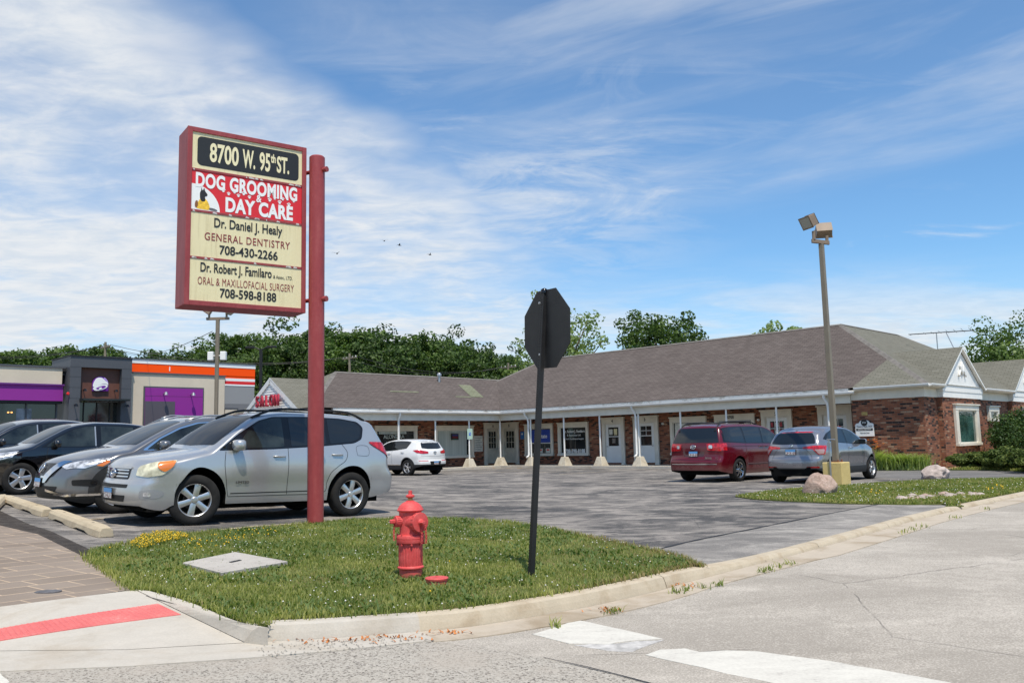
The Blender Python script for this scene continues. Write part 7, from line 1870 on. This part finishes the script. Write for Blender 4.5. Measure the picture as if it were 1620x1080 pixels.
# ================================================================== RESTAURANT ON THE LEFT
UT = -14.2
rb = empty('fast_food_restaurant', bl(UT-3, -15), 'low beige and purple fast food restaurant with an orange parapet at the left', 'building'); RO = bl(UT-3, -15)
def T(v, z, d=0.): return bl(UT+d, v, z)-RO
def tb(mb, v0, v1, z0, z1, d0, d1): mb.obox(T(v0, z0, d0), N*(v1-v0), Z*(z1-z0), D*(d1-d0))
def tpart(name, m, *boxes, parent=None, bevel=0):
    mb = MB()
    for b_ in boxes: tb(mb, *b_)
    return mb.build(name, m, parent or rb, bevel=bevel)
tpart('wall', M_stucco, (-40, -17.45, 4.78, 5.60, -8, 0))
tpart('parapet_cap', M_char, (-40, -17.3, 5.60, 5.70, -8.1, .06))
tpart('wall', mat('dark base', (.05, .05, .055), .5), (-40, -17.45, 0, .9, -8, -.0))
tpart('awning_band', M_purple, (-40, -17.40, 3.93, 4.70, -.5, .06)); tpart('awning_cap', mat('deep purple panel', (.12, .015, .18), .4), (-40, -17.36, 4.701, 4.78, -.5, .14)); tpart('awning_soffit', M_dark, (-40, -17.4, 3.80, 3.929, -.5, .0))
pw0 = tpart('window_wall', M_glass, (-40, -17.55, .9, 3.8, -.4, -.35)); 
for v in (-17.6, -19.0, -20.5, -22.): tpart('window_mullion', M_char, (v, v+.07, .9, 3.8, -.349, -.28), parent=pw0)
tpart('poster', mat('faded poster', (.20, .22, .25), .4, var=(3, .5)), (-19.4, -18.7, 2.4, 3.55, -.348, -.343), parent=pw0)
for v in (-19.6, -19.75): 
    mb = MB(); mb.lathe([(.03, -.03), (.05, 0), (.03, .03)], 8, T(v, 3.35, -.34)); mb.build('pendant_lamp', mat('lit amber bulb', (.8, .35, .1), .5, emit=((1., .45, .12), 2.5)), pw0)
# entrance tower
tpart('tower', M_char, (-17.25, -16.72, 0, 5.66, -2.4, .55), (-14.69, -14.17, 0, 5.66, -2.4, .55), (-17.25, -14.17, 5.661, 6.22, -2.4, .55))
tpart('panel_joint', M_dark, (-17.26, -16.715, 5.15, 5.165, .5, .553), (-17.26, -16.715, 4.6, 4.615, .5, .553), (-17.26, -16.715, 4.05, 4.065, .5, .553), (-14.7, -14.165, 5.15, 5.165, .5, .553), (-14.7, -14.165, 4.6, 4.615, .5, .553), (-14.7, -14.165, 4.05, 4.065, .5, .553), (-17.26, -14.165, 5.658, 5.67, .5, .553))['kind'] = 'stuff'
tpart('slat_wall', M_brownw, (-16.719, -14.691, 4.07, 5.66, .0, .25))
tpart('door_canopy', M_blacksh, (-16.76, -14.45, 3.93, 4.03, .0, 1.15))
en_ = tpart('entrance', M_glass, (-16.719, -14.691, .5, 3.92, -.1, .0))
for v in (-16.4, -15.75, -15.1): tpart('door_stile', M_dark, (v, v+.06, .5, 3.9, .001, .04), parent=en_)
tpart('tower_cap', M_dark, (-17.3, -14.13, 6.221, 6.27, -2.45, .6))
# bell badge on a purple square
bd0 = tpart('logo_block', mat('logo purple', (.16, .012, .30), .4), (-16.08, -15.30, 4.47, 4.80, .252, .36))
def lpoly(pts, m, name, d, depth=.03):
    mb = MB(); n_ = len(pts); mb.add([T(v, z, d) for v, z in pts]+[T(v, z, d+depth) for v, z in pts], [tuple(range(n_, 2*n_)), tuple(range(n_))[::-1]]+[(i, (i+1) % n_, n_+(i+1) % n_, n_+i) for i in range(n_)])
    return mb.build(name, m, bd0)
arc = [(-15.69+.40*math.cos(t), 4.83+.40*math.sin(t)) for t in np.linspace(0, PI, 18)]
lpoly(arc+[(-16.09, 4.47), (-15.29, 4.47)], mat('logo purple', (.16, .012, .30), .4), 'logo_backing', .30, .06)
lpoly(smooth2([(-15.50, 5.19), (-15.36, 5.05), (-15.30, 4.88), (-15.36, 4.96), (-15.52, 5.10)]), mat('logo lilac', (.42, .28, .66), .4), 'logo_highlight', .361, .012)
lpoly(smooth2([(-16.07, 4.74), (-15.98, 5.02), (-15.84, 5.16), (-15.62, 5.16), (-15.46, 5.02), (-15.34, 4.93), (-15.31, 4.80), (-15.42, 4.86), (-15.58, 4.85), (-15.80, 4.76), (-15.98, 4.66)]), M_whitetxt, 'logo_bell', .362, .02)
lpoly(smooth2([(-16.06, 4.60), (-15.88, 4.72), (-15.62, 4.82), (-15.40, 4.83), (-15.33, 4.74), (-15.44, 4.62), (-15.70, 4.51), (-15.95, 4.49)]), M_whitetxt, 'logo_rim', .363, .02)
lpoly(smooth2([(-15.92, 4.60), (-15.72, 4.71), (-15.52, 4.76), (-15.42, 4.72), (-15.55, 4.61), (-15.78, 4.55)]), mat('logo purple', (.16, .012, .30), .4), 'logo_mouth', .384, .006)
lpoly(smooth2([(-15.78, 4.61), (-15.66, 4.67), (-15.62, 4.60), (-15.72, 4.55)]), M_whitetxt, 'logo_clapper', .391, .006)
for v in (-16.5, -14.95, -17.0, -14.45):
    zz_ = 4.52 if abs(v+15.72) < 1 else 3.72
    mb = MB(); d0 = .25 if abs(v+15.72) < 1 else .55; mb.tube([T(v, zz_, d0), T(v, zz_+.03, d0+.3)], .02, 6); mb.lathe([(.05, .0), (.09, -.12)], 10, T(v, zz_+.03, d0+.33)); mb.build('wall_lamp', M_blacksh, rb)
# beige wing with purple panel and orange parapet
tpart('wall', M_stucco, (-14.169, -8.68, 0, 5.50, -6, .10))
tpart('wall_cap', M_char, (-14.169, -8.64, 5.501, 5.58, -6, .16))
tpart('parapet', M_orange, (-14.169, -6.74, 5.581, 6.06, -6, .04)); tpart('parapet_band', M_whitetxt, (-16.0, -6.72, 6.061, 6.28, -6, .06)); tpart('parapet_cap', M_char, (-16.0, -6.70, 6.281, 6.34, -6.1, .1))
tpart('wall', M_grey, (-8.679, -6.75, 3.95, 5.0, -6, 0)); tpart('wall', mat('darker grey panel', (.17, .17, .175), .6), (-8.679, -6.75, 0, 3.949, -6, 0))
tpart('stripe_band', M_whitetxt, (-8.679, -6.73, 5.001, 5.09, -6, .02)); tpart('stripe_band', M_tred, (-8.679, -6.73, 5.091, 5.28, -6, .02)); tpart('stripe_band', M_whitetxt, (-8.679, -6.73, 5.281, 5.44, -6, .02)); tpart('stripe_band', M_orange, (-8.679, -6.735, 5.441, 5.58, -6, .015))
pp = tpart('panel_frame', M_char, (-13.36, -9.96, 2.2, 4.82, .102, .16)); tpart('purple_panel', M_purple, (-13.29, -10.03, 2.2, 4.74, .161, .19), parent=pp); tpart('grey_panel', mat('plum grey panel', (.085, .075, .09), .5), (-13.288, -11.64, 2.2, 4.0, .191, .21), parent=pp)
tpart('panel_line', M_dark, (-13.29, -10.03, 4.28, 4.292, .185, .1925), parent=pp)
tpart('white_tick', M_whitetxt, (-11.95, -11.9, 5.70, 5.95, .041, .06))
tpart('utility_door', M_stucco, (-8.6, -7.85, 1.5, 3.62, .001, .05)); tpart('door_head', M_char, (-8.66, -7.79, 3.621, 3.70, .001, .06))
for v in (-12.3, -10.75):
    mb = MB(); mb.tube([T(v, 4.42, .19), T(v, 4.50, .55)], .025, 6); mb.lathe([(.06, .02), (.11, -.14)], 10, T(v, 4.48, .55)); mb.build('wall_lamp', M_galv, rb)
mb = MB(); mb.lathe([(.07, 0), (.08, .05), (.05, .10)], 12, T(-17.33, 4.28, .553), D); mb.build('alarm_light', M_tred, rb)
mb = MB(); tb(mb, -40, -6.8, 5.3, 5.38, -8, -.3); mb.build('roof', M_ridge, rb)

# ================================================================== TREES AND PLANTS
def leafcloud(centres, radii, per, size, rg, flat=.75, up=.25, dens_in=.55):
    """leaf quads gathered in clumps; returns verts, quads"""
    C_ = np.repeat(centres, per, axis=0); R_ = np.repeat(radii, per); n = len(C_)
    d = rg.normal(size=(n, 3)); d /= np.linalg.norm(d, axis=1)[:, None]
    rr = R_*np.cbrt(rg.uniform(dens_in**3, 1, n)); P = C_+d*rr[:, None]*np.array([1, 1, flat])
    nrm = d*.75+rg.normal(size=(n, 3))*.55; nrm[:, 2] += up; nrm /= np.linalg.norm(nrm, axis=1)[:, None]
    t = np.cross(nrm, rg.normal(size=(n, 3))); t /= np.linalg.norm(t, axis=1)[:, None]; b = np.cross(nrm, t)
    sz_ = size*rg.uniform(.6, 1.25, n)[:, None]
    V = np.stack([P-t*sz_*.5, P+b*sz_*.30+nrm*sz_*.06, P+t*sz_*.5, P-b*sz_*.30+nrm*sz_*.06], 1).reshape(-1, 3)
    return V, np.arange(n*4).reshape(n, 4)
def crown_centres(n, R, H0, H1, rg, shape=1., jitter=.25, shell=.35):
    """clump centres filling a crown between H0 and H1 of radius R"""
    out = []
    while len(out) < n:
        p = rg.normal(size=3); p /= np.linalg.norm(p); r_ = rg.uniform(shell, 1)**.6
        z = p[2]*r_; lump = 1+jitter*mnoise.noise(Vector(p*1.7)+Vector((rg.random()*.2, shape*7, 0)))*2
        rad = R*lump*(1 if z > -.2 else 1+.15*z); out.append((p[0]*r_*rad, p[1]*r_*rad, (H0+H1)/2+z*(H1-H0)/2*lump))
    return np.array(out)
def tree_thing(name, label, seed, H, R, leafm, nclump, per, size, base=.28, cr=.9, group=None, shell=.35, jitter=.3, trunk_r=.22, limbs=7, cat='tree', flat=.75, trunkv=True):
    rg = np.random.default_rng(seed)
    root = empty(name, (0, 0, 0), label, cat, group)
    ce = crown_centres(nclump, R, H*base, H*.97, rg, seed*.37, jitter, shell)
    rad = cr*rg.uniform(.65, 1.3, nclump)*R*.27
    V, F = leafcloud(ce, rad, per, size, rg, flat)
    mesh_np('crown', V, F, leafm, kind=None, parent=root)
    mb = MB(); top = Vector((rg.normal()*.2, rg.normal()*.2, H*.72))
    mb.tube([(0, 0, -.4), (0, 0, H*.05), top*.35, top*.7, top], [trunk_r*1.5, trunk_r*1.1, trunk_r*.85, trunk_r*.5, trunk_r*.15], 8)
    for k in range(limbs):
        c_ = Vector(ce[int(rg.integers(nclump))]); q = top*(.35+.5*k/limbs); mb.tube([q, q.lerp(c_, .5)+Vector((0, 0, .2)), c_], [trunk_r*.4, trunk_r*.25, trunk_r*.08], 6)
    mb.build('trunk', M_bark, root, smooth=True)
    return root
# --- far wood: separate trees, from six grown kinds
kinds = []
lab = ['tall dark green woodland tree with a broken top in the far tree line', 'rounded mid green woodland tree in the far tree line', 'narrow leafy woodland tree in the far tree line']
for i in range(6):
    kinds.append(tree_thing('woodland_tree', lab[i % 3], 20+i, 13., (4.6, 4.0, 3.3)[i % 3]*(1, 1.1)[i // 3], (M_lf_wood, M_lf_mid, M_lf_wood)[i % 3], 120, 90, .38, base=.06, cr=.80, group='trees of the far wood', limbs=5, trunk_r=.25, jitter=.2))
sil = pchip([-60, 0, 60, 110, 165, 220, 290, 340, 372, 400, 440, 520, 560, 600, 640, 690, 740, 780, 815, 850], [546, 541, 548, 545, 536, 552, 544, 540, 526, 519, 520, 515, 511, 516, 524, 527, 530, 545, 560, 580])
used = set(); rt_ = random.Random(3)
def put_tree(px, py, Y):
    i = rt_.randrange(6); P_ = at(px, py, Y); sc = (P_.z+.3)/12.9
    o = kinds[i] if i not in used else copy_tree(kinds[i]); used.add(i)
    o.location = (P_.x, P_.y, -.3); o.rotation_euler[2] = rt_.uniform(0, 6.28); k = sc*rt_.uniform(.9, 1.1); o.scale = (k, k, sc)
for Y, step, dy in ((104., 21, 0), (88., 27, 14), (120., 23, 4)):
    px = -50.
    while px < 850:
        p = px+rt_.uniform(-6, 6)
        dd = Y if p > 350 else Y+18
        py = float(sil(p))+dy+rt_.uniform(-3, 11)
        if not (dy > 10 and p < 330): put_tree(p, py, dd)
        px += step
# shaded undergrowth of the wood, one mass nobody could count
rgu = np.random.default_rng(77); cu_ = []
for k in range(420):
    p_ = at(rgu.uniform(-80, 860), 640, rgu.uniform(84, 112)); cu_.append((p_.x, p_.y, rgu.uniform(.5, 5.)))
V, F = leafcloud(np.array(cu_), rgu.uniform(1.2, 2.3, 420), 60, .7, rgu)
mesh_np('undergrowth', V, F, M_lf_wood)
# --- single trees over the roof
def spot(o, px, py, Y, H): 
    P_ = at(px, py, Y); k = P_.z/(H*.985); o.location = (P_.x, P_.y, 0); o.scale = (k, k, k); return o
t1 = tree_thing('broadleaf_tree', 'dense round dark green tree standing alone behind the middle of the roof', 51, 12., 3.75, M_lf_mid, 190, 100, .28, base=.15, cr=.80, jitter=.12); spot(t1, 1038, 478, 72., 12)
t2 = tree_thing('young_poplar', 'loose pale leaved tree half hidden by the octagonal sign', 52, 11., 2.9, M_lf_light, 90, 46, .26, base=.22, cr=.85, jitter=.5, shell=.2, limbs=14); spot(t2, 884, 466, 60., 11)
t3 = tree_thing('broadleaf_tree', 'small bright green tree top peeking over the right part of the ridge', 53, 11., 3.2, M_lf_light, 50, 80, .36, base=.2); spot(t3, 1237, 506, 82., 11)
t4 = tree_thing('broadleaf_tree', 'big open crowned tree behind the gables at the right edge', 54, 11., 5.0, M_lf_mid, 170, 90, .30, base=.15, cr=.75, jitter=.35); spot(t4, 1588, 513, 64., 11)
t5 = tree_thing('broadleaf_tree', 'lighter bushy tree low behind the right hand gable', 55, 9., 4.2, M_lf_light, 70, 90, .36, base=.1); spot(t5, 1612, 545, 56., 9)
t6 = tree_thing('broadleaf_tree', 'small bright tree beside the wood at the left end of the ridge', 56, 9., 2.2, M_lf_light, 40, 80, .34, base=.1); spot(t6, 815, 566, 70., 9)
# --- shrubs at the right end
def shrub(name, label, loc, rx, ry, H, m, n, per, size, seed, rz=0., cat='shrub', flat=.8, base=.0):
    rg = np.random.default_rng(seed); root = empty(name, loc, label, cat, None, rz)
    ce = crown_centres(n, 1., 0, 1, rg, seed, .22, .45); ce = ce*np.array([rx*.82, ry*.82, H*.82])+np.array([0, 0, base+H*.06])
    V, F = leafcloud(ce, rg.uniform(.7, 1.2, n)*min(rx, ry, H)*.34, per, size, rg, flat); V[:, 2] = np.maximum(V[:, 2], .0)
    mesh_np('foliage', V, F, m, kind=None, parent=root)
    mb = MB()
    for k in range(6): c_ = Vector(ce[int(rg.integers(n))]); mb.tube([(rg.normal()*.08, rg.normal()*.08, -.05), c_*.5, c_], [.035, .025, .01], 5)
    mb.build('stem', M_bark, root); return root
rzN = math.atan2(N.y, N.x)
shrub('clipped_bush', 'large rounded dark green bush against the end wall beside the bay window', bl(23.15, 5.75), 1.7, 1.15, 2.2, M_lf_hedge, 120, 120, .10, 61, rzN)
shrub('clipped_bush', 'further rounded dark green bush cut off by the right edge', bl(23.5, 9.3), 1.7, 1.25, 2.2, M_lf_hedge, 110, 110, .10, 62, rzN)
for i, (px, py, rx, H, lb_) in enumerate(((1540, 742, 1.15, .62, 'low spreading juniper under the bay window'), (1590, 744, 1.3, .78, 'low spreading juniper in front of the large rounded bush'), (1640, 748, 1.3, .75, 'low spreading juniper at the right edge, cut off by the picture'))):
    shrub('juniper', lb_, gp(px, py)+Z*.02+N*.3, rx, .85, H, M_lf_jun, 70, 110, .11, 70+i, rzN, flat=.5)
def lily(label, c, rx, ry, H, n, seed, flowers=0):
    rg = np.random.default_rng(seed); root = empty('daylily_clump', c, label, 'plant')
    P_ = rg.normal(size=(n, 2))*np.array([rx, ry])*.45; V, T = blades(P_, H, .028, .9, rg, z0=np.zeros(n), curl=1.5)
    mesh_np('leaf_blades', V, T, M_lf_lily, kind=None, parent=root)
    if flowers:
        mb = MB()
        for k in range(flowers):
            q = Vector((rg.normal()*rx*.4, rg.normal()*ry*.4, H*rg.uniform(1.1, 1.75))); mb.tube([(q.x*.8, q.y*.8, H*.4), q], .006, 4)
        mb.build('flower_stalk', M_lf_lily, root)['kind'] = 'stuff'
        mb = MB(); mb.v = []
        for v0 in range(flowers): pass
        st_ = [Vector(root.children[-1].data.vertices[8*k+5].co) for k in range(flowers)] if False else []
        rg2 = np.random.default_rng(seed+1)
        for k in range(flowers):
            q = Vector((rg2.normal()*rx*.45, rg2.normal()*ry*.4, H*rg2.uniform(1.15, 1.8)))
            for j in range(6):
                a_ = j*PI/3; e_ = q+Vector((math.cos(a_)*.075, math.sin(a_)*.075, .035)); s_ = Vector((-math.sin(a_), math.cos(a_), 0))*.022
                mb.add([q, q.lerp(e_, .6)+s_, e_, q.lerp(e_, .6)-s_], [(0, 1, 2, 3)])
        mb.build('flowers', M_oflower, root)['kind'] = 'stuff'
    return root
for i, (u, v, rx, H, fl, lb_) in enumerate(((19.95, -.42, .6, .60, 14, 'tall daylily clump with orange flowers just right of the grey hatchback'), (20.65, -.45, .65, .52, 3, 'middle daylily clump along the brick end block'), (21.35, -.50, .65, .50, 0, 'low arching daylily clump nearest the corner of the end block'))):
    lily(lb_, bl(u, v, .02), rx, .4, H, 620, 80+i, fl)
# grass edge of the bed
bg_xy = [xy(gp(*p)) for p in [(1500, 744), (1560, 744), (1640, 747), (1760, 750), (1760, 744), (1640, 741), (1560, 741.5)]]
sheet(bg_xy, .03, 1., 'lawn', M_turf, kind='stuff'); V, T = blades(rand_in(bg_xy, 9000, rg), .09, .02, .8, rg); mesh_np('grass', V, T, M_blade)
rl_ = [xy(bl(24.2, -1)), xy(bl(40, -1)), xy(bl(40, 40)), xy(bl(24.2, 40))]
# --- poles and wires
def upole(label, px, ytop, Y, w=.13, arm=True):
    P_ = at(px, ytop, Y); root = empty('utility_pole', (P_.x, P_.y, 0), label, 'utility pole'); H = P_.z
    mb = MB(); mb.tube([(0, 0, -.3), (0, 0, H)], [w*1.2, w*.8], 8); mb.build('pole_shaft', M_wood, root)
    if arm:
        mb = MB(); mb.obox(Vector((0, 0, H-.5))-D*1.1-N*.06, D*2.2, N*.12, Z*.12); a_ = mb.build('cross_arm', M_wood, root)
        mb = MB()
        for t in (-1, -.45, .45, 1): mb.lathe([(.04, 0), (.05, .05), (.03, .12)], 6, Vector((0, 0, H-.38))+D*t)
        mb.build('insulators', M_white, a_)
    return Vector((P_.x, P_.y, H-.3))
tops = [upole('grey utility pole over the restaurant roof at the left', 167, 541, 74.), upole('pale utility pole rising behind the left wing ridge', 553, 559, 78.), upole('thin utility pole near the left end of the high ridge', 804, 574, 86.)]
tops = [at(-160, 545, 72.)]+tops+[at(960, 590, 92.)]
for i in range(len(tops)-1):
    for k, t in enumerate((-.9, .9)):
        a, b = tops[i]+D*t, tops[i+1]+D*t; mb = MB()
        mb.tube([a.lerp(b, q)-Z*(1.1*4*q*(1-q)) for q in np.linspace(0, 1, 14)], .022, 5)
        tag(mb.build('utility_wire', M_wire), 'thin dark sagging wire crossing in front of the far wood', 'wire', 'wires between the utility poles')
a, b = at(190, 556, 60.), at(336, 524, 30.); mb = MB(); mb.tube([a.lerp(b, q)-Z*.5*4*q*(1-q) for q in np.linspace(0, 1, 12)], .012, 5); tag(mb.build('utility_wire', M_wire), 'thin wire rising to the lamp under the pole sign', 'wire')
P_ = at(413, 552, 58.); dl_ = empty('street_lamp', (P_.x, P_.y, 0), 'dark street lamp with two arms between the restaurant and the salon gable', 'lamp post')
mb = MB(); mb.tube([(0, 0, -.2), (0, 0, P_.z)], .11, 8); mb.build('lamp_pole', M_plas, dl_)
for k in (-1, 1):
    mb = MB(); mb.tube([(0, 0, P_.z-.1), (k*.35, 0, P_.z+.10), (k*.55, 0, P_.z+.12)], .05, 6); ar = mb.build('lamp_arm', M_plas, dl_)
    mb = MB(); mb.obox((k*.75-.3, -.16, P_.z+.06), (.6, 0, 0), (0, .32, 0), (0, 0, .14)); mb.build('lamp_head', M_plas, ar, bevel=.03)
# --- birds
for px, py, Y in ((608, 381, 70.), (632, 388, 72.), (533, 401, 66.), (680, 403, 75.)):
    P_ = at(px, py, Y); mb = MB(); r_ = rt_.uniform(0, 3)
    mb.lathe([(.0, -.16), (.045, -.06), (.05, .03), (.02, .14), (.012, .2)], 8, (0, 0, 0), (1, .2, 0))
    for k in (-1, 1): mb.add([(.06, 0, .0), (-.05, 0, .0), (-.10, k*.28, .10), (-.16, k*.42, .05), (-.02, k*.26, .12)], [(0, 4, 2, 1), (4, 3, 2)])
    o = mb.build('bird', M_plas); o.location = P_; o.rotation_euler[2] = r_; tag(o, 'tiny dark bird gliding high right of the pole sign', 'bird', 'birds in the sky')
# --- unseen leaf mass added behind the camera for dark reflections and less fill
rgb_ = np.random.default_rng(99); cb = []
for k in range(260):
    x = rgb_.uniform(-75, 75); cb.append((x, -46+rgb_.uniform(-5, 5)-abs(x)*-.12, rgb_.uniform(.8, 8.5+2*math.sin(x*.21))))
V, F = leafcloud(np.array(cb), rgb_.uniform(1.4, 2.6, 260), 90, .8, rgb_)
mesh_np('unseen_reflection_trees', V, F, M_lf_wood)
